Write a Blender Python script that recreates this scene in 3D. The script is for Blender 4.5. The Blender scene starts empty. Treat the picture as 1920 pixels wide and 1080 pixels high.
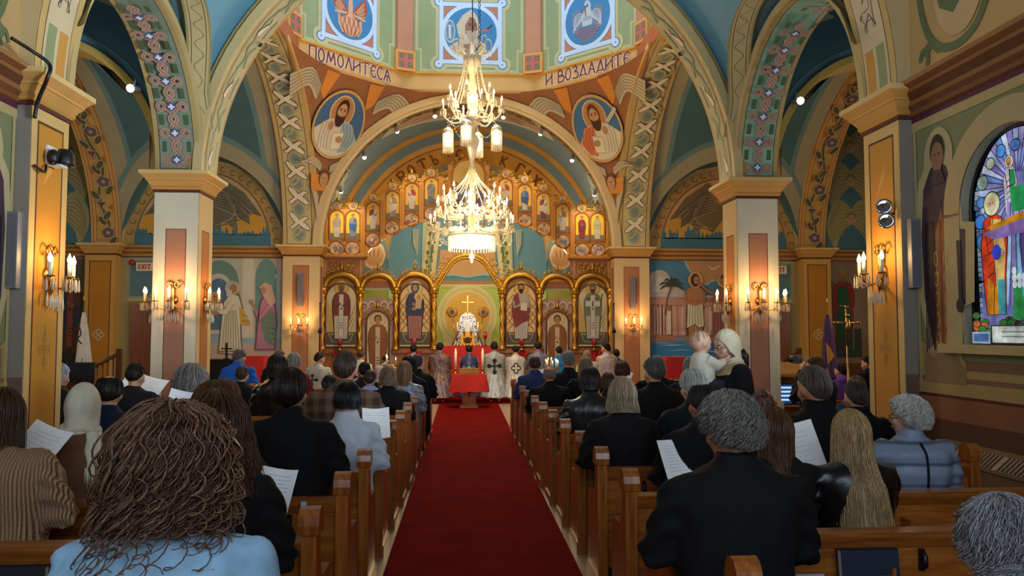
import bpy, bmesh, math, random
from math import sin, cos, pi, sqrt, atan2
from mathutils import Vector, Matrix, noise
from mathutils.geometry import tessellate_polygon
from mathutils.bvhtree import BVHTree
random.seed(7)
SC = bpy.context.scene
COL = SC.collection
# ------------------------------------------------------------------ camera, world, light, exposure
cam = bpy.data.cameras.new('camera'); CAM = bpy.data.objects.new('camera', cam); COL.objects.link(CAM)
cam.sensor_width = 36.0; cam.lens = 36.0*1480/1920; cam.clip_start = .05; cam.clip_end = 120
CAM.location = (-.14, 0, 1.67)
CAM.rotation_euler = (pi/2+math.radians(3.171), 0, -math.radians(3.5516))
SC.camera = CAM
vs = SC.view_settings
vs.view_transform = 'Standard'; vs.look = 'None'; vs.gamma = 1; vs.use_curve_mapping = False
vs.exposure = 0.4
SC.cycles.max_bounces = 6; SC.cycles.diffuse_bounces = 3; SC.cycles.glossy_bounces = 3
SC.cycles.transmission_bounces = 4; SC.cycles.caustics_reflective = False; SC.cycles.caustics_refractive = False
SC.cycles.sample_clamp_indirect = 3.0
W = bpy.data.worlds.new('world'); SC.world = W; W.use_nodes = True
W.node_tree.nodes['Background'].inputs[0].default_value = (.55, .62, .75, 1)
W.node_tree.nodes['Background'].inputs[1].default_value = .10
def lamp(kind, name, loc, power, col, size=.1, rot=None, parent=None, size_y=None, spot=None, blend=.6, spread=None):
    l = bpy.data.lights.new(name, kind); l.energy = power; l.color = col
    if kind == 'AREA':
        l.size = size
        if size_y: l.shape = 'RECTANGLE'; l.size_y = size_y
        if spread: l.spread = spread
    elif kind == 'SUN': l.angle = size
    else: l.shadow_soft_size = size
    if kind == 'SPOT': l.spot_size = spot; l.spot_blend = blend
    o = bpy.data.objects.new(name, l); COL.objects.link(o); o.location = loc
    if rot is not None: o.rotation_euler = rot
    if parent: o.parent = parent
    return o
def aim(o, target):
    d = Vector(target)-o.location
    o.rotation_euler = d.to_track_quat('-Z', 'Y').to_euler()
DAY = (.70, .85, 1.0); WARM = (1.0, .72, .38); SPOTC = (1.0, .84, .60)
# daylight from the windows at the rear of the nave, from the drum windows, from the transept windows
o = lamp('AREA', 'rear_window_daylight', (0, -1.6, 3.6), 150, DAY, 5.5, size_y=3.0); aim(o, (0, 9, 2.4))
o = lamp('AREA', 'drum_daylight', (0, 15.6, 12.6), 340, (.78, .88, 1.0), 5.0); o.rotation_euler = (0, 0, 0)
for s in (-1, 1):
    o = lamp('AREA', 'transept_window_daylight', (s*11.2, 15, 3.2), 60, (1, .82, .6), 3, size_y=3); aim(o, (0, 16, 2.4))
    o = lamp('AREA', 'nave_window_daylight', (s*3.6, 3.4, 2.6), 210 if s > 0 else 40, DAY, 1.2, size_y=1.8, spread=1.5); aim(o, (-s*2.5, 8.9, 6.2))
    o = lamp('AREA', 'aisle_fill_light', (s*7.45, 9.0, 2.6), 45, DAY, 1.6, size_y=2.2); aim(o, (s*5.2, 9.6, 5.0))  # added fill lamp that brightens the side-bay vaults; no window stands there

# ------------------------------------------------------------------ helpers
def lin(c): return c/12.92 if c <= .04045 else ((c+.055)/1.055)**2.4
def C(h):
    if not isinstance(h, str): return h
    h = h.lstrip('#'); h = h if len(h) == 6 else ''.join(c*2 for c in h); return tuple(lin(int(h[i:i+2], 16)/255) for i in (0, 2, 4))+(1.0,)
def sh(h, f):
    c = C(h); return tuple(min(1, x*f) for x in c[:3])+(1.0,)
def V(*a): return Vector(a)

class MB:
    """collects verts and faces with a colour and a material slot each, and links them as one mesh"""
    def __init__(s): s.v = []; s.f = []; s.c = []; s.m = []; s.s = []
    def add(s, vs, fs, col='#ffffff', mi=0, smooth=False):
        b = len(s.v); s.v.extend([tuple(p) for p in vs]); col = C(col)
        for f in fs:
            s.f.append([b+i for i in f]); s.c.append(col); s.m.append(mi); s.s.append(smooth)
    def quad(s, a, b, c, d, col='#ffffff', mi=0): s.add([a, b, c, d], [(0, 1, 2, 3)], col, mi)
    def box(s, x0, x1, y0, y1, z0, z1, col='#ffffff', mi=0, M=None):
        p = [Vector((x, y, z)) for z in (z0, z1) for x, y in ((x0, y0), (x1, y0), (x1, y1), (x0, y1))]
        if M is not None: p = [M @ q for q in p]
        s.add(p, [(3, 2, 1, 0), (4, 5, 6, 7), (0, 1, 5, 4), (1, 2, 6, 5), (2, 3, 7, 6), (3, 0, 4, 7)], col, mi)
    def loft(s, rings, col='#ffffff', mi=0, smooth=True, caps=True, closed=True, loop=False):
        n = len(rings[0]); vs = [p for r in rings for p in r]; fs = []
        m = len(rings)
        for i in range(m if loop else m-1):
            i2 = (i+1) % m
            for j in range(n if closed else n-1):
                k = (j+1) % n
                fs.append((i*n+j, i*n+k, i2*n+k, i2*n+j))
        if caps and closed and not loop:
            fs.append(tuple(reversed(range(n)))); fs.append(tuple((m-1)*n+j for j in range(n)))
        s.add(vs, fs, col, mi, smooth)
    def tube(s, path, r, n=8, col='#ffffff', mi=0, closed=False, smooth=True, caps=True, flat=None):
        path = [Vector(p) for p in path]; m = len(path); rings = []; up = None
        for i, p in enumerate(path):
            a = path[(i-1) % m] if (closed or i > 0) else p
            b = path[(i+1) % m] if (closed or i < m-1) else p
            t = (b-a)
            t = t.normalized() if t.length > 1e-9 else Vector((0, 0, 1))
            if up is None:
                up = Vector((0, 0, 1)) if abs(t.z) < .9 else Vector((0, 1, 0))
            u = (up-t*up.dot(t))
            if u.length < 1e-6: u = t.orthogonal()
            u.normalize(); w = t.cross(u); up = u
            rr = r[i] if isinstance(r, (list, tuple)) else r
            fl = flat or 1
            rings.append([p+(u*cos(2*pi*k/n)+w*sin(2*pi*k/n)*fl)*rr for k in range(n)])
        s.loft(rings, col, mi, smooth, caps and not closed, True, closed)
    def lathe(s, prof, n=16, M=None, col='#ffffff', mi=0, smooth=True, c=(0, 0, 0)):
        M = M or Matrix.Translation(c)
        s.loft([[M @ Vector((r*cos(2*pi*k/n), r*sin(2*pi*k/n), z)) for k in range(n)] for r, z in prof], col, mi, smooth)
    def ball(s, c, r, n=8, m=6, col='#ffffff', mi=0, M=None):
        if not isinstance(r, (tuple, list)): r = (r, r, r)
        c = Vector(c); vs = []; fs = []
        for i in range(m+1):
            th = pi*i/m
            for j in range(n):
                p = Vector((r[0]*sin(th)*cos(2*pi*j/n), r[1]*sin(th)*sin(2*pi*j/n), r[2]*cos(th)))
                vs.append(c+(M @ p if M is not None else p))
        for i in range(m):
            for j in range(n): fs.append((i*n+j, (i+1)*n+j, (i+1)*n+(j+1) % n, i*n+(j+1) % n))
        s.add(vs, fs, col, mi, True)
    def prism(s, pts, mp, d0, d1, col='#ffffff', mi=0, smooth=False):
        """2D outline through mp(u,v,n), from n=d0 to n=d1"""
        n = len(pts); a = [mp(u, v, d0) for u, v in pts]; b = [mp(u, v, d1) for u, v in pts]
        tri = tessellate_polygon([[Vector((u, v, 0)) for u, v in pts]])
        s.add(a+b, [tuple(t) for t in tri]+[tuple(n+i for i in t) for t in tri]+[(i, (i+1) % n, n+(i+1) % n, n+i) for i in range(n)], col, mi, smooth)
    def build(s, name, mats, parent=None, loc=None, rz=0):
        me = bpy.data.meshes.new(name); me.from_pydata(s.v, [], s.f); me.update()
        if not isinstance(mats, (list, tuple)): mats = [mats]
        for m in mats: me.materials.append(m)
        me.polygons.foreach_set('material_index', s.m); me.polygons.foreach_set('use_smooth', s.s)
        at = me.color_attributes.new('Col', 'FLOAT_COLOR', 'CORNER'); buf = []
        for f, c in zip(s.f, s.c): buf.extend(list(c)*len(f))
        at.data.foreach_set('color', buf)
        me.validate()
        o = bpy.data.objects.new(name, me); COL.objects.link(o)
        if parent: o.parent = parent
        if loc is not None: o.location = loc
        if rz: o.rotation_euler = (0, 0, rz)
        return o

class Paint:
    """flat painted shapes laid on a surface: mp(u,v,n) gives the point n metres off the surface"""
    def __init__(s, mp, mb=None, step=.35, base=.004, eps=.00035):
        s.mp = mp; s.mb = mb or MB(); s.step = step; s.n = base; s.eps = eps
    def _emit(s, pts, tris, col):
        out = []; st = [tuple(pts[i] for i in t) for t in tris]; L = s.step
        while st:
            a, b, c = st.pop()
            e = ((a[0]-b[0])**2+(a[1]-b[1])**2, (b[0]-c[0])**2+(b[1]-c[1])**2, (c[0]-a[0])**2+(c[1]-a[1])**2)
            k = e.index(max(e))
            if e[k] > L*L and len(st) < 4000:
                if k == 0: m = ((a[0]+b[0])/2, (a[1]+b[1])/2); st += [(a, m, c), (m, b, c)]
                elif k == 1: m = ((b[0]+c[0])/2, (b[1]+c[1])/2); st += [(a, b, m), (a, m, c)]
                else: m = ((c[0]+a[0])/2, (c[1]+a[1])/2); st += [(a, b, m), (m, b, c)]
            else: out.append((a, b, c))
        s.n += s.eps; vs = []; fs = []
        for t in out:
            b = len(vs)
            for u, v in t: vs.append(s.mp(u, v, s.n))
            fs.append((b, b+1, b+2))
        s.mb.add(vs, fs, col)
    def poly(s, pts, col):
        tri = tessellate_polygon([[Vector((p[0], p[1], 0)) for p in pts]])
        s._emit(pts, tri, col)
    def rect(s, u0, u1, v0, v1, col): s._emit([(u0, v0), (u1, v0), (u1, v1), (u0, v1)], [(0, 1, 2), (0, 2, 3)], col)
    def ell(s, cx, cy, rx, ry, col, n=18, rot=0):
        pts = [(cx+rx*cos(a)*cos(rot)-ry*sin(a)*sin(rot), cy+rx*cos(a)*sin(rot)+ry*sin(a)*cos(rot)) for a in (2*pi*k/n for k in range(n))]
        s._emit(pts, [(0, i, i+1) for i in range(1, n-1)], col)
    def line(s, pts, w, col, closed=False):
        m = len(pts); L = []; Rr = []
        for i in range(m):
            a = pts[(i-1) % m] if (closed or i) else pts[i]; b = pts[(i+1) % m] if (closed or i < m-1) else pts[i]
            dx, dy = b[0]-a[0], b[1]-a[1]; d = sqrt(dx*dx+dy*dy) or 1e-6
            ww = (w[i] if isinstance(w, (list, tuple)) else w)/2
            L.append((pts[i][0]-dy/d*ww, pts[i][1]+dx/d*ww)); Rr.append((pts[i][0]+dy/d*ww, pts[i][1]-dx/d*ww))
        P = L+Rr; t = []
        for i in range(m if closed else m-1):
            j = (i+1) % m; t += [(i, m+i, m+j), (i, m+j, j)]
        s._emit(P, t, col)
    def ring(s, cx, cy, rx, ry, w, col, n=28, a0=0, a1=2*pi):
        full = abs(a1-a0-2*pi) < 1e-6
        s.line([(cx+rx*cos(a0+(a1-a0)*k/n), cy+ry*sin(a0+(a1-a0)*k/n)) for k in range(n if full else n+1)], w, col, closed=full)
    def frame(s, u0, u1, v0, v1, w, col):
        s.rect(u0, u1, v0, v0+w, col); s.rect(u0, u1, v1-w, v1, col); s.rect(u0, u0+w, v0+w, v1-w, col); s.rect(u1-w, u1, v0+w, v1-w, col)
def flat(o, u, v):
    o, u, v = Vector(o), Vector(u).normalized(), Vector(v).normalized(); n = u.cross(v)
    return lambda a, b, d: o+u*a+v*b+n*d
def arc(cx, cy, rx, ry, a0, a1, n=12): return [(cx+rx*cos(a0+(a1-a0)*k/n), cy+ry*sin(a0+(a1-a0)*k/n)) for k in range(n+1)]
def spl(pts, k=6):
    """smooth curve through points (Catmull-Rom)"""
    out = []; n = len(pts)
    for i in range(n-1):
        p0, p1, p2, p3 = pts[max(i-1, 0)], pts[i], pts[i+1], pts[min(i+2, n-1)]
        for j in range(k):
            t = j/k
            out.append(tuple(.5*((2*b)+(-a+c)*t+(2*a-5*b+4*c-d)*t*t+(-a+3*b-3*c+d)*t**3) for a, b, c, d in zip(p0, p1, p2, p3)))
    out.append(tuple(pts[-1])); return out
def tag(o, label=None, cat=None, group=None, kind=None):
    if label: o['label'] = label
    if cat: o['category'] = cat
    if group: o['group'] = group
    if kind: o['kind'] = kind
    return o
def struct(o): o['kind'] = 'structure'; return o
def empty(name, loc=(0, 0, 0), rz=0):
    o = bpy.data.objects.new(name, None); COL.objects.link(o); o.location = loc; o.rotation_euler = (0, 0, rz); o.empty_display_size = .05
    return o
def copy_tree(o, parent=None):
    c = o.copy(); COL.objects.link(c); c.parent = parent
    for ch in list(o.children): copy_tree(ch, c)
    return c

# ------------------------------------------------------------------ materials
def newmat(name):
    m = bpy.data.materials.new(name); m.use_nodes = True
    return m, m.node_tree.nodes, m.node_tree.links, m.node_tree.nodes['Principled BSDF']
def setin(b, **k):
    for n, v in k.items():
        n = n.replace('_', ' ')
        if n in b.inputs: b.inputs[n].default_value = v
def mixcol(N, L, a, b, fac, mode='MULTIPLY'):
    x = N.new('ShaderNodeMix'); x.data_type = 'RGBA'; x.blend_type = mode; x.inputs[0].default_value = 1
    for sock, i in ((a, 6), (b, 7)):
        if hasattr(sock, 'links'): L.new(sock, x.inputs[i])
        else: x.inputs[i].default_value = sock
    if hasattr(fac, 'links'): L.new(fac, x.inputs[0])
    else: x.inputs[0].default_value = fac
    return x.outputs[2]
def noise_(N, L, scale, detail=3, vec=None, stretch=None, rough=.5):
    n = N.new('ShaderNodeTexNoise'); n.inputs['Scale'].default_value = scale; n.inputs['Detail'].default_value = detail; n.inputs['Roughness'].default_value = rough
    tc = N.new('ShaderNodeTexCoord'); src = tc.outputs['Object']
    if stretch:
        mp = N.new('ShaderNodeMapping'); mp.inputs['Scale'].default_value = stretch; L.new(src, mp.inputs[0]); src = mp.outputs[0]
    L.new(src, n.inputs['Vector']); return n.outputs['Fac']
def ramp(N, L, fac, stops):
    r = N.new('ShaderNodeValToRGB'); el = r.color_ramp.elements
    while len(el) < len(stops): el.new(.5)
    for e, (p, c) in zip(el, stops): e.position = p; e.color = C(c)
    L.new(fac, r.inputs[0]); return r.outputs[0]
def bump(N, L, b, h, strength=.3, dist=.01):
    x = N.new('ShaderNodeBump'); x.inputs['Strength'].default_value = strength; x.inputs['Distance'].default_value = dist
    L.new(h, x.inputs['Height']); L.new(x.outputs[0], b.inputs['Normal'])
def mat_paint(name='painted_plaster', rough=.72, var=.12, bmp=.15):
    m, N, L, b = newmat(name)
    a = N.new('ShaderNodeAttribute'); a.attribute_name = 'Col'
    g = ramp(N, L, noise_(N, L, 1.7, 5), [(.3, sh('#ffffff', 1-var)), (.7, '#ffffff')])
    L.new(mixcol(N, L, a.outputs['Color'], g, 1), b.inputs['Base Color'])
    setin(b, Roughness=rough); b.inputs['Specular IOR Level'].default_value = .3
    if bmp: bump(N, L, b, noise_(N, L, 60, 3), bmp, .004)
    return m
PAINT = mat_paint()
SATIN = mat_paint('satin_paint', .4, .08, .08)
def mat_plain(name, col, rough=.5, metal=0, bmp=0, bs=80, coat=0, var=0, trans=0, spec=.5):
    m, N, L, b = newmat(name); c = C(col)
    b.inputs['Base Color'].default_value = c
    setin(b, Roughness=rough, Metallic=metal); b.inputs['Specular IOR Level'].default_value = spec
    if coat: b.inputs['Coat Weight'].default_value = coat
    if trans: b.inputs['Transmission Weight'].default_value = trans
    if var:
        g = ramp(N, L, noise_(N, L, 7, 4), [(.3, sh(col, 1-var)), (.7, sh(col, 1+var*.5))]); L.new(g, b.inputs['Base Color'])
    if bmp: bump(N, L, b, noise_(N, L, bs, 3), bmp, .01)
    return m
GOLD = mat_plain('gilded_carving', '#d9a03c', .34, .85, .55, 38, var=.25)
GOLDS = mat_plain('smooth_gilding', '#e0a53c', .3, .8, .1, 20, var=.1)
BRASS = mat_plain('brass', '#b98a45', .28, 1)
BLACK = mat_plain('black_plastic', '#0c0c0e', .45)
GREYM = mat_plain('grey_enamel', '#77777a', .45)
WHITEM = mat_plain('white_enamel', '#d8d6d0', .4)
CHROME = mat_plain('chrome', '#c8c8cc', .08, 1)
STEEL = mat_plain('silver_metal', '#b9bcc4', .3, .9, .2, 50)
PAPER = mat_plain('paper', '#dcdad6', .8)
def mat_wood(name, c0, c1, c2, rough=.3, axis=(1.2, 14, 14), coat=.35):
    m, N, L, b = newmat(name)
    f = noise_(N, L, 2.2, 6, stretch=axis, rough=.6)
    g = ramp(N, L, f, [(.28, c0), (.5, c1), (.72, c2)]); L.new(g, b.inputs['Base Color'])
    setin(b, Roughness=rough); b.inputs['Coat Weight'].default_value = coat; b.inputs['Coat Roughness'].default_value = .15
    bump(N, L, b, f, .12, .004); return m
WOOD = mat_wood('varnished_oak', '#6e3812', '#95531f', '#ae6c2a')
WOODV = mat_wood('varnished_oak_upright', '#6e3812', '#95531f', '#ae6c2a', axis=(14, 14, 1.2))
WOODL = mat_wood('honey_wood', '#9a6230', '#b37a3e', '#c68d4c', .4, (2, 9, 9), .2)
WOODD = mat_wood('dark_wood', '#3a1d10', '#4f2a17', '#60361f', .4, (9, 9, 1.5), .15)
def mat_emit(name, col, strength, sample=False):
    m, N, L, b = newmat(name)
    e = N.new('ShaderNodeEmission'); e.inputs[0].default_value = C(col); e.inputs[1].default_value = strength
    L.new(e.outputs[0], N['Material Output'].inputs[0])
    m.cycles.emission_sampling = 'AUTO' if sample else 'NONE'
    return m
BULB = mat_emit('lit_candle_bulb', '#ffdca0', 14)
SHADE = mat_emit('lit_glass_shade', '#fff0cf', 5)
SPOTM = mat_emit('lit_spot_lens', '#fff6e6', 9)
FLAME = mat_emit('candle_flame', '#ffb45a', 9)
def mat_glass_paint():
    m, N, L, b = newmat('stained_glass'); a = N.new('ShaderNodeAttribute'); a.attribute_name = 'Col'
    v = ramp(N, L, noise_(N, L, 9, 4), [(.25, '#8a8a8a'), (.75, '#ffffff')])
    c = mixcol(N, L, a.outputs['Color'], v, 1)
    L.new(c, b.inputs['Base Color']); L.new(c, b.inputs['Emission Color']); b.inputs['Emission Strength'].default_value = .6  # glass emits its own colours, standing in for daylight behind it
    setin(b, Roughness=.15); return m
SGLASS = mat_glass_paint()
def mat_crystal():
    m, N, L, b = newmat('crystal')
    b.inputs['Base Color'].default_value = (1, .87, .62, 1); setin(b, Roughness=.12, Transmission_Weight=.55); b.inputs['IOR'].default_value = 1.5
    return m
CRYSTAL = mat_crystal()
def mat_carpet():
    m, N, L, b = newmat('red_carpet')
    f = noise_(N, L, 3, 5); g = ramp(N, L, f, [(.3, '#7f0d0c'), (.7, '#9a1512')])
    f2 = noise_(N, L, 350, 2); g2 = ramp(N, L, f2, [(.3, '#8a8a8a'), (.7, '#ffffff')])
    L.new(mixcol(N, L, g, g2, 1), b.inputs['Base Color']); setin(b, Roughness=1); b.inputs['Specular IOR Level'].default_value = .05
    bump(N, L, b, f2, .5, .004); return m
CARPET = mat_carpet()
# ------------------------------------------------------------------ the building
CREAM = '#cdb88c'; CREAM2 = '#d8cbab'; YEL = '#c98c38'; YEL2 = '#d8a552'; TERRA = '#b27b5c'; TEAL = '#4d7a84'; TEALD = '#466970'
GREY = '#a59a88'; BROWN = '#8a5a34'; OLIVE = '#8b8455'; LINE = '#5a3524'; GOLDP = '#c8973f'; GREENW = '#7f8259'
SP = 3.8                                  # springing height of every arch (top of the capitals)
mb = MB(); mb.box(-12.5, 12.5, -2.2, 26, -.2, 0, '#a98a68')
fl = struct(mb.build('floor', mat_plain('tan_floor', '#a88a66', .35, var=.15)))
mb = MB(); mb.box(-.68, .68, -.6, 18.38, 0, .012)
tag(mb.build('carpet_runner', CARPET), 'long red carpet runner down the central aisle between the pews', 'carpet')
mb = MB(); mb.box(-4.4, 4.4, 18.48, 26, 0, .13); mb.box(-4.42, 4.42, 18.44, 18.6, .09, .135)
st = struct(mb.build('solea_step', CARPET))

def arch_slab(mb, axis, t0, t1, c, a, b, lo, hi, ztop, cf, cs, zs=SP, n=36):
    P = (lambda u, t, z: (u, t, z)) if axis == 'Y' else (lambda u, t, z: (t, u, z))
    cu = [(c+a*cos(pi*k/n), zs+b*sin(pi*k/n)) for k in range(n+1)]
    for t in (t0, t1):
        for (u0, z0), (u1, z1) in zip(cu, cu[1:]): mb.quad(P(u0, t, z0), P(u1, t, z1), P(u1, t, max(ztop, z1)), P(u0, t, max(ztop, z0)), cf)
        if lo < c-a: mb.quad(P(lo, t, zs), P(c-a, t, zs), P(c-a, t, ztop), P(lo, t, ztop), cf)
        if hi > c+a: mb.quad(P(c+a, t, zs), P(hi, t, zs), P(hi, t, ztop), P(c+a, t, ztop), cf)
    for (u0, z0), (u1, z1) in zip(cu, cu[1:]): mb.add([P(u0, t0, z0), P(u1, t0, z1), P(u1, t1, z1), P(u0, t1, z0)], [(0, 1, 2, 3)], cs, 0, True)
def arch_ring(mb, axis, t0, t1, c, a, b, w, col, zs=SP, n=40, a0=0, a1=pi):
    P = (lambda u, t, z: (u, t, z)) if axis == 'Y' else (lambda u, t, z: (t, u, z))
    rings = []
    for k in range(n+1):
        th = a0+(a1-a0)*k/n
        rings.append([P(c+(a+d)*cos(th), t, zs+(b+d)*sin(th)) for d, t in ((0, t0), (w, t0), (w, t1), (0, t1))])
    mb.loft(rings, col, 0, False)
def soffit_map(axis, t0, c, a, b, sgn, zs=SP):
    """paint map of an arch's underside: u runs across from t0, v up from the springing; sgn +1/-1 takes the far or near / right or left haunch"""
    def m(u, v, n):
        th = v/a; x = c+sgn*(a-n)*cos(th); z = zs+(b-n)*sin(th)
        return Vector((x, t0+u, z)) if axis == 'Y' else Vector((t0+u, x, z))
    return m
def rect_loft(mb, x0, x1, y0, y1, prof, cols):
    pr = prof
    for (o0, z0), (o1, z1), col in zip(pr, pr[1:], cols):
        r = [[(x0-o, y0-o, z), (x1+o, y0-o, z), (x1+o, y1+o, z), (x0-o, y1+o, z)] for o, z in ((o0, z0), (o1, z1))]
        mb.loft(r, col, 0, False, caps=True)
CAPP = [(0, 3.54), (.02, 3.545), (.02, 3.58), (.04, 3.60), (.04, 3.63), (.085, 3.69), (.095, 3.70), (.095, 3.715), (.15, 3.77), (.16, 3.775), (.16, 3.82)]
CAPC = ['#5c2e2a', '#5c2e2a', GOLDP, '#c08a45', '#c89550', '#b9823f', '#d2a55c', '#c89550', '#d2a55c', '#dcb87a']
def panel(P, u0, u1, v0, v1, col, line=LINE, w=.022):
    P.rect(u0, u1, v0, v1, line); P.rect(u0+w, u1-w, v0+w, v1-w, col)
# ---- near pilasters and the transverse arch over the nave, with its painted goats
for s, nm in ((-1, 'left'), (1, 'right')):
    mb = MB(); x0, x1 = sorted((s*3.7, s*4.3))
    mb.box(x0, x1, 6.66, 7.27, 0, 3.6, '#d0b483')
    mb.box(x0-.03, x1+.03, 6.63, 7.30, 0, .25, '#8c6a45')
    P = Paint(flat((s*3.7, 6.66 if s < 0 else 7.27, 0), (0, -s, 0), (0, 0, 1)), mb)
    P.rect(.0, .61, .0, 3.54, '#d3ae6c'); panel(P, .09, .52, .4, 3.44, '#c8892f' if s < 0 else '#c98b35')
    P.poly([(.2, 2.9), (.34, 3.05), (.36, 3.2), (.3, 3.1), (.22, 2.95)], '#d6a14c')
    # small filigree cross below the lamp
    for (a, b) in ((0, .1), (.1, 0), (0, -.1), (-.1, 0)): P.ring(.305+a*.6, 1.52+b, .035, .035, .012, '#a8793a', 12)
    P.line([(.305, 1.34), (.305, 1.72)], .012, '#a8793a'); P.line([(.2, 1.52), (.41, 1.52)], .012, '#a8793a')
    P = Paint(flat((s*3.7 if s > 0 else -3.82, 6.66, 0), (1, 0, 0), (0, 0, 1)), mb); P.rect(0, .12, .25, 3.54, '#8c8377')
    P.rect(0, .12, 0, 1.3, '#6f5843')
    rect_loft(mb, x0, x1, 6.66, 7.27, CAPP, CAPC)
    struct(mb.build('pillar_near_'+nm, PAINT))
mb = MB(); arch_slab(mb, 'Y', 6.66, 7.27, 0, 3.7, 3.7, -3.9, 3.9, 9.0, '#cbb07c', '#cdb88c')
def goat(P, x, y, s, f=1):
    o = '#6e4338'; c = '#cdb49a'
    pts = [(-.5, .1), (-.42, .42), (-.1, .38), (.25, .45), (.32, .75), (.22, .9), (.42, .88), (.6, .7), (.5, .6), (.46, .3), (.4, .05), (.42, -.5), (.3, -.5), (.26, -.1), (-.2, -.08), (-.3, -.55), (-.42, -.55), (-.38, -.1)]
    q = [(x+f*a*s, y+b*s) for a, b in pts]; P.poly(q, c); P.line(q, .022*s*2, o, True)
    P.line([(x+f*.3*s, y+.85*s), (x+f*.05*s, y+1.05*s), (x-f*.2*s, y+.8*s)], .07*s, o)
    P.line([(x-f*.45*s, y-.4*s), (x+f*.1*s, y+.2*s), (x+f*.5*s, y-.45*s)], .07*s, o); P.line([(x-f*.5*s, y+.35*s), (x-f*.62*s, y+.1*s)], .06*s, o)
for s in (-1, 1):
    P = Paint(soffit_map('Y', 6.66, 0, 3.7, 3.7, s), mb, .12, .008, .0008)
    P.rect(0, .61, 0, 5.8, '#c9a565'); P.rect(.09, .52, .05, 5.8, LINE); P.rect(.1, .51, .07, 5.8, '#d3bb92')
    P.rect(.14, .28, .1, .5, '#8f9668'); P.rect(.33, .47, .1, .5, '#cc9140')
    for k in range(4):
        goat(P, .3, .78+k*1.2, .2, 1 if (k % 2) ^ (s < 0) else -1)
        P.rect(.14, .28, 1.1+k*1.2, 1.5+k*1.2, '#cc9140'); P.rect(.33, .47, 1.1+k*1.2, 1.5+k*1.2, '#8f9668')
struct(mb.build('arch_over_nave', PAINT))
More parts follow.
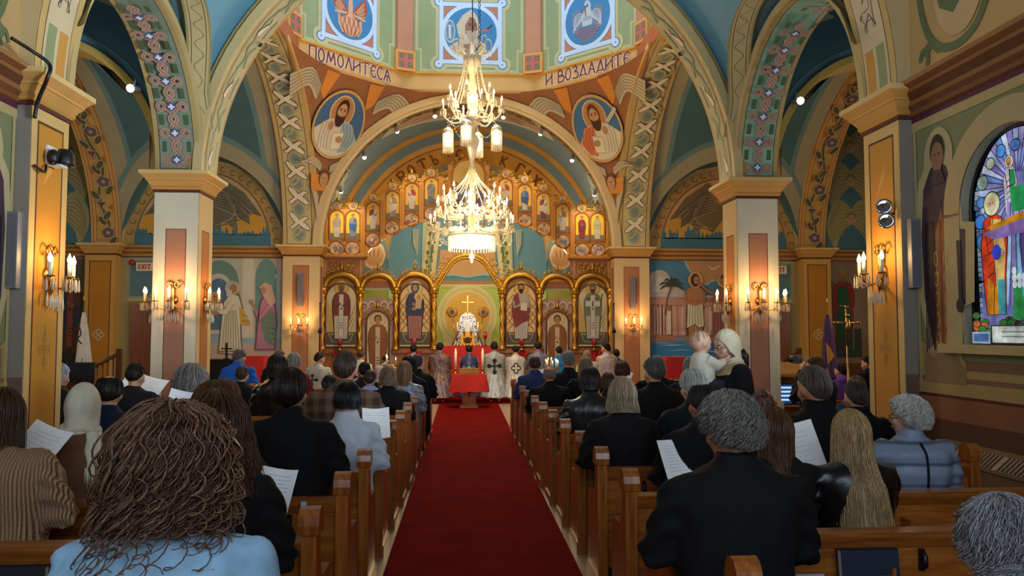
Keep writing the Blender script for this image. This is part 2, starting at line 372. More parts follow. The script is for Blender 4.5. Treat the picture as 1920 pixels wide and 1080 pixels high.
# ---- nave side walls with arched windows
WY, WR, WS, WB = 5.46, .57, 2.62, 1.56           # window centre, half width, springing, sill
WTOP = 6.2
def nave_wall(s):
    mb = MB(); X = s*3.82; D = s*.12
    up = '#7d7f56'; n = 20
    mp = lambda y, z, d=0: (X+s*d, y, z)
    cu = [(WY+WR*cos(pi*k/n), WS+WR*sin(pi*k/n)) for k in range(n+1)]
    for (u0, z0), (u1, z1) in zip(cu, cu[1:]):
        mb.quad(mp(u0, z0), mp(u1, z1), mp(u1, 3.6), mp(u0, 3.6), up)
        mb.quad(mp(u0, z0), mp(u1, z1), mp(u1, z1, .12), mp(u0, z0, .12), '#a9a183')
    for y in (WY-WR, WY+WR): mb.quad(mp(y, WB), mp(y, WS), mp(y, WS, .12), mp(y, WB, .12), '#a9a183')
    mb.quad(mp(WY+WR, 0), mp(6.66, 0), mp(6.66, 3.6), mp(WY+WR, 3.6), up)
    mb.quad(mp(-2, 0), mp(WY-WR, 0), mp(WY-WR, 3.6), mp(-2, 3.6), up)
    mb.quad(mp(WY-WR, 0), mp(WY+WR, 0), mp(WY+WR, WB), mp(WY-WR, WB), up)
    mb.quad(mp(-2, 3.6), mp(6.66, 3.6), mp(6.66, 9), mp(-2, 9), '#bf9a63')
    if s > 0: F = flat((X, 6.66, 0), (0, -1, 0), (0, 0, 1)); Y = lambda y: 6.66-y
    else: F = flat((X, -2, 0), (0, 1, 0), (0, 0, 1)); Y = lambda y: y+2
    P = Paint(F, mb)
    a, b = sorted((Y(-2), Y(6.66)))
    P.rect(a, b, 0, .95, '#5a3526'); P.rect(a, b, .95, 1.13, '#8a5537'); P.rect(a, b, 1.13, 1.155, '#5a1518')
    P.rect(a, b, 1.155, 1.26, '#a58b57'); P.rect(a, b, 1.26, WB-.12, '#7a5b42')
    for y0, y1 in ((-1.9, WY-.8), (WY-.72, WY+.72)): P.rect(*sorted((Y(y0), Y(y1))), 1.3, 1.36, '#a58b57')
    y0, y1 = sorted((Y(6.60), Y(6.64))); P.rect(y0, y1, 1.2, 3.5, '#b09a66')
    P.rect(a, b, 3.42, 3.5, '#b09a66'); P.rect(a, b, 3.5, 3.54, '#57213a')
    # wave-edged ground under the painted saint
    y0, y1 = Y(6.6), Y(6.0)
    pts = [(y0, 1.3), (y1, 1.3), (y1, 1.42), (y0+(y1-y0)*.75, 1.56), (y0+(y1-y0)*.45, 1.58), (y0+(y1-y0)*.3, 1.5), (y0, 1.6)]
    P.poly(pts, '#a58b57'); P.poly([(u+(.04 if y1 > y0 else -.04)*(1 if i in (0, 6) else 0), v-.05) for i, (u, v) in enumerate(pts)], '#8b6d4c')
    # frame of the window: flat surround with a thin impost line
    for w0, w1, c in ((.0, .2, '#b59f72'),):
        P.line([(Y(WY-WR-.1), WB), (Y(WY-WR-.1), WS)], .2, c); P.line([(Y(WY+WR+.1), WB), (Y(WY+WR+.1), WS)], .2, c)
        P.ring(Y(WY), WS, WR+.1, WR+.1, .2, c, 24, 0, pi)
    P.rect(*sorted((Y(WY+WR), Y(WY+WR+.2))), WS-.02, WS, '#7d6a48')
    mb.box(*sorted((X+s*.08, X-s*.07)), WY-WR-.24, WY+WR+.24, WB-.06, WB+.01, '#b7a06e')
    # cornice
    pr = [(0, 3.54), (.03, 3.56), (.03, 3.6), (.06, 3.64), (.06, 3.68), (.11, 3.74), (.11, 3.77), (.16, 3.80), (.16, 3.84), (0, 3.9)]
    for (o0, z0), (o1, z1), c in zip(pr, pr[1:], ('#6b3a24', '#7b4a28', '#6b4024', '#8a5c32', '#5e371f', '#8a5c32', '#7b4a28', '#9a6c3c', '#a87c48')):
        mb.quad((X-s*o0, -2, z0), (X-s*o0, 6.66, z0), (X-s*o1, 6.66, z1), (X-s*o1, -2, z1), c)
    # green vine scroll with a pink fruit above the cornice
    g = '#66704a'; q = lambda pts: [(Y(y), z) for y, z in pts]
    P.ell(Y(5.95), 4.55, .34, .5, '#c7a878', 24)
    P.line(q(spl([(6.47, 5.3), (6.5, 4.7), (6.42, 4.3), (6.25, 4.06), (6.0, 3.98), (5.75, 4.05), (5.6, 4.25), (5.5, 4.5)])), .07, g)
    P.line(q(spl([(6.44, 4.05), (6.32, 4.1), (6.22, 4.02)])), .08, g)
    P.line(q(spl([(6.5, 4.0), (6.46, 4.08), (6.4, 4.07), (6.38, 4.0), (6.40, 3.94)])), .045, g)
    P.poly(q([(6.36, 4.62), (6.28, 4.6), (6.2, 4.36), (6.02, 4.25), (5.86, 4.38), (5.8, 4.6), (5.88, 4.7), (5.96, 4.58), (6.0, 4.7), (6.08, 4.56), (6.16, 4.7), (6.26, 4.55)]), g)
    P.line(q(spl([(6.3, 4.9), (6.2, 5.1), (6.05, 4.9), (5.95, 5.1)])), .03, '#6b5a3c'); P.line(q([(6.04, 4.95), (5.96, 4.5)]), .025, '#cdb58a')
    P.ell(Y(5.36), 4.62, .2, .3, '#9c5a56', 20, .3); P.ell(Y(5.37), 4.62, .17, .27, '#ac6460', 20, .3); P.ell(Y(5.1), 4.75, .13, .17, '#ac6460', 16)
    P.poly(q([(5.56, 4.42), (5.42, 4.42), (5.48, 4.3)]), '#b27a60')
    return struct(mb.build('wall_nave_'+('left' if s < 0 else 'right'), PAINT))
for s in (-1, 1): nave_wall(s)
mb = MB(); mb.quad((-3.9, -2, 0), (3.9, -2, 0), (3.9, -2, 1.6), (-3.9, -2, 1.6), '#7a5b42'); mb.quad((-3.9, -2, 5.6), (3.9, -2, 5.6), (3.9, -2, 9), (-3.9, -2, 9), '#bf9a63')
struct(mb.build('wall_rear', PAINT))
# ---- vault of the bay before the crossing, its two side arches
YB = 9.035
mb = MB(); nx, ny = 60, 40
def zb(x, y):
    a = SP+3.86*sqrt(max(0, 1-(x/3.86)**2)); b = SP+1.9*sqrt(max(0, 1-((y-YB)/1.9)**2))
    return max(a, b)
g = [[(-3.72+7.44*i/nx, 7.27+3.53*j/ny) for j in range(ny+1)] for i in range(nx+1)]
for i in range(nx):
    for j in range(ny):
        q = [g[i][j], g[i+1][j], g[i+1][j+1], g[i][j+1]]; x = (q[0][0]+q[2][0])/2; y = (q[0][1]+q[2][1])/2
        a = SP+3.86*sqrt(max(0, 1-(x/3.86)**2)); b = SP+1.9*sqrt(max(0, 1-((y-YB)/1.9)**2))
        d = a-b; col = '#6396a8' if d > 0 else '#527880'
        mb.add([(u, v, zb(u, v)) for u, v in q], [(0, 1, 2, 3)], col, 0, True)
for s in (-1, 1):                                   # painted scroll ribs along the groins
    for t in (-1, 1):
        pts = []
        for k in range(41):
            dy = 1.78*(1-k/40); bz = 1.9*sqrt(1-(dy/1.9)**2); x = 3.86*sqrt(max(0, 1-(bz/3.86)**2)); pts.append((min(x, 3.7), dy, bz))
        def rib(u, v, n, s=s, t=t, pts=pts):
            f = min(max(v, 0), 39.99); i = int(f); f -= i
            a = Vector(pts[i]); b = Vector(pts[i+1]); p = a.lerp(b, f)
            return Vector((s*(p.x-u*.85-n), YB+t*(p.y+u*.6-n), SP+p.z-.02-n*.6))
        P = Paint(rib, mb, 3, .02, .001)
        P.rect(-.15, .15, 0, 39.5, '#9c8a55'); P.rect(-.12, .12, 0, 39.5, '#b9a878')
        P.line([(-.09, 0), (-.09, 39)], .012, '#7a6238'); P.line([(.09, 0), (.09, 39)], .012, '#7a6238')
        P.line([(.055*sin(v*1.1), v) for v in [k*.5 for k in range(78)]], .014, '#8a7a4a')
struct(mb.build('vault_nave_bay', PAINT))
def interlace(P, w, v0, v1, bg, st, edge):
    """guilloche of two crossing strands with rosettes and little crosses"""
    P.rect(0, w, v0, v1, '#b79b62'); P.rect(.06, w-.06, v0+.04, v1, '#3a4636'); P.rect(.07, w-.07, v0+.05, v1, bg)
    c = w/2; per = .36; n = int((v1-v0)/per)
    for k in range(n):
        y = v0+.16+k*per
        for sx in (-1, 1): P.rect(c+sx*.16-.03, c+sx*.16+.03, y+.11, y+.25, '#4f6340')
        for sx in (-1, 1):
            for w2, cc in ((.064, '#5a3a34'), (.056, edge), (.044, st), (.01, sh(st, .6))):
                P.ring(c+sx*.14, y, .048, .048, w2*.75, cc, 16)
                P.line(spl([(c+sx*.12, y+.045), (c+sx*.075, y+.01), (c+sx*.06, y-.05), (c, y-.085)], 4), w2*.75, cc)
        for sx in (-1, 1):
            for w2, cc in ((.062, '#5a3a34'), (.054, edge), (.042, st), (.01, sh(st, .6))):
                P.line([(c+sx*.045*cos(v/.19*pi*1.5+.3), y+.075+v) for v in [.0145*i for i in range(14)]], w2, cc)
        P.ell(c, y, .058, .058, '#4f5f7c'); P.rect(c-.014, c+.014, y-.04, y+.04, '#e4ebf4'); P.rect(c-.04, c+.04, y-.014, y+.014, '#e4ebf4')
for s, nm in ((-1, 'left'), (1, 'right')):
    mb = MB(); t0, t1 = sorted((s*3.7, s*4.28))
    arch_slab(mb, 'X', t0, t1, YB, 1.765, 1.765, 7.27, 10.8, 7.2, '#4b6f76', CREAM)
    arch_ring(mb, 'X', s*3.66, s*3.72, YB, 1.765, 1.765, .09, '#c3a972')
    for sg in (1, -1):
        P = Paint(soffit_map('X', t0, YB, 1.765, 1.765, sg), mb, .08, .008, .0006)
        interlace(P, .58, 0.02, 2.77, '#87937c' if s < 0 else '#8fb89c', '#b98a76', '#d9c3a4')
    struct(mb.build('arch_side_'+nm, PAINT))
# ---- freestanding pillars
def pillar(s, nm):
    mb = MB(); x0, x1 = sorted((s*3.7, s*4.28)); y0, y1 = 10.8, 11.4
    mb.box(x0, x1, y0, y1, 0, 3.6, '#ded3b4'); mb.box(x0-.03, x1+.03, y0-.03, y1+.03, 0, .7, '#ded3b4'); mb.box(x0-.05, x1+.05, y0-.05, y1+.05, 0, .12, '#9a6a40')
    P = Paint(flat((x0, y0, 0), (1, 0, 0), (0, 0, 1)), mb)
    P.rect(0, .58, .7, 3.54, '#d9cfb2'); panel(P, .155, .43, .75, 3.05, '#b47d60', '#7a4636', .012)
    for f in (flat((x1, y0, 0), (0, 1, 0), (0, 0, 1)), flat((x0, y1, 0), (0, -1, 0), (0, 0, 1))):
        P = Paint(f, mb); P.rect(0, .6, .7, 3.54, '#cdab72'); panel(P, .14, .46, .75, 3.05, '#b06c30', '#6b3a20', .014)
    P = Paint(flat((x1, y1, 0), (-1, 0, 0), (0, 0, 1)), mb); panel(P, .155, .43, .75, 3.05, '#b47d60', '#7a4636', .012)
    rect_loft(mb, x0, x1, y0, y1, CAPP, CAPC)
    return struct(mb.build('pillar_'+nm, PAINT))
for s, nm in ((-1, 'left'), (1, 'right')): pillar(s, nm)
# ---- front arch of the crossing, soffit painted with fishes in green waves
mb = MB(); arch_slab(mb, 'Y', 10.8, 11.4, 0, 3.66, 3.6, -4.28, 4.28, 8.15, '#56889c', '#c9b787')
arch_ring(mb, 'Y', 10.74, 10.86, 0, 3.66, 3.6, .12, '#cdb27a'); arch_ring(mb, 'Y', 10.77, 10.86, 0, 3.78, 3.72, .06, '#a8894f')
for s in (-1, 1):
    P = Paint(soffit_map('Y', 10.86, 0, 3.66, 3.6, s), mb, .12, .008, .0008)
    P.rect(0, .54, 0, 5.7, '#c9a565'); P.rect(.03, .5, .03, 5.7, LINE); P.rect(.04, .49, .04, 5.7, '#bdae80')
    for k in range(11):
        v = .3+k*.5; sg = 1 if k % 2 else -1
        P.line(spl([(.16, v-.2), (.2+.06*sg, v), (.14, v+.14), (.2, v+.3)]), .05, '#8f9a74'); P.line(spl([(.38, v-.1), (.34-.05*sg, v+.1), (.4, v+.25)]), .05, '#9aa27e')
        if k % 2 == 0:
            u = .27+.05*sg
            P.line(spl([(u-.07, v-.13), (u-.02, v), (u+.05, v+.13)]), [.12, .13, .135, .13, .12, .11, .1, .09, .085, .075, .06, .05, .03], '#6a3c2c')
            P.line(spl([(u-.07, v-.13), (u-.02, v), (u+.05, v+.13)]), [.09, .1, .105, .1, .095, .085, .075, .065, .06, .05, .035, .025, .01], '#ecd2b4')
            P.poly([(u+.05, v+.1), (u+.0, v+.2), (u+.09, v+.22)], '#d8b899')
struct(mb.build('arch_of_crossing', PAINT))
# ---- pendentives, ring with the painted verse, drum and dome
YC, CA, CB, CZ = 15.6, 3.8, 4.2, 3.9
RZ0, RZ1, AP = 7.68, 8.17, 4.0
def pend_map(sx, sy):
    """u in 0..1 along the corner (0 = side arch, 1 = front or rear arch), v = height above the springing"""
    def m(u, v, n):
        h = min(max(v/CZ, 0), 1); k = sqrt(max(0, 2-h*h)); a0 = math.acos(min(1, 1/k)); a1 = math.asin(min(1, 1/k))
        a = a0+(a1-a0)*u; return Vector((sx*(k*CA*cos(a)-n*.7), YC+sy*(k*CB*sin(a)-n*.7), SP+v))
    return m
def draw_wing(P, x, y, s, col, dk, n=5, f=1, drop=.5):
    for k in range(n):
        t = k/n; P.line(spl([(x, y-t*.25*s), (x+f*s*(.45-.1*t), y+s*(.22-.3*t)), (x+f*s*(1-.25*t), y-s*(.05+drop*t))], 4), s*.085, dk)
        P.line(spl([(x, y-t*.25*s), (x+f*s*(.45-.1*t), y+s*(.22-.3*t)), (x+f*s*(1-.25*t), y-s*(.05+drop*t))], 4), s*.06, col)
def bust(P, cx, cy, r, bg, robe, mantle, halo='#b07a46', hair='#3a2016', beard='#3a2016', skin='#b98a64', book='#d8c9ac', f=1, rim='#c59a5c', hood=False):
    P.ell(cx, cy, r*1.1, r*1.1, LINE, 32); P.ell(cx, cy, r*1.08, r*1.08, rim, 32); P.ell(cx, cy, r, r, bg, 32)
    hx, hy = cx-f*r*.02, cy+r*.42
    P.ell(hx, hy, r*.5, r*.5, '#cbb48c', 24); P.ell(hx, hy, r*.46, r*.46, halo, 24)
    b = [(cx-r*.97*cos(.25), cy-r*.97*sin(.25)), (cx-r*.45, cy+r*.12), (cx-r*.12, cy+r*.2), (cx+r*.12, cy+r*.2), (cx+r*.55, cy+r*.1), (cx+r*.9, cy-r*.35)]
    low = arc(cx, cy, r*.99, r*.99, -.38, -pi+.25, 14)
    P.poly(b+low, robe); P.line(b, r*.03, '#cbb48c')
    m = [(cx+f*r*.1, cy+r*.2), (cx+f*r*.55, cy+r*.1), (cx+f*r*.88, cy-r*.35), (cx+f*r*.62, cy-r*.75), (cx+f*r*.28, cy-r*.85), (cx+f*r*.2, cy-r*.3)]
    P.poly(m, mantle)
    for k in range(4): P.line(spl([(cx+f*r*(.2+.14*k), cy+r*.1), (cx+f*r*(.36+.13*k), cy-r*.25), (cx+f*r*(.3+.12*k), cy-r*.6)], 4), r*.03, sh(mantle, .55))
    for k in range(4): P.line(spl([(cx-f*r*(.15+.17*k), cy+r*.05), (cx-f*r*(.3+.12*k), cy-r*.35), (cx-f*r*(.2+.14*k), cy-r*.8)], 4), r*.025, sh(robe, .55))
    P.poly([(cx-r*.12, cy-r*.25), (cx+r*.34, cy-r*.15), (cx+r*.36, cy-r*.72), (cx-r*.08, cy-r*.8)], sh(book, .6)); P.poly([(cx-r*.1, cy-r*.27), (cx+r*.32, cy-r*.18), (cx+r*.33, cy-r*.7), (cx-r*.06, cy-r*.77)], book)
    P.ell(cx+f*r*.2, cy-r*.42, r*.15, r*.11, sh(skin, .85)); P.ell(cx-f*r*.3, cy-r*.05, r*.12, r*.14, sh(skin, .85))
    if hood: P.ell(hx, hy-r*.02, r*.36, r*.46, '#c9bda6', 20)
    else: P.ell(hx, hy+r*.05, r*.25, r*.33, hair, 20)
    P.rect(hx-r*.1, hx+r*.1, hy-r*.36, hy-r*.1, sh(skin, .8)); P.ell(hx, hy-r*.02, r*.2, r*.27, skin, 20)
    if beard: P.poly([(hx-r*.2, hy-r*.06), (hx-r*.1, hy-r*.13), (hx+r*.1, hy-r*.13), (hx+r*.2, hy-r*.06), (hx+r*.2, hy-r*.28), (hx+r*.08, hy-r*.46), (hx-r*.08, hy-r*.46), (hx-r*.2, hy-r*.28)], beard)
    for e in (-1, 1): P.ell(hx+e*r*.085, hy+r*.04, r*.035, r*.022, '#2a1a12', 8); P.line([(hx+e*r*.03, hy+r*.085), (hx+e*r*.14, hy+r*.09)], r*.025, hair)
    P.line([(hx+r*.01, hy+r*.03), (hx+r*.03, hy-r*.08)], r*.02, sh(skin, .6)); P.line([(hx-r*.06, hy-r*.16), (hx+r*.06, hy-r*.16)], r*.02, '#7a3a30')
for sx in (-1, 1):
    for sy in (-1, 1):
        mb = MB(); mp = pend_map(sx, sy); NV = 44; NU = 40
        for i in range(NV):
            for j in range(NU):
                mb.add([mp(j/NU, CZ*i/NV, 0), mp((j+1)/NU, CZ*i/NV, 0), mp((j+1)/NU, CZ*(i+1)/NV, 0), mp(j/NU, CZ*(i+1)/NV, 0)], [(0, 1, 2, 3)], '#94603f', 0, True)
        # paint in a metric frame: a across the corner at its own height, b height
        def met(a, b, n, mp=mp):
            h = min(b/CZ, 1); k = sqrt(2-h*h); wdt = (math.asin(1/k)-math.acos(1/k))*k*4.0
            return mp(.5+a/max(wdt, .05), b, n)
        def wid(b): k = sqrt(2-(b/CZ)**2); return (math.asin(1/k)-math.acos(1/k))*k*4.0/2
        P = Paint(met, mb, .13, .014, .0009)
        f = -sx
        P.poly([(-wid(3.86)*.98, 3.86), (-.3, 3.86), (-.75, 3.2), (-wid(3.3)*.92, 3.3)], '#94603f')
        for e in (-1, 1):
            P.poly([(e*.45, 3.84), (e*.85, 3.84), (e*.8, 3.45), (e*.62, 3.3)], '#cf8438')
            draw_wing(P, e*.85, 3.5, 1.05, '#b9ab90', '#6a5a48', 6, e, .35)
            draw_wing(P, e*.12, 1.95, .62, '#b9ab90', '#6a5a48', 5, e, -.1)
        P.poly([(-.4, 1.72), (.4, 1.72), (.32, 1.35), (-.32, 1.35)], '#cf8438')
        for k in range(7):
            P.line([(-.28+.03*k, 1.36-k*.02), (-.02, .75-.06*k)], .028, '#b9ab90'); P.line([(.28-.03*k, 1.36-k*.02), (.02, .75-.06*k)], .028, '#a89a80')
        P.ell(0, 1.66, .16, .2, '#6a4028'); P.ell(0, 1.62, .12, .16, '#b98a64'); P.ell(-.045, 1.65, .02, .014, '#2a1a12', 6); P.ell(.045, 1.65, .02, .014, '#2a1a12', 6); P.line([(0, 1.64), (.01, 1.58)], .012, '#7a4a30'); P.line([(-.03, 1.54), (.03, 1.54)], .012, '#7a3a30')
        struct(mb.build('pendentive', PAINT))
        if sy > 0:
            P = Paint(met, None, .1, .085, .0008)
            if sx < 0: bust(P, 0, 2.86, .69, '#3f6188', '#c8bda4', '#8fa0a4', f=1)
            else: bust(P, 0, 2.86, .69, '#3f6a92', '#cfc2a6', '#c46a44', hair='#5a3420', beard='#4a2a1a', f=1)
            if sx > 0: P.line([(-.72, 3.2), (-.34, 2.98)], .09, '#b9b3a0')
            o = P.mb.build('apostle_medallion', PAINT)
            tag(o, 'round medallion of a bearded man in %s, %s of the sanctuary arch' % (('white', 'upper left') if sx < 0 else ('an orange mantle', 'upper right')), 'mural', 'painted medallions under the dome ring')
# ring: eight faces
OC = [(AP/cos(pi/8)*cos(pi/8+k*pi/4), YC+AP/cos(pi/8)*sin(pi/8+k*pi/4)) for k in range(8)]
FACE = []                                            # (origin at left end seen from inside, u direction, width)
for k in range(8):
    a, b = Vector((*OC[k], 0)), Vector((*OC[(k+1) % 8], 0)); FACE.append((b, (a-b).normalized(), (a-b).length))
mb = MB()
inner = [(CA*cos(2*pi*k/64), YC+CB*sin(2*pi*k/64)) for k in range(64)]
for k in range(64):                                 # underside of the ring
    a = inner[k]; b = inner[(k+1) % 64]
    def octp(p):
        th = atan2(p[1]-YC, p[0]); m = (th+pi/8) % (pi/4)-pi/8; r = AP/cos(m)*.985; return (r*cos(th), YC+r*sin(th))
    mb.quad((*a, RZ0+.02), (*b, RZ0+.02), (*octp(b), RZ0), (*octp(a), RZ0), '#c49a5c')
for o_, u, w in FACE:
    n = u.cross(Vector((0, 0, 1))); pr = [(.03, RZ0-.01, '#b98a50'), (.06, RZ0+.05, '#c99c60'), (.0, RZ0+.09, '#c8a36a'), (.0, RZ1-.05, '#c8a36a'), (.05, RZ1-.03, '#cf9a3e'), (.05, RZ1, '#cf9a3e')]
    for (d0, z0, c0), (d1, z1, c1) in zip(pr, pr[1:]):
        e0, e1 = d0*.414, d1*.414
        mb.quad(o_+n*d0+u*e0+V(0, 0, z0), o_+n*d0+u*(w-e0)+V(0, 0, z0), o_+n*d1+u*(w-e1)+V(0, 0, z1), o_+n*d1+u*e1+V(0, 0, z1), c1)
ring = struct(mb.build('ring_of_dome', PAINT))
mb = MB(); DT = 11.2
for o_, u, w in FACE:
    mb.quad(o_+V(0, 0, RZ1-.02), o_+u*w+V(0, 0, RZ1-.02), o_+u*w+V(0, 0, DT), o_+V(0, 0, DT), '#8b9c78')
    P = Paint(flat(o_, u, (0, 0, 1)), mb); c = w/2
    P.rect(.30, w-.30, RZ1+.02, DT-.3, '#b3b58e'); P.rect(.36, w-.36, RZ1+.10, DT-.4, '#8b9c78'); P.rect(.30, .46, RZ1, RZ1+.62, '#b3b58e'); P.rect(w-.46, w-.30, RZ1, RZ1+.62, '#b3b58e')
    P.rect(.30, .42, RZ1, RZ1+.57, '#8b9c78'); P.rect(w-.42, w-.30, RZ1, RZ1+.57, '#8b9c78'); P.rect(.30, w-.30, RZ1, RZ1+.04, '#b3b58e')
for k in range(8):                                  # corner pilasters with red cross plates
    p = Vector((*OC[k], 0)); d = Vector((p.x, p.y-YC, 0)).normalized(); t = Vector((-d.y, d.x, 0))
    for h, z0, z1, col, dd in ((.2, RZ1-.02, DT, '#b3826a', .16), (.25, RZ1-.01, RZ1+.5, '#cf9f55', .2)):
        a = p-d*dd; q = [a-t*h, a+t*h, p+t*(h+.1), p-t*(h+.1)]
        mb.loft([[v+V(0, 0, z0) for v in q], [v+V(0, 0, z1) for v in q]], col, 0, False)
    P = Paint(flat(p-d*.2+t*.25, -t, (0, 0, 1)), mb)
    P.rect(.05, .45, RZ1+.05, RZ1+.44, '#8f6a5a'); P.rect(.06, .44, RZ1+.06, RZ1+.43, '#b26a62')
    for i in (0, 1):
        for j in (0, 1): x = .1+i*.21; y = RZ1+.09+j*.21; P.rect(x, x+.1, y, y+.1, '#4d4f42'); P.rect(x+.015, x+.085, y+.015, y+.085, '#6f8566')
N8 = 10                                             # dome
for i in range(N8):
    for k in range(8):
        r = []
        for ii in (i, i+1):
            f = cos(ii/N8*pi/2); z = DT+2.6*sin(ii/N8*pi/2); r.append([((OC[q][0])*f, YC+(OC[q][1]-YC)*f, z) for q in (k, (k+1) % 8)])
        mb.quad(r[0][0], r[0][1], r[1][1], r[1][0], '#6f8fa6')
struct(mb.build('dome', PAINT))
# verse letters in strokes, on the two diagonal faces of the ring
GL = {'П': (.62, [[(0, 0), (0, 1)], [(.62, 0), (.62, 1)], [(-.05, 1), (.67, 1)]]), 'О': (.6, ['o']), 'М': (.85, [[(0, 0), (.16, 1)], [(.16, 1), (.42, .2)], [(.42, .2), (.68, 1)], [(.68, 1), (.85, 0)]]),
      'Л': (.62, [[(0, 0), (.3, 1)], [(.3, 1), (.66, 0)]]), 'И': (.64, [[(0, 0), (0, 1)], [(.64, 0), (.64, 1)], [(0, .25), (.64, .75)]]), 'Т': (.7, [[(.35, 0), (.35, 1)], [(0, .95), (.7, 1)], [(0, .95), (-.02, .8)], [(.7, 1), (.72, .82)]]),
      'Е': (.5, ['c', [(.1, .5), (.45, .55)]]), 'С': (.52, ['c']), 'Ѧ': (.75, [[(0, 0), (.36, 1)], [(.36, 1), (.75, 0)], [(.2, .45), (.56, .45)], [(.37, .45), (.37, 0)], [(.2, .45), (.12, .3)]]),
      'В': (.58, [[(0, 0), (0, 1)], spl([(0, 1), (.42, .92), (.42, .62), (.05, .52)], 4), spl([(.05, .52), (.58, .45), (.55, .08), (0, 0)], 4)]), 'З': (.5, [spl([(0, .9), (.3, 1), (.45, .78), (.18, .55)], 4), spl([(.18, .55), (.52, .45), (.45, .05), (.0, .05)], 4)]),
      'Д': (.72, [[(.08, .12), (.4, 1)], [(.4, 1), (.64, .12)], [(-.02, .12), (.76, .12)], [(0, .12), (-.02, -.08)], [(.74, .12), (.76, -.08)]]), 'А': (.66, [[(0, 0), (.36, 1)], [(.36, 1), (.66, 0)], [(.14, .4), (.52, .36)]]), ' ': (.3, [])}
def verse(text, face, H, z, centre, track=.2):
    o_, u, w = FACE[face]; P = Paint(flat(o_, u, (0, 0, 1)), None, .3, .006); n = u.cross(Vector((0, 0, 1)))
    tot = sum(GL[c][0]+track for c in text)*H*.95-track*H
    for p_, (ww, col) in enumerate(((.27, '#e6d6c6'), (.145, '#6e3a3e'))):
        x = centre-tot/2
        for ch in text:
            wd, strokes = GL[ch]; hh = H
            for s_ in strokes:
                if s_ == 'o': pts = arc(.3, .5, .27, .48, 0, 2*pi, 16)[:-1]; P.line([(x+a*H*.95, z+b*hh) for a, b in pts], ww*H, col, True); continue
                if s_ == 'c': s_ = arc(.34, .5, .3, .48, .8, 2*pi-.8, 12)
                thin = abs(s_[0][1]-s_[-1][1]) < .35 and len(s_) == 2
                k = ww*H*(.75 if thin and p_ == 1 else 1)
                e = .03 if p_ == 0 else 0
                if len(s_) == 2 and p_ == 0:
                    (a, b), (c, d) = s_; L = sqrt((c-a)**2+(d-b)**2); s_ = [(a-(c-a)/L*.05, b-(d-b)/L*.05), (c+(c-a)/L*.05, d+(d-b)/L*.05)]
                P.line([(x+a*H*.95, z+b*hh) for a, b in s_], k, col)
            x += (wd+track)*H*.95
    return P.mb.build('verse_lettering', PAINT)
def face_idx(x, y): return min(range(8), key=lambda k: ((FACE[k][0]+FACE[k][1]*FACE[k][2]/2)-V(x, y, 0)).length)
FB, FL_, FR_ = face_idx(0, YC+4), face_idx(-2.8, YC+2.8), face_idx(2.8, YC+2.8)
tag(verse('ПОМОЛИТЕСѦ', FL_, .3, RZ0+.12, 1.72), 'painted verse ПОМОЛИТЕСЯ on the left slanted face of the dome ring', 'lettering', 'verse on the dome ring')
tag(verse('И ВОЗДАДИТЕ', FR_, .3, RZ0+.12, 1.6), 'painted verse И ВОЗДАДИТЕ on the right slanted face of the dome ring', 'lettering', 'verse on the dome ring')
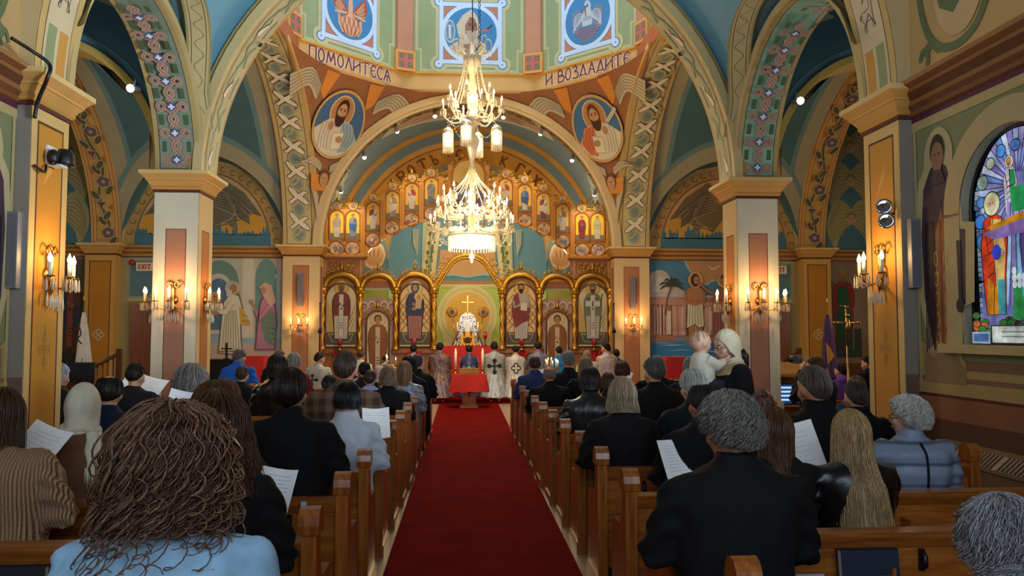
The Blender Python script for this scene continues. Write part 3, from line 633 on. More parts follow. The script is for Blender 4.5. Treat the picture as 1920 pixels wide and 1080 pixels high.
# drum medallions: blue roundel in a pale scroll-cornered frame
def drum_medallion(face, kind, label):
    o_, u, w = FACE[face]; P = Paint(flat(o_, u, (0, 0, 1)), None, .4, .012); cx = w/2; cy = 9.2; a = .74
    if kind == 'elder': cx += .03
    pale = '#b9d3f4'; rimc = '#3f6fae'
    P.rect(cx-a-.14, cx+a+.14, cy-a-.14, cy+a+.14, '#b3b58e')
    for sx in (-1, 1):
        for sy in (-1, 1): P.ell(cx+sx*(a+.06), cy+sy*(a+.06), .22, .22, '#b3b58e')
    P.rect(cx-a, cx+a, cy-a, cy+a, '#b07a62')
    for w2, c in ((.13, rimc), (.105, pale)):
        for sx in (-1, 1): P.line([(cx+sx*a, cy-a-.06), (cx+sx*a, cy+a+.06)], w2, c)
        for sy in (-1, 1): P.line([(cx-a-.06, cy+sy*a), (cx+a+.06, cy+sy*a)], w2, c)
        for sx in (-1, 1):
            for sy in (-1, 1): P.ell(cx+sx*(a+.06), cy+sy*(a+.06), w2*.95, w2*.95, c, 14)
        P.ring(cx, cy, .71, .71, w2, c, 36)
    for sx in (-1, 1):
        for sy in (-1, 1): P.ell(cx+sx*(a+.06), cy+sy*(a+.06), .02, .02, rimc, 8)
    P.ell(cx, cy, .66, .66, '#3b7fb8', 36)
    if kind == 'phoenix':
        c1, c2, c3 = '#c9a184', '#9c5240', '#8a3f30'
        for f in (-1, 1):
            P.poly([(cx+f*.05, cy-.05), (cx+f*.12, cy+.12), (cx+f*.3, cy+.32), (cx+f*.44, cy+.42), (cx+f*.47, cy+.28), (cx+f*.5, cy+.12), (cx+f*.42, cy-.02), (cx+f*.3, cy-.1), (cx+f*.12, cy-.14)], c2)
            for k in range(5): P.line(spl([(cx+f*.1, cy-.06), (cx+f*(.24+.03*k), cy+.1-.05*k), (cx+f*(.4+.01*k), cy+.3-.1*k)], 4), .05, c1)
            for k in range(4): P.line(spl([(cx+f*.12, cy-.03), (cx+f*(.26+.03*k), cy+.12-.05*k), (cx+f*(.43+.01*k), cy+.34-.1*k)], 4), .012, c3)
        P.poly([(cx-.07, cy-.1), (cx-.05, cy+.5), (cx+.05, cy+.5), (cx+.07, cy-.1), (cx+.2, cy-.2), (cx-.2, cy-.2)], c1)
        P.poly([(cx-.36, cy-.12), (cx-.25, cy-.2), (cx, cy-.05), (cx+.25, cy-.2), (cx+.32, cy-.12), (cx+.34, cy-.38), (cx+.24, cy-.55), (cx, cy-.6), (cx-.24, cy-.54), (cx-.35, cy-.36)], c1)
        for k in range(9): x = cx-.26+.065*k; P.line(spl([(x*.6+cx*.4, cy-.57), (x+.02*(-1)**k, cy-.4), (x-.02*(-1)**k, cy-.26), (x, cy-.14)], 4), .022, c2)
        P.ell(cx, cy+.54, .07, .09, c1)
    elif kind == 'pelican':
        c1, c2 = '#aebccd', '#6d7f9c'
        for f in (-1, 1):
            P.poly([(cx+f*.06, cy-.05), (cx+f*.1, cy+.12), (cx+f*.3, cy+.28), (cx+f*.44, cy+.2), (cx+f*.47, cy), (cx+f*.42, cy-.22), (cx+f*.3, cy-.3), (cx+f*.12, cy-.15)], c2)
            for k in range(7): P.line(spl([(cx+f*.1, cy+.02), (cx+f*(.2+.02*k), cy+.14-.05*k), (cx+f*(.36+.01*k), cy+.1-.06*k), (cx+f*(.4-.02*k), cy-.12-.03*k)], 4), .022, c1)
        P.poly([(cx-.14, cy-.2), (cx-.16, cy+.05), (cx-.06, cy+.25), (cx+.08, cy+.25), (cx+.16, cy+.05), (cx+.14, cy-.2)], c1)
        P.line(spl([(cx, cy+.1), (cx+.08, cy+.26), (cx+.0, cy+.4), (cx-.07, cy+.3)], 4), .07, c1); P.poly([(cx-.1, cy+.33), (cx-.04, cy+.3), (cx-.02, cy+.02), (cx-.05, cy+.02)], '#8a5a4a')
        for k in range(4): P.ell(cx-.09+.06*k, cy-.02, .035, .05, '#8fa0b8')
        for k in range(5): P.line([(cx-.4+.05*k, cy-.26-.065*k), (cx+.4-.05*k, cy-.26-.065*k)], .03, '#7a6a86'); P.line([(cx-.38+.05*k, cy-.29-.065*k), (cx+.38-.05*k, cy-.29-.065*k)], .012, '#a89ab0')
    else:
        P.ell(cx-.52, cy+.04, .13, .3, '#a9b6bd'); P.ell(cx-.52, cy+.04, .1, .26, '#5c86a8'); P.line([(cx-.52, cy-.14), (cx-.53, cy+.2)], .06, '#bcc6c6'); P.line([(cx-.58, cy+.18), (cx-.46, cy+.18)], .02, '#bcc6c6')
        body = [(cx-.55, cy-.36), (cx-.3, cy-.2), (cx-.2, cy-.05), (cx+.15, cy-.1), (cx+.35, cy-.3), (cx+.42, cy-.5)]
        P.poly(body+arc(cx, cy, .66, .66, -.87, -pi+.56, 10), '#b8aa98')
        P.poly([(cx-.3, cy-.1), (cx-.36, cy+.2), (cx-.2, cy+.46), (cx+.02, cy+.62), (cx+.15, cy+.45), (cx+.24, cy+.2), (cx+.22, cy-.05), (cx, cy-.2)], '#bdb6a4')
        P.poly([(cx-.14, cy-.02), (cx-.14, cy+.2), (cx-.02, cy+.42), (cx+.1, cy+.38), (cx+.17, cy+.15), (cx+.15, cy-.02)], '#8c6658')
        P.poly([(cx-.12, cy+.06), (cx+.16, cy+.06), (cx+.14, cy-.12), (cx+.03, cy-.24), (cx-.08, cy-.14)], '#a89a90')
        for e in (-.02, .11): P.ell(cx+e, cy+.2, .025, .016, '#2b1c18', 8); P.line([(cx+e-.04, cy+.24), (cx+e+.04, cy+.24)], .02, '#5a4038')
        P.line([(cx+.05, cy+.2), (cx+.08, cy+.1)], .02, '#5a4038')
        P.poly([(cx-.2, cy-.3), (cx+.1, cy-.25), (cx+.2, cy-.45), (cx-.1, cy-.55)], '#8c6658'); P.line([(cx-.3, cy-.2), (cx-.2, cy-.5)], .03, '#8a7c6c'); P.line([(cx-.45, cy-.3), (cx-.36, cy-.52)], .03, '#8a7c6c')
        P.line(spl([(cx+.3, cy+.05), (cx+.42, cy+.12), (cx+.55, cy+.22)], 4), .035, '#4a3a34'); P.ell(cx+.36, cy+.07, .09, .05, '#a8685a', 10)
    return tag(P.mb.build('drum_medallion', PAINT), label, 'mural', 'painted roundels of the drum')
drum_medallion(FL_, 'phoenix', 'blue roundel with a flaming bird, left of the three in the drum')
drum_medallion(FB, 'elder', 'blue roundel with a hooded bearded elder, behind the chandelier chain')
drum_medallion(FR_, 'pelican', 'blue roundel with a grey pelican spreading its wings, right of three in the drum')
# ---- side arches of the crossing, soffit painted with doves
def dove(P, x, y, s, f):
    c, d = '#e2d6ba', '#6a3c28'
    T = lambda q: [(x+f*u*s, y+v*s) for u, v in q]
    wing1 = T([(-.02, .12), (-.2, .42), (-.52, .66), (-.6, .55), (-.5, .3), (-.3, .02), (-.16, -.1)]); wing2 = T([(.12, .02), (.36, -.12), (.6, -.42), (.58, -.56), (.36, -.5), (.1, -.3), (-.06, -.14)])
    body = T([(-.6, -.34), (-.46, -.5), (-.12, -.2), (.22, -.02), (.4, .16), (.56, .22), (.46, .32), (.3, .36), (.14, .24), (-.14, .08), (-.4, -.2)])
    for q in (wing1, wing2, body): P.line(q, .09*s, d, True)
    for q in (wing1, wing2, body): P.poly(q, c)
for s, nm in ((-1, 'left'), (1, 'right')):
    mb = MB(); t0, t1 = sorted((s*3.8, s*4.6))
    arch_slab(mb, 'X', t0, t1, YC, CB, CZ, 11.4, 19.8, 8.1, '#a5603a', '#c2a66c')
    arch_ring(mb, 'X', s*3.74, s*3.84, YC, CB, CZ, .1, '#c9a562', a0=0, a1=pi*.46)
    arch_ring(mb, 'X', s*3.74, s*3.84, YC, CB, CZ, .1, '#c9a562', a0=pi*.54, a1=pi)
    for sg in (1, -1):
        P = Paint(soffit_map('X', t0, YC, CB, CZ, sg), mb, .14, .008, .0008)
        P.rect(0, .8, 0, 6.4, '#c2a66c'); P.rect(.09, .71, .04, 6.4, LINE); P.rect(.105, .695, .055, 6.4, '#c8b47e')
        for k in range(9):
            v = .3+k*.68
            P.ell(.4, v, .17, .21, '#a8a27a', 16); P.ell(.4, v, .11, .15, '#84907c', 14); P.ell(.4, v+.02, .07, .09, '#7a8580', 10)
            P.ring(.52 if k % 2 else .28, v+.17, .16, .2, .05, '#b0a87c', 14, -pi/2, pi/2)
            dove(P, .41, v+.34, .4, 1 if s < 0 else -1)
    struct(mb.build('arch_of_transept_'+nm, PAINT))
# ---- rear piers, sanctuary arch
for s, nm in ((-1, 'left'), (1, 'right')):
    mb = MB(); x0, x1 = sorted((s*3.7, s*4.6))
    mb.box(x0, x1, 19.83, 20.3, 0, 3.6, '#d0ad74')
    P = Paint(flat((x0, 19.83, 0), (1, 0, 0), (0, 0, 1)), mb); P.rect(0, .9, .15, 3.54, '#d3b280'); panel(P, .24, .64, .3, 3.32, '#b4744e', '#7a4630', .015)
    P = Paint(flat((s*3.7, 19.83 if s < 0 else 20.3, 0), (0, 1 if s < 0 else -1, 0), (0, 0, 1)), mb); panel(P, .12, .36, .3, 3.3, '#a8683a', '#6b3a20', .015)
    rect_loft(mb, x0, x1, 19.83, 20.3, CAPP, CAPC)
    struct(mb.build('pier_'+nm, PAINT))
mb = MB(); arch_slab(mb, 'Y', 19.8, 20.3, 0, 3.7, 3.7, -4.6, 4.6, 8.1, '#a5603a', '#8f8a68')
arch_ring(mb, 'Y', 19.70, 19.86, 0, 3.7, 3.72, .17, '#cbab78'); arch_ring(mb, 'Y', 19.74, 19.84, 0, 3.63, 3.65, .07, '#d8bd8c')
for s in (-1, 1):
    P = Paint(soffit_map('Y', 19.85, 0, 3.7, 3.7, s), mb, .15, .008, .0008); P.rect(0, .45, 0, 5.81, '#a8905c')
    for k in range(24): P.ell(.2+.06*(-1)**k, .15+k*.24, .09, .1, '#6f7050' if k % 3 else '#8a5a3c', 8); P.line(spl([(.05, .05+k*.24), (.3, .15+k*.24), (.1, .25+k*.24)], 3), .02, '#6b5a34')
struct(mb.build('arch_of_sanctuary', PAINT))
# ---- sanctuary barrel vault, end wall with its ring of letters, apse
SY0, SY1, SR = 20.3, 23.2, 3.95
mb = MB(); n = 40
for s in (-1, 1): mb.quad((s*SR, SY0, 0), (s*SR, SY1, 0), (s*SR, SY1, SP), (s*SR, SY0, SP), '#b9a87c')
mb.quad((-SR, SY0, SP), (-3.7, SY0, SP), (-3.7, SY0, SP+1), (-SR, SY0, SP+1), '#b9a87c')
for k in range(n):
    a0, a1 = pi*k/n, pi*(k+1)/n
    mb.add([(SR*cos(a0), SY0-.02, SP+SR*sin(a0)), (SR*cos(a1), SY0-.02, SP+SR*sin(a1)), (SR*cos(a1), SY1, SP+SR*sin(a1)), (SR*cos(a0), SY1, SP+SR*sin(a0))], [(0, 1, 2, 3)], '#68797b', 0, True)
sv = struct(mb.build('vault_sanctuary', PAINT))
def barrel(u, v, d):                                # u = angle from the crown in metres, v = depth from the front
    a = pi/2-u/SR; return Vector(((SR-d)*cos(a), SY0+v, SP+(SR-d)*sin(a)))
P = Paint(barrel, None, .15, .012, .0008)
P.poly([(-2.6, 1.2), (-1.9, .5), (-.9, .35), (.9, .35), (1.9, .5), (2.6, 1.2), (1.7, 1.6), (.6, 1.9), (-.6, 1.9), (-1.7, 1.6)], '#b5aa92'); P.poly([(-2.3, 1.2), (-1.7, .65), (-.8, .5), (.8, .5), (1.7, .65), (2.3, 1.2), (1.5, 1.45), (.6, 1.7), (-.6, 1.7), (-1.5, 1.45)], '#a8856a')
for f in (-1, 1):
    for k in range(6): P.line(spl([(f*.5, 1.0), (f*(1.0+.1*k), .7+.14*k), (f*(1.9-.1*k), .8+.12*k)], 4), .05, '#8a6450' if k % 2 else '#c2a58c')
    P.ell(f*1.0, 1.1, .12, .12, '#b07a50')
P.ell(0, 1.1, .3, .35, '#7c5a4a'); P.ell(0, 1.1, .2, .25, '#4a3a3a')
tag(P.mb.build('angel_mural', PAINT), 'faded painting of winged angels on the crown of the sanctuary vault', 'mural')
for f in (-1, 1):
    P = Paint(barrel, None, .15, .012, .0008)
    for k in range(5):
        u = f*(4.2+.28*k); v0 = .5+.25*k
        P.poly([(u, v0+.9), (u-f*.1, v0+.5), (u-f*.3, v0), (u-f*.34, v0+.5), (u-f*.26, v0+.9)], '#a29a7a')
        P.poly([(u-f*.1, v0+.8), (u-f*.26, v0+.25), (u-f*.25, v0+.8)], '#7f8f82')
    for k in range(12): P.ell(f*(4.9+.1*(k % 4)), .3+.2*k, .16, .1, '#8f8a60' if k % 2 else '#a07050', 8)
    tag(P.mb.build('foliage_mural', PAINT), 'painted pointed foliage low on the %s side of the sanctuary vault' % ('right' if f > 0 else 'left'), 'mural', 'foliage paintings')
mb = MB(); AR = 2.35; EY = 23.2
arch_slab(mb, 'Y', EY, EY+.3, 0, AR, 2.3, -SR, SR, SP+SR, '#bf842f', '#b9a06a')
P = Paint(flat((0, EY, SP), (1, 0, 0), (0, 0, 1)), mb, .4, .006)
for r, w, c in ((3.66, .3, '#68797b'), (3.47, .16, '#c08c3a'), (3.38, .05, '#8a5a34'), (2.8, .16, '#8f8a68'), (2.68, .06, '#a9a585'), (2.43, .16, '#a08a54')): P.ring(0, 0, r, r, w, c, 48, 0, pi)
for s in (-1, 1):
    for z0, z1, c in ((0, 3.1, '#a9bf5e'), (3.1, 3.22, '#b98244'), (3.22, SP, '#628c99')): mb.quad((s*AR, EY, z0), (s*SR, EY, z0), (s*SR, EY, z1), (s*AR, EY, z1), c)
GL['Р'] = (.5, [[(0, 0), (0, 1)], spl([(0, 1), (.5, .95), (.5, .5), (0, .5)], 4)]); GL['К'] = (.55, [[(0, 0), (0, 1)], [(.08, .5), (.5, 1)], [(.08, .5), (.55, 0)]]); GL['Ъ'] = (.55, [[(.12, 0), (.12, 1)], [(-.1, 1), (.12, 1)], spl([(.12, .5), (.5, .45), (.5, .05), (.12, 0)], 4)])
GL['Х'] = (.6, [[(0, 0), (.6, 1)], [(0, 1), (.6, 0)]]); GL['Г'] = (.5, [[(0, 0), (0, 1)], [(0, 1), (.5, 1)], [(.5, 1), (.5, .8)]]); GL['І'] = (.2, [[(.1, 0), (.1, 1)]]); GL['·'] = (.3, [[(.12, .45), (.2, .55)]])
P = Paint(flat((0, EY, SP), (1, 0, 0), (0, 0, 1)), None, .4, .012)
rt = 2.96; Hh = .3
for txt, a_ in (('К', 2.36), ('Р', 2.25), ('О', 2.14), ('Т', 2.02), ('Ъ', 1.9), ('·', 1.76), ('С', 1.66), ('К', 1.22), ('Г', 1.05), ('І', .96), ('Х', .86), ('С', .62)):
    wd, strokes = GL[txt]
    for w2, c in ((.05, '#6e3f1a'),):
        for s_ in strokes:
            if s_ == 'o': s_ = arc(.3, .5, .27, .48, 0, 2*pi, 16)
            if s_ == 'c': s_ = arc(.34, .5, .3, .48, .8, 2*pi-.8, 12)
            q = []
            for x, y in s_:
                rr = rt+y*Hh; aa = a_-(x-wd/2)*Hh/rt; q.append((rr*cos(aa), rr*sin(aa)))
            P.line(q, w2, c)
tag(P.mb.build('arch_lettering', PAINT), 'dark painted letters curving along the golden wall above the icon screen', 'lettering')
struct(mb.build('wall_east', PAINT))
# apse
AY = 23.5; mb = MB(); n = 32
def apse(u, v, d):
    a = pi/2-u/AR; return Vector(((AR-d)*cos(a), AY+(AR-d)*sin(a)*.85, v))
for k in range(n):
    u0, u1 = AR*(-pi/2+pi*k/n), AR*(-pi/2+pi*(k+1)/n)
    for z0, z1, c in ((0, 3.2, '#b3c766'), (3.2, 3.3, '#b98244'), (3.3, 4.2, '#628c99'), (4.2, 5.2, '#628c99')): mb.add([apse(u0, z0, 0), apse(u1, z0, 0), apse(u1, z1, 0), apse(u0, z1, 0)], [(0, 1, 2, 3)], c, 0, True)
for i in range(8):
    for k in range(n):
        r = []
        for ii in (i, i+1):
            f = cos(ii/8*pi/2); z = 5.2+1.4*sin(ii/8*pi/2); r.append([(AR*f*cos(pi*q/n), AY+AR*.85*f*sin(pi*q/n), z) for q in (k, k+1)])
        mb.add([r[0][0], r[0][1], r[1][1], r[1][0]], [(0, 1, 2, 3)], '#628c99', 0, True)
P = Paint(apse, mb, .15, .012, .0008)
for z, c in ((3.14, '#d9cf9c'), (3.08, '#c9c07c')): P.rect(-3.6, 3.6, z, z+.05, c)
P.rect(-3.6, 3.6, 3.2, 3.3, '#b98244')
aps = struct(mb.build('wall_apse', PAINT))
P = Paint(apse, None, .12, .022, .0008)
P.poly(arc(0, 2.2, 1.0, 1.0, -.6, pi+.6, 30)+[(-.72, .9), (.72, .9)], '#d5cf98'); P.ell(0, 2.2, .9, .9, '#cfc27c', 32); P.ell(0, 2.2, .82, .82, '#d6cc92', 32); P.ell(0, 2.2, .74, .74, '#e0b45a', 32)
tag(P.mb.build('apse_roundel', PAINT), 'large yellow painted circle on the green apse wall behind the altar', 'mural')
P = Paint(apse, None, .12, .022, .0008)
P.poly([(-1.0, 3.42), (-.9, 4.3), (.9, 4.3), (1.0, 3.42), (.5, 3.5), (0, 3.44), (-.5, 3.5)], '#c99c6c')
P.line(spl([(-1.2, 3.42), (-.5, 3.5), (0, 3.44), (.6, 3.52), (1.2, 3.42)]), .06, '#8fb9c2')
for f in (-1, 1):
    P.poly([(f*1.25, 3.31), (f*1.6, 3.31), (f*1.55, 5.2), (f*1.25, 5.2)], '#a8b08c')
    P.poly([(f*1.1, 3.31), (f*1.3, 3.31), (f*1.05, 5.2), (f*.9, 5.2)], '#d3c08a'); P.poly([(f*1.42, 3.31), (f*1.6, 3.31), (f*1.3, 5.2), (f*1.1, 5.2)], '#d0bd86')
    for k in range(6):
        z = 3.45+k*.3; u = f*(1.36-.04*k); P.ring(u, z, .09, .12, .02, '#5d7040', 14); P.ell(u, z, .05, .06, '#6d7f48', 10); P.ell(u+f*.08, z+.14, .06, .07, '#4f6a3c', 8); P.ell(u-f*.07, z-.12, .05, .05, '#6d7f48', 8)
    for k in range(4): P.line([(f*(1.75+.07*k), 4.9), (f*(1.8+.05*k), 4.1+.1*k)], .04, '#b9b596')
tag(P.mb.build('apse_mural', PAINT), 'teal apse mural of clouds and green vine columns behind the icon screen', 'mural')

for f in (-1, 1):
    P = Paint(flat((0, EY, 0), (1, 0, 0), (0, 0, 1)), None, .5, .012)
    P.poly([(f*2.4, 3.22), (f*3.9, 3.22), (f*3.9, 4.6), (f*2.5, 4.6), (f*2.36, 4.0)], '#628c99')
    P.poly(spl([(f*2.4, 3.9), (f*2.5, 3.62), (f*2.72, 3.5), (f*2.98, 3.6), (f*3.1, 3.9), (f*3.0, 4.2), (f*2.75, 4.3), (f*2.5, 4.2), (f*2.4, 3.9)], 4), '#d8c9a4')
    P.poly(spl([(f*2.46, 3.9), (f*2.55, 3.68), (f*2.74, 3.57), (f*2.94, 3.66), (f*3.04, 3.9), (f*2.95, 4.14), (f*2.74, 4.22), (f*2.55, 4.14), (f*2.46, 3.9)], 4), '#c9a676')
    for k in range(3): P.line([(f*(2.6+.13*k), 4.08), (f*(2.64+.11*k), 3.86)], .03, '#8a6a4a')
    P.poly([(f*2.5, 4.3), (f*2.62, 4.55), (f*2.42, 4.6)], '#c9bd94')
    tag(P.mb.build('cloud_mural', PAINT), 'painted cream cloud on teal beside the apse opening, %s' % ('right' if f > 0 else 'left'), 'mural', 'painted clouds')
# ------------------------------------------------------------------ transept arms and aisles
TY = 20.05                                          # far wall of the transept
def saint(P, x, y0, h, robe, mantle=None, halo='#d8ae58', hair='#3b2418', beard=None, skin='#b98a62', stole=None, hem=None, hood=None, f=1, halo_on=True, cross=False, dk=.55, arms=True, mitre=None, lowc=None):
    hh = h*.135; hy = y0+h-hh*.58
    if halo_on: P.ell(x, hy, hh*.98, hh*.98, sh(halo, .6), 20); P.ell(x, hy, hh*.9, hh*.9, halo, 20)
    ol = sh(robe, dk*.6)
    body = [(-.115, .02), (-.14, .3), (-.165, .55), (-.16, .7), (-.12, .8), (-.05, .845), (.05, .845), (.12, .8), (.16, .7), (.165, .55), (.14, .3), (.115, .02)]
    q = [(x+a*h, y0+b*h) for a, b in body]; P.poly(q, ol); P.poly([(x+(a-x)*.93, y0+.012*h+(b-y0)*.985) for a, b in q], robe)
    for e in (-.05, .06): P.ell(x+e*h, y0+.015*h, .035*h, .018*h, '#5a3a2c', 8)
    if lowc: P.poly([(x+a*h, y0+b*h) for a, b in ((-.105, .02), (-.12, .42), (.12, .42), (.105, .02))], lowc)
    for k in range(6): P.line([(x+(-.08+.032*k)*h, y0+.04*h), (x+(-.07+.028*k)*h, y0+(.36+.03*(k % 3))*h)], .009*h, sh(lowc or robe, dk))
    if mantle:
        md = sh(mantle, dk)
        m = [(-.05*f, .845), (-.12*f, .8), (-.165*f, .68), (-.17*f, .45), (-.1*f, .2), (.02*f, .3), (.14*f, .34), (.165*f, .55), (.15*f, .62), (.0, .6), (-.03*f, .7)]
        P.poly([(x+a*h, y0+b*h) for a, b in m], mantle)
        for k in range(5): P.line(spl([(x+(-.14+.03*k)*f*h, y0+(.66-.03*k)*h), (x+(-.12+.05*k)*f*h, y0+(.45-.01*k)*h), (x+(-.06+.04*k)*f*h, y0+(.28+.01*k)*h)], 4), .009*h, md)
    if stole:
        P.rect(x-.04*h, x+.04*h, y0+.05*h, y0+.8*h, sh(stole, .6)); P.rect(x-.034*h, x+.034*h, y0+.055*h, y0+.8*h, stole)
        P.rect(x-.02*h, x+.02*h, y0+.55*h-.006*h, y0+.55*h+.006*h, '#3a2a24'); P.rect(x-.006*h, x+.006*h, y0+.53*h, y0+.57*h, '#3a2a24')
        for k in range(3): P.rect(x-.026*h, x+.026*h, y0+(.2+.045*k)*h, y0+(.212+.045*k)*h, '#3a2a24')
    if cross:
        for a, b in ((-.08, .74), (.08, .74)): P.rect(x+a*h-.018*h, x+a*h+.018*h, y0+b*h-.005*h, y0+b*h+.005*h, '#2a2020'); P.rect(x+a*h-.005*h, x+a*h+.005*h, y0+b*h-.02*h, y0+b*h+.02*h, '#2a2020')
    if arms:
        for e in (-1, 1): P.line([(x+e*.14*h, y0+.7*h), (x+e*.12*h, y0+.58*h), (x+e*.03*h, y0+.62*h)], .045*h, sh(robe, .85))
        P.ell(x-.025*h, y0+.63*h, .022*h, .028*h, skin, 8); P.ell(x+.03*h, y0+.6*h, .026*h, .022*h, skin, 8)
    P.rect(x-hh*.16, x+hh*.16, y0+.82*h, hy-hh*.2, sh(skin, .8))
    P.ell(x, hy+hh*.1, hh*.46, hh*.5, hair, 14)
    if hood: P.ell(x, hy, hh*.56, hh*.64, hood, 14)
    P.ell(x, hy-hh*.02, hh*.34, hh*.45, skin, 14)
    if beard: P.poly([(x-hh*.34, hy-hh*.1), (x+hh*.34, hy-hh*.1), (x+hh*.28, hy-hh*.45), (x+hh*.08, hy-hh*.72), (x-hh*.08, hy-hh*.72), (x-hh*.28, hy-hh*.45)], beard)
    if mitre: P.poly([(x-hh*.36, hy+hh*.2), (x-hh*.42, hy+hh*.55), (x-hh*.2, hy+hh*.75), (x+hh*.2, hy+hh*.75), (x+hh*.42, hy+hh*.55), (x+hh*.36, hy+hh*.2)], mitre)
    for e in (-1, 1): P.ell(x+e*hh*.14, hy+hh*.05, hh*.055, hh*.04, '#241610', 6)
    P.line([(x, hy+hh*.03), (x+hh*.03, hy-hh*.14)], hh*.03, sh(skin, .6))
def mural(P, name, label, cat='mural', group=None): return tag(P.mb.build(name, PAINT), label, cat, group)
for s, nm in ((-1, 'left'), (1, 'right')):
    # aisle bay next to the nave bay
    mb = MB(); x0, x1 = sorted((s*4.28, s*7.6))
    arch_slab(mb, 'Y', 10.85, 11.35, s*5.9, 1.62, 1.8, x0, x1, 7.0, '#4a707c', '#c0953f')
    mb.quad((s*7.6, 7.27, 0), (s*7.6, 10.85, 0), (s*7.6, 10.85, 7), (s*7.6, 7.27, 7), '#9a8a5c'); mb.quad((s*4.28, 7.27, 0), (s*7.6, 7.27, 0), (s*7.6, 7.27, 7), (s*4.28, 7.27, 7), '#9a8a5c')
    mb.quad((x0, 7.27, 7), (x1, 7.27, 7), (x1, 11, 7), (x0, 11, 7), '#4a707c')
    arch_ring(mb, 'Y', 10.80, 10.9, s*5.9, 1.62, 1.8, .1, '#c9a552')
    P = Paint(flat((0, 10.85, 0), (1, 0, 0), (0, 0, 1)), mb); P.ring(s*5.9, SP, 1.78, 1.98, .07, '#6f97a0', 40, 0, pi)
    for a in (0, 1): P.poly([(s*(5.0+.2*a), 6.2), (s*(4.7+.1*a), 5.95+.1*a), (s*(4.55+.1*a), 6.1+.1*a), (s*(4.7+.2*a), 6.3+.1*a)], '#a9b19a' if a else '#8a9a8c')
    mb.box(*sorted((s*7.5, s*7.7)), 10.85, 11.35, 0, SP, '#cdb88c')
    struct(mb.build('wall_aisle_'+nm, PAINT))
    # vault over the transept arm: wide barrel across with a small one into the far wall
    mb = MB(); xa, xb = 4.6, 8.6; xc = 6.6; nx, ny = 32, 52
    def zb_(y): return CZ*sqrt(max(0, 1-((y-YC)/(TY-YC))**2))
    def zt(x, y): return SP+max(2.2*sqrt(max(0, 1-((x-xc)/2.02)**2)), zb_(y))
    def cols(y):
        b = zb_(y); h = lambda a, c: a*sqrt(max(0, 1-(b/c)**2)); gi, go, g2 = h(2.02, 2.2), h(2.3, 2.55), h(2.42, 2.67)
        L = [xa, xa+.34, xa+.46, xc-g2, xc-go, xc-gi]; L = [max(v, xa) for v in L]
        for k in (2, 1): L[k] = min(L[k], max(L[3], xa)) if L[3] < L[k] else L[k]
        for k in range(1, 6): L[k] = max(L[k], L[k-1])
        return L+[2*xc-v for v in reversed(L)]
    CC = ['#a39a7c', '#6d8a88', '#4b6c70', '#6d8a88', '#a39a7c', '#4b6c70', '#a39a7c', '#6d8a88', '#4b6c70', '#6d8a88', '#a39a7c']
    ys = [11.4+(TY-11.4)*(1-(1-j/90)**2) for j in range(91)]
    for y0, y1 in zip(ys, ys[1:]):
        A, B = cols(y0), cols(y1)
        for k in range(11):
            m = 6
            for q in range(m):
                p = [(A[k]+(A[k+1]-A[k])*q/m, y0), (A[k]+(A[k+1]-A[k])*(q+1)/m, y0), (B[k]+(B[k+1]-B[k])*(q+1)/m, y1), (B[k]+(B[k+1]-B[k])*q/m, y1)]
                if max(p[1][0]-p[0][0], p[2][0]-p[3][0]) > 1e-5: mb.add([(s*u, v, zt(u, v)) for u, v in p], [(0, 1, 2, 3)], CC[k], 0, True)
    struct(mb.build('vault_transept_'+nm, PAINT))
    # far wall
    mb = MB(); mb.quad((s*4.5, TY, 0), (s*12, TY, 0), (s*12, TY, 7.6), (s*4.5, TY, 7.6), '#4d7a84')
    mb.quad((s*11.6, 11, 0), (s*11.6, TY, 0), (s*11.6, TY, 8), (s*11.6, 11, 8), '#8f7a5c'); mb.quad((s*7.6, 11.2, 0), (s*12, 11.2, 0), (s*12, 11.2, 8), (s*7.6, 11.2, 8), '#8f7a5c')
    mb.quad((s*8.6, 11.2, 7.8), (s*12, 11.2, 7.8), (s*12, TY, 7.8), (s*8.6, TY, 7.8), '#4d7a84')
    F = flat((0, TY, 0), (1, 0, 0), (0, 0, 1)); P = Paint(F, mb, .5)
    r = lambda a, b, z0, z1, c: P.rect(*sorted((s*a, s*b)), z0, z1, c)
    r(4.6, 8.6, 0, .95, '#a8876a'); r(8.6, 12, 0, 3.6, '#8b715a'); r(9.3, 12, 0, .85, '#6a3f26')
    r(6.72, 8.6, 0, 3.5, '#b8a878'); r(6.78, 8.42, 2.5, 3.46, '#8d9a86'); r(6.83, 8.37, 2.55, 3.41, '#5d7f86')
    P.poly([(s*7.0, 2.56), (s*7.9, 2.56), (s*7.7, 2.75), (s*7.55, 2.9), (s*7.2, 2.95)], '#c9ad90')
    # wide molding under the lunette
    struct(mb.build('wall_transept_'+nm, PAINT))
    mb = MB()
    for a, b in ((4.6, 8.6), (9.32, 11.6)):
        pr = [(0, 3.52), (.04, 3.54), (.04, 3.6), (.08, 3.66), (.08, 3.7), (.14, 3.76), (.14, 3.8), (0, 3.83)]
        for (o0, z0), (o1, z1), c in zip(pr, pr[1:], ('#8a5a34', '#b5823f', '#8a5f38', '#c08c46', '#9a6a3a', '#b98a4c', '#8fa6a8')):
            mb.quad((s*a, TY-o0, z0), (s*b, TY-o0, z0), (s*b, TY-o1, z1), (s*a, TY-o1, z1), c)
    struct(mb.build('trim_transept_'+nm, PAINT))
    # pilaster of the longitudinal arch, and the arch with its painted flower vine
    mb = MB(); x0, x1 = sorted((s*8.6, s*9.32)); mb.box(x0, x1, 19.75, TY, 0, 3.6, '#c89b50')
    P = Paint(flat((x0, 19.75, 0), (1, 0, 0), (0, 0, 1)), mb); P.rect(0, .72, 0, 3.54, '#c89b50'); panel(P, .1, .62, .3, 3.4, '#b87a24')
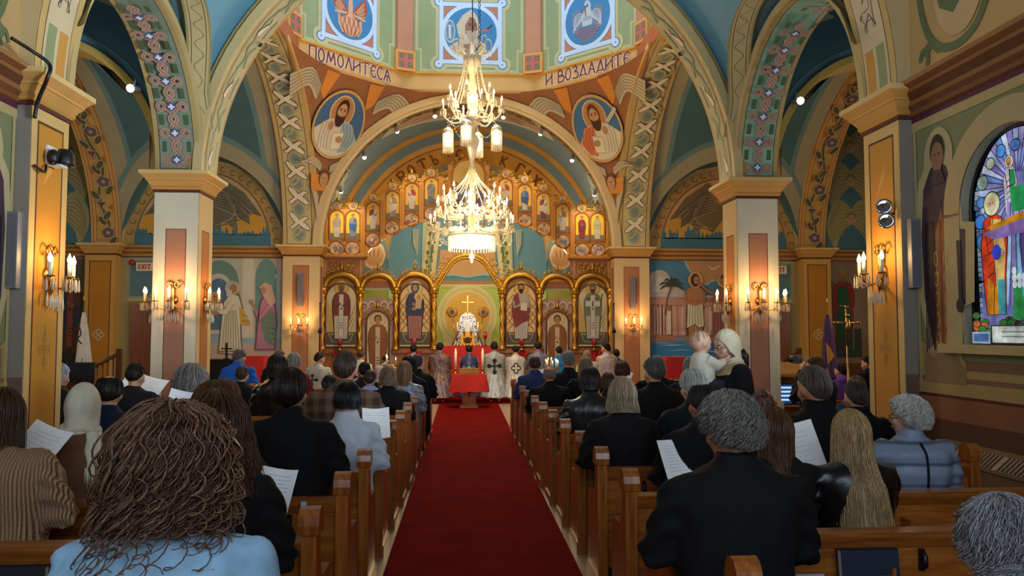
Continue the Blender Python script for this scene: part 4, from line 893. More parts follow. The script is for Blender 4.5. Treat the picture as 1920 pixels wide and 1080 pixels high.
    for a in range(4): th = a*pi/2; P.ring(.36+.07*cos(th), 1.6+.07*sin(th), .05, .05, .02, '#cdb48a', 12)
    P.line([(.2, 1.6), (.36, 1.76), (.52, 1.6), (.36, 1.44)], .015, '#cdb48a', True)
    rect_loft(mb, x0, x1, 19.75, TY, CAPP, CAPC)
    arch_slab(mb, 'X', x0, x1, YC, TY-YC-.02, 4.0, 11.2, TY, 7.7, '#4d7a84', '#c99c58')
    P = Paint(soffit_map('X', x0, YC, TY-YC-.02, 4.0, 1), mb, .14, .008, .0008)
    P.rect(0, .72, 0, 6.6, '#cda05c'); P.rect(.05, .67, .05, 6.6, '#b5602c'); P.rect(.07, .65, .07, 6.6, '#cfa45f'); P.rect(.13, .59, .14, 6.6, '#b5652c'); P.rect(.15, .57, .16, 6.6, '#c9a055')
    for k in range(20): P.poly([(.16, .3+k*.33), (.3, .38+k*.33), (.16, .5+k*.33)] if k % 2 else [(.56, .3+k*.33), (.42, .38+k*.33), (.56, .5+k*.33)], '#b86a30')
    st = '#6e5a4e'
    P.line([(.36+.1*sin(v*3.6), v) for v in [.2+.08*k for k in range(78)]], .085, '#d6b880'); P.line([(.36+.1*sin(v*3.6), v) for v in [.2+.08*k for k in range(78)]], .06, '#5d5a40')
    for k in range(9):
        v = .35+k*.7; u = .36+.06*(-1)**k
        if k % 2 == 0:
            for a in range(5): P.ell(u+.08*cos(a*1.257+.5), v+.08*sin(a*1.257+.5), .095, .095, '#d8bd92', 10)
            for a in range(5): P.ell(u+.075*cos(a*1.257+.5), v+.075*sin(a*1.257+.5), .082, .082, '#6f5a5e', 10)
            P.ell(u, v, .05, .05, '#b3a08c', 10)
        else:
            P.poly([(u-.14, v+.16), (u+.14, v+.16), (u+.05, v+.04), (u, v-.14), (u-.05, v+.04)], '#d8bd92'); P.poly([(u-.12, v+.145), (u+.12, v+.145), (u+.035, v+.04), (u, v-.12), (u-.035, v+.04)], '#6b4f55')
        for f in (-1, 1): P.ell(u-f*.12, v+.28*f+.05, .085, .16, '#d3b67c', 12, f*.6); P.ell(u-f*.12, v+.28*f+.05, .068, .14, '#5d5a40', 12, f*.6)
    struct(mb.build('arch_of_outer_aisle_'+nm, PAINT))
    # lunette painting: dark wings over a skyline
    P = Paint(F, None, .4, .01); cx = s*6.62; wv = '#a5977a'
    P.poly(arc(cx, SP+.02, 1.98, 2.18, 0, pi, 36), '#b98a3c'); P.ring(cx, SP+.02, 1.8, 2.0, .3, '#b5945a', 36, 0, pi); P.ring(cx, SP+.02, 1.96, 2.15, .06, '#c9ae74', 36, 0, pi); P.ring(cx, SP+.02, 1.64, 1.84, .05, '#8a6a3c' if s < 0 else '#a0623c', 36, 0, pi)
    for k in range(22): a = .07+k*.138; P.ring(cx+1.8*cos(a), SP+2.0*sin(a), .07, .06, .035, '#8a6c3c' if s < 0 else '#a0623c', 10, a, a+4.2)
    P.poly(arc(cx, SP+.02, 1.62, 1.82, 0, pi, 30), '#bfa27a' if s < 0 else '#c8a06c'); P.poly(arc(cx, SP+.02, 1.62, 1.5, .05, pi-.05, 30), '#d29b3a')
    P.rect(cx-1.66, cx+1.66, SP, SP+.3, '#4a7686'); x = cx-1.62
    random.seed(11 if s < 0 else 12)
    sky = [(cx-1.66, SP+.3)]
    while x < cx+1.55:
        w = random.uniform(.05, .16); hgt = SP+random.uniform(.32, .56); sky += [(x, hgt-.05), (x+w*.5, hgt+(random.random() < .3)*.15), (x+w, hgt-.06)]; x += w
    P.poly(sky+[(cx+1.66, SP+.3)], '#4a7686')
    c1, c2 = ('#6d6a55', '#55543f') if s < 0 else ('#7a6448', '#5e4a34')
    for f in (-1, 1):
        P.poly([(cx, SP+1.45), (cx+f*.4, SP+1.75), (cx+f*1.0, SP+1.35), (cx+f*1.45, SP+.75), (cx+f*1.1, SP+.85), (cx+f*1.15, SP+.55), (cx+f*.85, SP+.72), (cx+f*.75, SP+.45), (cx+f*.5, SP+.62), (cx+f*.3, SP+.42), (cx, SP+.8)], c1)
        for k in range(8): P.line(spl([(cx+f*.15, SP+1.5-.06*k), (cx+f*(.55+.06*k), SP+1.45-.1*k), (cx+f*(1.3-.13*k), SP+.82-.045*k)], 4), .022, c2); P.line(spl([(cx+f*.15, SP+1.47-.06*k), (cx+f*(.5+.06*k), SP+1.38-.1*k), (cx+f*(1.2-.13*k), SP+.85-.045*k)], 4), .016, wv)
    P.ell(cx, SP+1.45, .3, .3, '#b5603a', 16); P.ell(cx, SP+1.4, .2, .26, '#a9825e', 16)
    mural(P, 'lunette_mural', 'half-round painting of spread dark wings over a skyline, on the %s transept wall' % nm, group='lunette paintings of the transept')
    # seraph painted on the outer aisle wall
    P = Paint(F, None, .4, .01); cx = s*10.05; c1, c2 = '#a39a6c', '#7c7550'
    P.rect(cx-.7, cx+.85, SP+.05, 7.4, '#4a7580')
    for y0, fl in ((SP+.6, 1), (SP+1.6, -1), (SP+2.5, 1)):
        for f in (-1, 1):
            P.poly(spl([(cx, y0+.5), (cx+f*.3, y0+.75), (cx+f*.6, y0+.4), (cx+f*.66, y0-.1), (cx+f*.45, y0-.55), (cx+f*.3, y0-.2), (cx, y0+.1)], 4), c1)
            for k in range(7): P.line(spl([(cx+f*.04, y0+.5-.07*k), (cx+f*.35, y0+.55-.12*k), (cx+f*.6, y0+.05-.09*k)], 4), .02, c2)
        P.ell(cx, y0+.25, .13, .17, '#bba77c', 14); P.ell(cx, y0+.3, .13, .12, '#8a6f4a', 12); P.ell(cx, y0+.22, .1, .13, '#b39a70', 12)
        for e in (-1, 1): P.ell(cx+e*.04, y0+.24, .018, .012, '#3a2c1c', 6)
    mural(P, 'seraph_mural', 'column of many-winged painted faces on the outer wall of the %s aisle' % nm, group='seraph paintings')
# painted scenes on the far walls
F = flat((0, TY, 0), (1, 0, 0), (0, 0, 1))
P = Paint(F, None, .5, .01)
P.rect(-6.72, -4.62, .95, 3.5, '#c4b09a'); P.rect(-6.72, -4.62, .95, 1.35, '#c3a592'); P.rect(-6.72, -4.62, 1.36, 1.6, '#9fb0ba')
P.poly([(-6.72, 2.0), (-6.72, 3.5), (-5.7, 3.5), (-5.7, 2.0)], '#b9b7a4'); P.poly([(-6.7, 1.75)]+arc(-6.2, 2.85, .48, .6, pi, 0, 14)+[(-5.72, 1.75)], '#6d8d80')
P.poly([(-6.55, 1.72)]+arc(-6.22, 2.7, .34, .42, pi, 0, 14)+[(-5.88, 1.72)], '#c2bfae'); P.poly([(-6.48, 1.72)]+arc(-6.22, 2.66, .26, .34, pi, 0, 14)+[(-5.96, 1.72)], '#5a7494')
P.rect(-5.66, -5.34, 1.5, 3.5, '#c6bda9'); P.rect(-5.62, -5.38, 1.5, 3.5, '#d0c8b4'); P.rect(-5.7, -5.3, 1.42, 1.52, '#9aabb8')
P.poly([(-5.3, 1.6)]+arc(-5.05, 3.0, .27, .5, pi, 0, 12)+[(-4.78, 1.6)], '#6d9088'); P.rect(-4.8, -4.64, 1.5, 3.0, '#b5b9ae'); P.rect(-4.84, -4.62, 3.0, 3.1, '#b5b9ae')
P.rect(-6.7, -5.7, 1.62, 1.7, '#cfc3ae'); P.rect(-6.7, -5.7, 1.56, 1.62, '#93a7b8')
saint(P, -6.62, 1.3, 1.75, '#7d7a7e', '#a8745c', hood='#8f8a86', hair='#8f8a86', skin='#a4775a')
# elder in white holding the child, turned to the left
h = 1.9; x = -5.9; y = 1.1
P.poly([(x-.3, y+.04), (x-.24, y+.9), (x-.2, y+1.3), (x-.02, y+1.55), (x+.2, y+1.5), (x+.3, y+1.15), (x+.26, y+.7), (x+.3, y+.06), (x+.1, y)], '#6f664c'); P.poly([(x-.27, y+.06), (x-.21, y+.9), (x-.17, y+1.3), (x-.01, y+1.52), (x+.18, y+1.46), (x+.27, y+1.15), (x+.23, y+.7), (x+.27, y+.08), (x+.1, y+.03)], '#dcd4b8')
for k in range(7): P.line(spl([(x-.2+.07*k, y+.1), (x-.16+.055*k, y+.7), (x-.12+.04*k, y+1.1)], 4), .018, '#8f8462')
P.rect(x-.28, x+.28, y+.07, y+.1, '#a8564c'); P.poly([(x+.2, y+1.2), (x+.28, y+1.15), (x+.5, y+.72), (x+.24, y+.75)], '#d0a14c'); P.line([(x+.26, y+1.0), (x+.42, y+.95)], .015, '#8a6224'); P.line([(x+.26, y+.85), (x+.47, y+.82)], .015, '#8a6224')
P.line([(x+.02, y+1.3), (x-.14, y+1.05), (x-.32, y+1.1)], .17, '#8f8462'); P.line([(x+.02, y+1.3), (x-.14, y+1.05), (x-.32, y+1.1)], .145, '#dcd4b8')
P.ell(x+.02, y+1.66, .18, .18, '#c9b48a'); P.ell(x+.02, y+1.7, .13, .14, '#b5b0a0'); P.ell(x+.05, y+1.64, .09, .12, '#a9805e'); P.poly([(x-.1, y+1.62), (x+.02, y+1.6), (x, y+1.42), (x-.12, y+1.45)], '#c9c4b4')
P.ell(x-.38, y+1.42, .15, .15, '#d3a550'); P.ell(x-.38, y+1.42, .08, .1, '#b5825c'); P.poly([(x-.5, y+1.3), (x-.28, y+1.32), (x-.1, y+1.15), (x-.45, y+1.02)], '#c0906a'); P.ell(x-.36, y+1.02, .09, .05, '#a9805e'); P.ell(x-.4, y+1.44, .02, .012, '#2a1a12', 6)
# woman in rose and green
x = -5.02; y = 1.12
P.poly([(x-.28, y+.1), (x-.22, y+1.0), (x-.16, y+1.35), (x+.02, y+1.5), (x+.22, y+1.2), (x+.26, y+.8), (x+.22, y+.1)], '#6d4a5c'); P.poly([(x-.25, y+.12), (x-.19, y+1.0), (x-.13, y+1.33), (x+.02, y+1.46), (x+.19, y+1.18), (x+.23, y+.8), (x+.19, y+.12)], '#b07a8c')
P.poly([(x-.16, y+1.0), (x+.02, y+1.25), (x+.2, y+.95), (x+.23, y+.5), (x+.2, y+.2), (x-.02, y+.3), (x-.14, y+.7)], '#6d7f74')
for k in range(6): P.line(spl([(x-.13+.04*k, y+1.0-.05*k), (x+.02+.02*k, y+.7-.06*k), (x+.2, y+.62-.07*k)], 4), .02, '#8f9a5c' if k % 2 else '#4a5a64')
P.line([(x+.08, y+1.2), (x-.2, y+.85), (x-.26, y+1.1)], .15, '#6d4a5c'); P.line([(x+.08, y+1.2), (x-.2, y+.85), (x-.26, y+1.1)], .125, '#b07a8c'); P.line([(x-.26, y+1.1), (x-.36, y+1.28)], .05, '#b5876a'); P.ell(x-.38, y+1.3, .05, .06, '#b5876a', 8)
P.poly([(x-.2, y+1.66), (x-.06, y+1.78), (x+.1, y+1.72), (x+.22, y+1.3), (x+.1, y+1.15), (x-.02, y+1.35), (x-.08, y+1.4)], '#c9a48a'); P.ell(x-.1, y+1.58, .07, .1, '#b5876a', 12, .3); P.ell(x-.13, y+1.6, .015, .01, '#2a1a12', 6)
mural(P, 'temple_mural', 'wall painting of an elder in white holding a haloed child before columns')
P = Paint(F, None, .5, .01)
P.rect(4.64, 6.72, .95, 3.5, '#4f7f9c'); P.poly([(5.6, 3.5), (6.72, 3.5), (6.72, 2.95), (6.35, 3.0), (6.1, 2.9), (5.75, 3.2)], '#c08a5c'); P.line(spl([(5.58, 3.5), (5.75, 3.2), (6.1, 2.9), (6.35, 3.0), (6.72, 2.95)], 5), .04, '#9fb9bf')
P.line([(6.2, 3.36), (6.34, 3.3), (6.5, 3.38)], .03, '#d6c4ac'); P.line([(6.25, 3.28), (6.42, 3.3)], .03, '#d6c4ac')
P.poly(spl([(4.64, 2.2), (4.64, 3.05), (4.85, 3.25), (5.1, 3.2), (5.25, 2.95), (5.5, 2.75), (5.9, 2.6), (6.72, 2.6), (6.72, 2.2), (4.64, 2.2)], 4), '#bdb0ac'); P.poly([(4.7, 2.7), (4.9, 3.1), (5.1, 3.05), (5.2, 2.7)], '#ccc4c2')
P.rect(4.64, 6.72, 1.55, 2.55, '#a9786a'); random.seed(5)
for k in range(34):
    x = 4.7+2.0*k/34; c = random.choice(['#8f5548', '#c4998a', '#7a4a42', '#cfae9c', '#b5806c']); y = 1.58; P.poly([(x-.05, y), (x-.06, y+.5+random.random()*.25), (x, y+.8+random.random()*.15), (x+.06, y+.5), (x+.05, y)], c); P.line([(x, y+.1), (x+.01, y+.6)], .012, '#6a3a34')
P.poly([(4.64, 2.5), (5.2, 2.55), (5.9, 2.45), (6.72, 2.4), (6.72, 2.3), (4.64, 2.38)], '#b98a78')
for k in range(5): P.rect(4.75+.08*k, 4.79+.08*k, 1.6, 2.3, '#c9a694')
P.rect(5.1, 5.2, 1.6, 2.2, '#d2c2ae'); P.rect(6.2, 6.28, 1.7, 2.2, '#d2c2ae')
P.rect(4.64, 6.72, .95, 1.52, '#3b7db0'); P.poly(spl([(4.64, 1.5), (5.0, 1.6), (5.4, 1.52), (5.9, 1.6), (6.4, 1.54), (6.72, 1.58), (6.72, 1.45), (4.64, 1.42)], 3), '#a9705c')
for k in range(16):
    x = 4.66+random.random()*1.3; z = 1.0+random.random()*.48; P.poly([(x, z), (x+.15, z+.02), (x+.5+random.random()*.3, z), (x+.3, z-.02)], random.choice(['#7fb0d8', '#9cc2dc', '#2f6a9c', '#5a9ac8']))
st = spl([(5.06, 2.1), (5.1, 2.5), (5.22, 2.85)], 5); P.line(st, .03, '#5a4a3c')
for a in (.3, 1.0, 1.6, 2.2, 2.9, -.3, 3.5): P.line(spl([(5.22, 2.85), (5.22+.18*cos(a), 2.9+.14*sin(a)), (5.22+.33*cos(a), 2.82+.2*sin(a))], 4), [.05, .06, .06, .06, .05, .05, .04, .03, .01], '#3f4438')
x = 5.82; y = 1.35
P.line([(x-.1, y+.55), (x-.1, y-.05)], .13, '#b07a58'); P.line([(x+.12, y+.55), (x+.12, y-.05)], .13, '#b07a58')
P.poly([(x-.24, y+.4), (x-.2, y+1.1), (x+.22, y+1.1), (x+.26, y+.45), (x+.1, y+.4), (x, y+.5)], '#6f664c'); P.poly([(x-.21, y+.42), (x-.18, y+1.08), (x+.2, y+1.08), (x+.23, y+.47), (x+.1, y+.43), (x, y+.52)], '#d9d0b4')
for k in range(5): P.line([(x-.15+.08*k, y+.5), (x-.12+.06*k, y+1.0)], .015, '#8f8462')
P.poly([(x-.24, y+1.05), (x-.2, y+1.4), (x-.05, y+1.5), (x+.1, y+1.5), (x+.24, y+1.38), (x+.26, y+1.05), (x, y+.98)], '#b87c52'); P.line([(x-.22, y+1.35), (x-.22, y+1.1), (x-.02, y+1.12)], .09, '#a86e48'); P.line([(x+.24, y+1.35), (x+.24, y+1.1), (x+.04, y+1.12)], .09, '#a86e48')
P.ell(x+.03, y+1.66, .2, .2, '#c9a063'); P.ell(x+.02, y+1.65, .12, .17, '#4a2c1e'); P.ell(x+.05, y+1.65, .075, .11, '#b5805a')
x = 6.5; P.poly([(x-.25, 1.55), (x-.22, 2.3), (x-.16, 2.75), (x+.1, 2.8), (x+.22, 2.5), (x+.22, 1.55)], '#99605a')
for k in range(5): P.line([(x-.18+.09*k, 1.6), (x-.16+.08*k, 2.3)], .02, '#6a3a3a')
P.line([(x-.12, 2.65), (x-.35, 2.72), (x-.62, 3.0)], .07, '#a86e4c'); P.ell(x+.08, 2.98, .17, .17, '#c9a063'); P.ell(x+.08, 3.0, .1, .14, '#4a2c1e'); P.ell(x+.05, 2.97, .07, .1, '#a8714f')
mural(P, 'baptism_mural', 'wall painting of a bare-chested man standing in blue river water under a palm')
P = Paint(F, None, .5, .01)
P.rect(9.4, 10.9, 1.5, 3.45, '#8f7a66'); P.rect(9.55, 10.25, 1.0, 1.75, '#3f4440')
saint(P, 9.78, 1.42, 1.86, '#9c2f2c', None, hair='#8a6a4a', beard='#8a6a4a', lowc='#2f5a40', halo_on=False, mitre='#a8843c', skin='#a8805c', arms=False)
P.poly([(9.6, 2.4), (9.62, 2.8), (9.78, 2.9), (9.92, 2.8), (9.94, 2.4), (9.9, 1.6), (9.8, 1.9), (9.66, 1.9)], '#2f5a40'); P.line([(9.5, 1.9), (9.48, 3.0)], .03, '#6a4a34'); P.line([(9.42, 2.92), (9.55, 2.92)], .03, '#6a4a34'); P.line([(10.02, 1.2), (10.06, 2.3)], .025, '#8a8f8a'); P.line([(9.66, 2.35), (9.92, 2.35)], .03, '#a8843c')
mural(P, 'king_mural', 'wall painting of a crowned bearded ruler in a red cloak over green robe')
P = Paint(F, None, .5, .01); P.rect(-10.6, -9.4, .9, 3.45, '#6a5648'); P.rect(-10.4, -9.45, .9, 1.75, '#3a322c')
saint(P, -9.78, 1.2, 1.86, '#5d3a30', '#3d4048', hair='#4a3a30', beard='#7a6a58', halo='#4d5a60', skin='#8a6448', stole='#8a4a3a')
mural(P, 'dark_saint_mural', 'dim wall painting of a robed saint behind the white flag, far left')
for s in (-1, 1):
    P = Paint(flat((s*3.82, 6.66 if s > 0 else -2, 0), (0, -s, 0), (0, 0, 1)), None, .5, .006); x = .37 if s > 0 else 8.28; f = s
    big = [(-.1, .05), (-.22, .5), (-.24, 1.0), (-.2, 1.35), (-.1, 1.5), (.0, 1.54), (.1, 1.48), (.17, 1.3), (.2, 1.0), (.3, .98), (.28, .45), (.2, .42), (.16, .05)]
    P.poly([(x+a*1.12*f, 1.38+b*1.12) for a, b in [(a*1.32, b*1.04) for a, b in big]], '#b5a478'); P.ell(x, 3.12, .2, .26, '#b5a478')
    P.poly([(x+a*1.1*f, 1.4+b*1.1) for a, b in big], '#43303a'); P.poly([(x-.1*f, 1.5), (x+.1*f, 1.5), (x+.1*f, 2.45), (x+.02*f, 2.7), (x-.06*f, 2.5)], '#8a5a30'); P.rect(*sorted((x-.01*f, x+.02*f)), 1.5, 2.6, '#7a3a24')
    for k in range(5): P.ring(x-.06*f, 1.6+k*.17, .025, .06, .012, '#c09a58', 10); P.ring(x+.07*f, 1.6+k*.17, .025, .06, .012, '#c09a58', 10)
    for k in range(6): P.line([(x+(-.22+.03*k)*f, 1.5+.02*k), (x+(-.2+.02*k)*f, 2.6)], .012, '#2c1e28')
    P.rect(x-.05, x+.05, 2.95, 3.1, '#7a5440'); P.ell(x, 3.18, .1, .14, '#2a1c16'); P.ell(x, 3.13, .085, .125, '#8f6548'); P.poly([(x-.06, 3.02), (x+.05, 3.02), (x+.1, 2.9), (x-.12, 2.9)], '#43303a')
    for e in (-1, 1): P.ell(x+e*.032, 3.15, .014, .009, '#1c120c', 6)
    P.line([(x+.24*f, 2.4), (x+.25*f, 1.9)], .03, '#2c1e28'); P.ell(x+.25*f, 1.88, .05, .06, '#2c1e28', 10)
    mural(P, 'priest_mural', 'painted dark-robed standing man on the green wall %s' % ('beside the stained-glass window' if s > 0 else 'at the left edge of the picture'))
# doors, exit sign, bell
def door(s, n_):
    mb = MB(); x0, x1 = sorted((s*7.42, s*8.3)); mb.box(x0-.07, x1+.07, TY-.06, TY+.02, 0, 2.42, '#8a7c46'); mb.box(x0-.03, x1+.03, TY-.05, TY-.045, 0, 2.39, '#6d6236')
    d = struct(mb.build('door_%d' % n_, PAINT))
    mb = MB(); mb.box(x0, x1, TY-.09, TY-.055, .02, 2.34)
    for z0, z1 in ((.2, 1.0), (1.2, 2.15)):
        for a in (0, 1): u = x0+.1+a*.4; mb.box(u, u+.3, TY-.1, TY-.085, z0, z1)
    struct(mb.build('door_leaf', mat_wood('door_wood', '#5a2a14', '#743a1c', '#80451f', .4, (14, 14, 1.2)), d))
    mb = MB(); u = x1-.07 if s < 0 else x0+.07; mb.tube([(u, TY-.1, 1.02), (u, TY-.16, 1.02), (u-.1, TY-.16, 1.02)], .014, 8); struct(mb.build('door_handle', BLACK, d))
door(-1, 1); door(1, 2)
def exit_sign(x, label):
    mb = MB(); mb.box(x-.2, x+.2, TY-.08, TY-.012, 3.17, 3.38, '#e6d3bc'); o = mb.build('exit_sign', SATIN); tag(o, label, 'sign')
    P = Paint(flat((x-.2, TY-.08, 3.17), (1, 0, 0), (0, 0, 1)), None, 1, .002); c = '#b5402f'; w = .028; u = .05; H0, H1 = .04, .17
    P.rect(u, u+w, H0, H1, c)
    for z in (H0, .091, H1-w): P.rect(u, u+.065, z, z+w*.8, c)
    u += .085; P.line([(u, H0), (u+.07, H1)], w, c); P.line([(u, H1), (u+.07, H0)], w, c); u += .09; P.rect(u, u+w, H0, H1, c); u += .045; P.rect(u, u+.08, H1-w, H1, c); P.rect(u+.027, u+.027+w, H0, H1, c)
    p = P.mb.build('lettering', PAINT, o)
exit_sign(-8.0, 'white EXIT sign with red letters above the left door')
exit_sign(8.05, 'white EXIT sign with red letters above the right door, half behind the pillar')
mb = MB(); mb.lathe([(.0, -.06), (.05, -.055), (.075, -.02), (.075, 0)], 16, Matrix.Translation((-8.33, TY-.012, 3.38)) @ Matrix.Rotation(pi/2, 4, 'X') @ Matrix.Scale(-1, 4, (0, 0, 1)))
tag(mb.build('fire_bell', mat_plain('red_enamel', '#a3281c', .35)), 'round red fire bell beside the EXIT sign, left transept', 'bell')
# stained-glass window of the right nave wall
def stained():
    root = struct(empty('window_1', (3.82, WY, WB)))
    X = 3.93; mb = MB()
    mp = lambda u, v, d=0: Vector((X-d-3.82, -u, v))                  # u to the right as seen from inside (towards the camera)
    P = Paint(mp, None, .5, .004, .0003); H = WS-WB; base = arc(0, H, WR, WR, 0, pi, 24)
    P.poly([(WR, 0)]+base+[(-WR, 0)], '#0b0f14'); inner = arc(0, H, WR-.13, WR-.13, 0, pi, 24)
    random.seed(3)
    for k in range(30):                                               # border quarries
        z = .02+k*.04
        for e in (-1, 1): P.rect(*sorted((e*(WR-.06), e*(WR-.115))), z, z+.034, random.choice(['#7c93a8', '#a3b2bd', '#5d7ca0', '#8f9aa0', '#30528c']))
    for k in range(40):
        a = pi*k/40; P.line([((WR-.088)*cos(a), H+(WR-.088)*sin(a)), ((WR-.088)*cos(a+.065), H+(WR-.088)*sin(a+.065))], .05, random.choice(['#7c93a8', '#a3b2bd', '#5d7ca0', '#8fb0c0']))
    P.poly([(WR-.13, .06)]+inner+[(-WR+.13, .06)], '#7f80c4')
    cy = H+.12
    for k in range(40):                                               # rays
        a = pi*2*k/40; r = .42; col = ['#a9bce8', '#8a84cc', '#cbd6f0', '#6a9ade', '#9c94d0'][k % 5]
        t = [(.1*cos(a), cy+.1*sin(a)), (r*cos(a-.075), cy+r*sin(a-.075)), (r*cos(a+.075), cy+r*sin(a+.075))]; P.poly(t, col); P.line([t[0], t[1]], .006, '#141418')
    for x, y, r, c in ((-.39, .05, .045, '#4f8fe0'), (-.4, -.1, .06, '#3f7fd8'), (-.36, .2, .06, '#8aa8a0'), (-.26, .33, .045, '#b0bca8'), (-.14, .4, .05, '#4a90dc'), (.02, .41, .045, '#4f8fe0'), (.2, .36, .06, '#7f98b8'), (.32, .25, .05, '#5aa0e8'), (.39, .08, .06, '#4f8fe0'), (-.37, -.26, .07, '#4a8ae0'), (-.3, -.18, .05, '#6a90c8'), (.38, -.16, .07, '#3f7fd8')): P.ell(x, H+y, r+.008, r*.9+.008, '#141418', 12); P.ell(x, H+y, r, r*.9, c, 12)
    for k in range(9): u = -.34+.085*k; P.poly([(u*.4, H-.12), (u*.4+.05, H-.12), (u+.06, .3), (u, .3)], ['#86c2f0', '#7472c8', '#b0d8f6', '#8480cc'][k % 4]); P.line([(u*.4, H-.12), (u, .3)], .008, '#141418')
    def fig(x, y, h, robe, mant, halo, hair, low, sk='#c9a27c'):
        o = '#141418'; q = [(-.1, 0), (-.13, .3), (-.15, .58), (-.1, .78), (0, .82), (.1, .78), (.16, .58), (.13, .3), (.12, 0)]
        P.poly([(x+a*h*1.08, y+b*h*1.01-.004) for a, b in q], o); P.poly([(x+a*h, y+b*h) for a, b in q], robe)
        P.poly([(x+a*h, y+b*h) for a, b in ((-.02, .78), (.1, .76), (.14, .5), (.1, .16), (.02, .18), (.0, .5))], mant); P.line([(x, y+.78*h), (x+.0*h, y+.5*h), (x+.02*h, y+.18*h)], .008, o)
        P.poly([(x+a*h, y+b*h) for a, b in ((-.1, 0), (-.08, .3), (.1, .16), (.12, 0))], low); P.line([(x-.02*h, 0+y), (x-.0*h, y+.24*h)], .008, o); P.line([(x+.05*h, 0+y), (x+.05*h, y+.2*h)], .008, o)
        P.line([(x-.1*h, y+.72*h), (x-.06*h, y+.5*h), (x+.1*h, y+.52*h)], .008, o); P.ell(x+.12*h, y+.5*h, .03*h, .02*h, sk, 8)
        for k in range(4): P.line([(x-.08*h, y+(.3+.09*k)*h), (x+.0*h, y+(.34+.09*k)*h)], .006, o)
        P.ell(x, y+.9*h, .105*h, .105*h, o, 16); P.ell(x, y+.9*h, .095*h, .095*h, halo, 16); P.ell(x, y+.9*h, .06*h, .075*h, hair, 12); P.ell(x, y+.895*h, .045*h, .06*h, sk, 12)
        for e in (-1, 1): P.ell(x+e*.018*h, y+.905*h, .008*h, .006*h, '#2a1a12', 6)
        P.poly([(x-.04*h, y+.88*h), (x+.04*h, y+.88*h), (x, y+.81*h)], hair)
    fig(-.24, .24, .93, '#d8401c', '#d9b46a', '#cfd8a0', '#c9c4b0', '#d98a1c'); P.ell(-.2, .24+.5*.93, .05, .06, '#1f3fd0', 12); P.rect(-.2, -.12, .24, .5, '#3aa0a8')
    fig(.2, .22, .95, '#4a3f86', '#7a70b0', '#d8c060', '#3a2a20', '#3a3468'); fig(-.02, H-.12, .46, '#cfc8d8', '#1f9a58', '#e0d8a8', '#8a6a4a', '#9a90d0'); P.poly([(-.02, H+.1), (.14, H+.1), (.16, H-.08), (.0, H-.08)], '#1f9a58'); P.poly([(-.3, H-.16), (.3, H-.06), (.3, H-.12), (-.2, H-.2)], '#c98a1c'); P.poly([(-.34, H-.2), (.3, H-.12), (.2, H-.24), (-.2, H-.26)], '#8a70b8')
    for k in range(34): x = -.44+.88*random.random(); y = .08+.16*random.random(); P.ell(x, y, .05, .03, '#141418', 7); P.ell(x, y, .043, .024, random.choice(['#3a2a1c', '#5a4a24', '#1f7a3a', '#6a3a1c', '#2f6a6a', '#b5622c', '#3f8a4a']), 7)
    P.poly([(-.0, .2), (.14, .2), (.1, .45), (.06, .55), (.02, .45)], '#1f8a48')
    for k in range(7): P.ell(.03+.05*(k % 3), .45+.05*(k//3), .025, .03, '#d8dcec', 7)
    P.rect(-.46, -.25, .02, .11, '#9fb8d8'); P.rect(-.44, -.27, .035, .095, '#4a78b8'); P.rect(-.24, .46, .02, .16, '#30303c'); P.rect(-.225, .445, .03, .15, '#ccd6d2')
    for k in range(2): P.line([(-.12, .11-.035*k), (.32, .11-.035*k)], .01, '#7a8a88')
    struct(P.mb.build('stained_glass', SGLASS, root))
    mb = MB()
    for pts in ([(x, 0, z) for x, z in [(WR, 0)]+base+[(-WR, 0)]],): mb.tube([(X-.02-3.82, -a, c) for a, b, c in pts], .02, 6, closed=True)
    for z in (H*.47, ): mb.tube([(X-.025-3.82, -WR, z), (X-.025-3.82, WR, z)], .012, 6)
    mb.tube([(X-.025-3.82, .18, 0), (X-.025-3.82, .18, H*.47)], .006, 6)
    struct(mb.build('window_frame', BLACK, root))
stained()
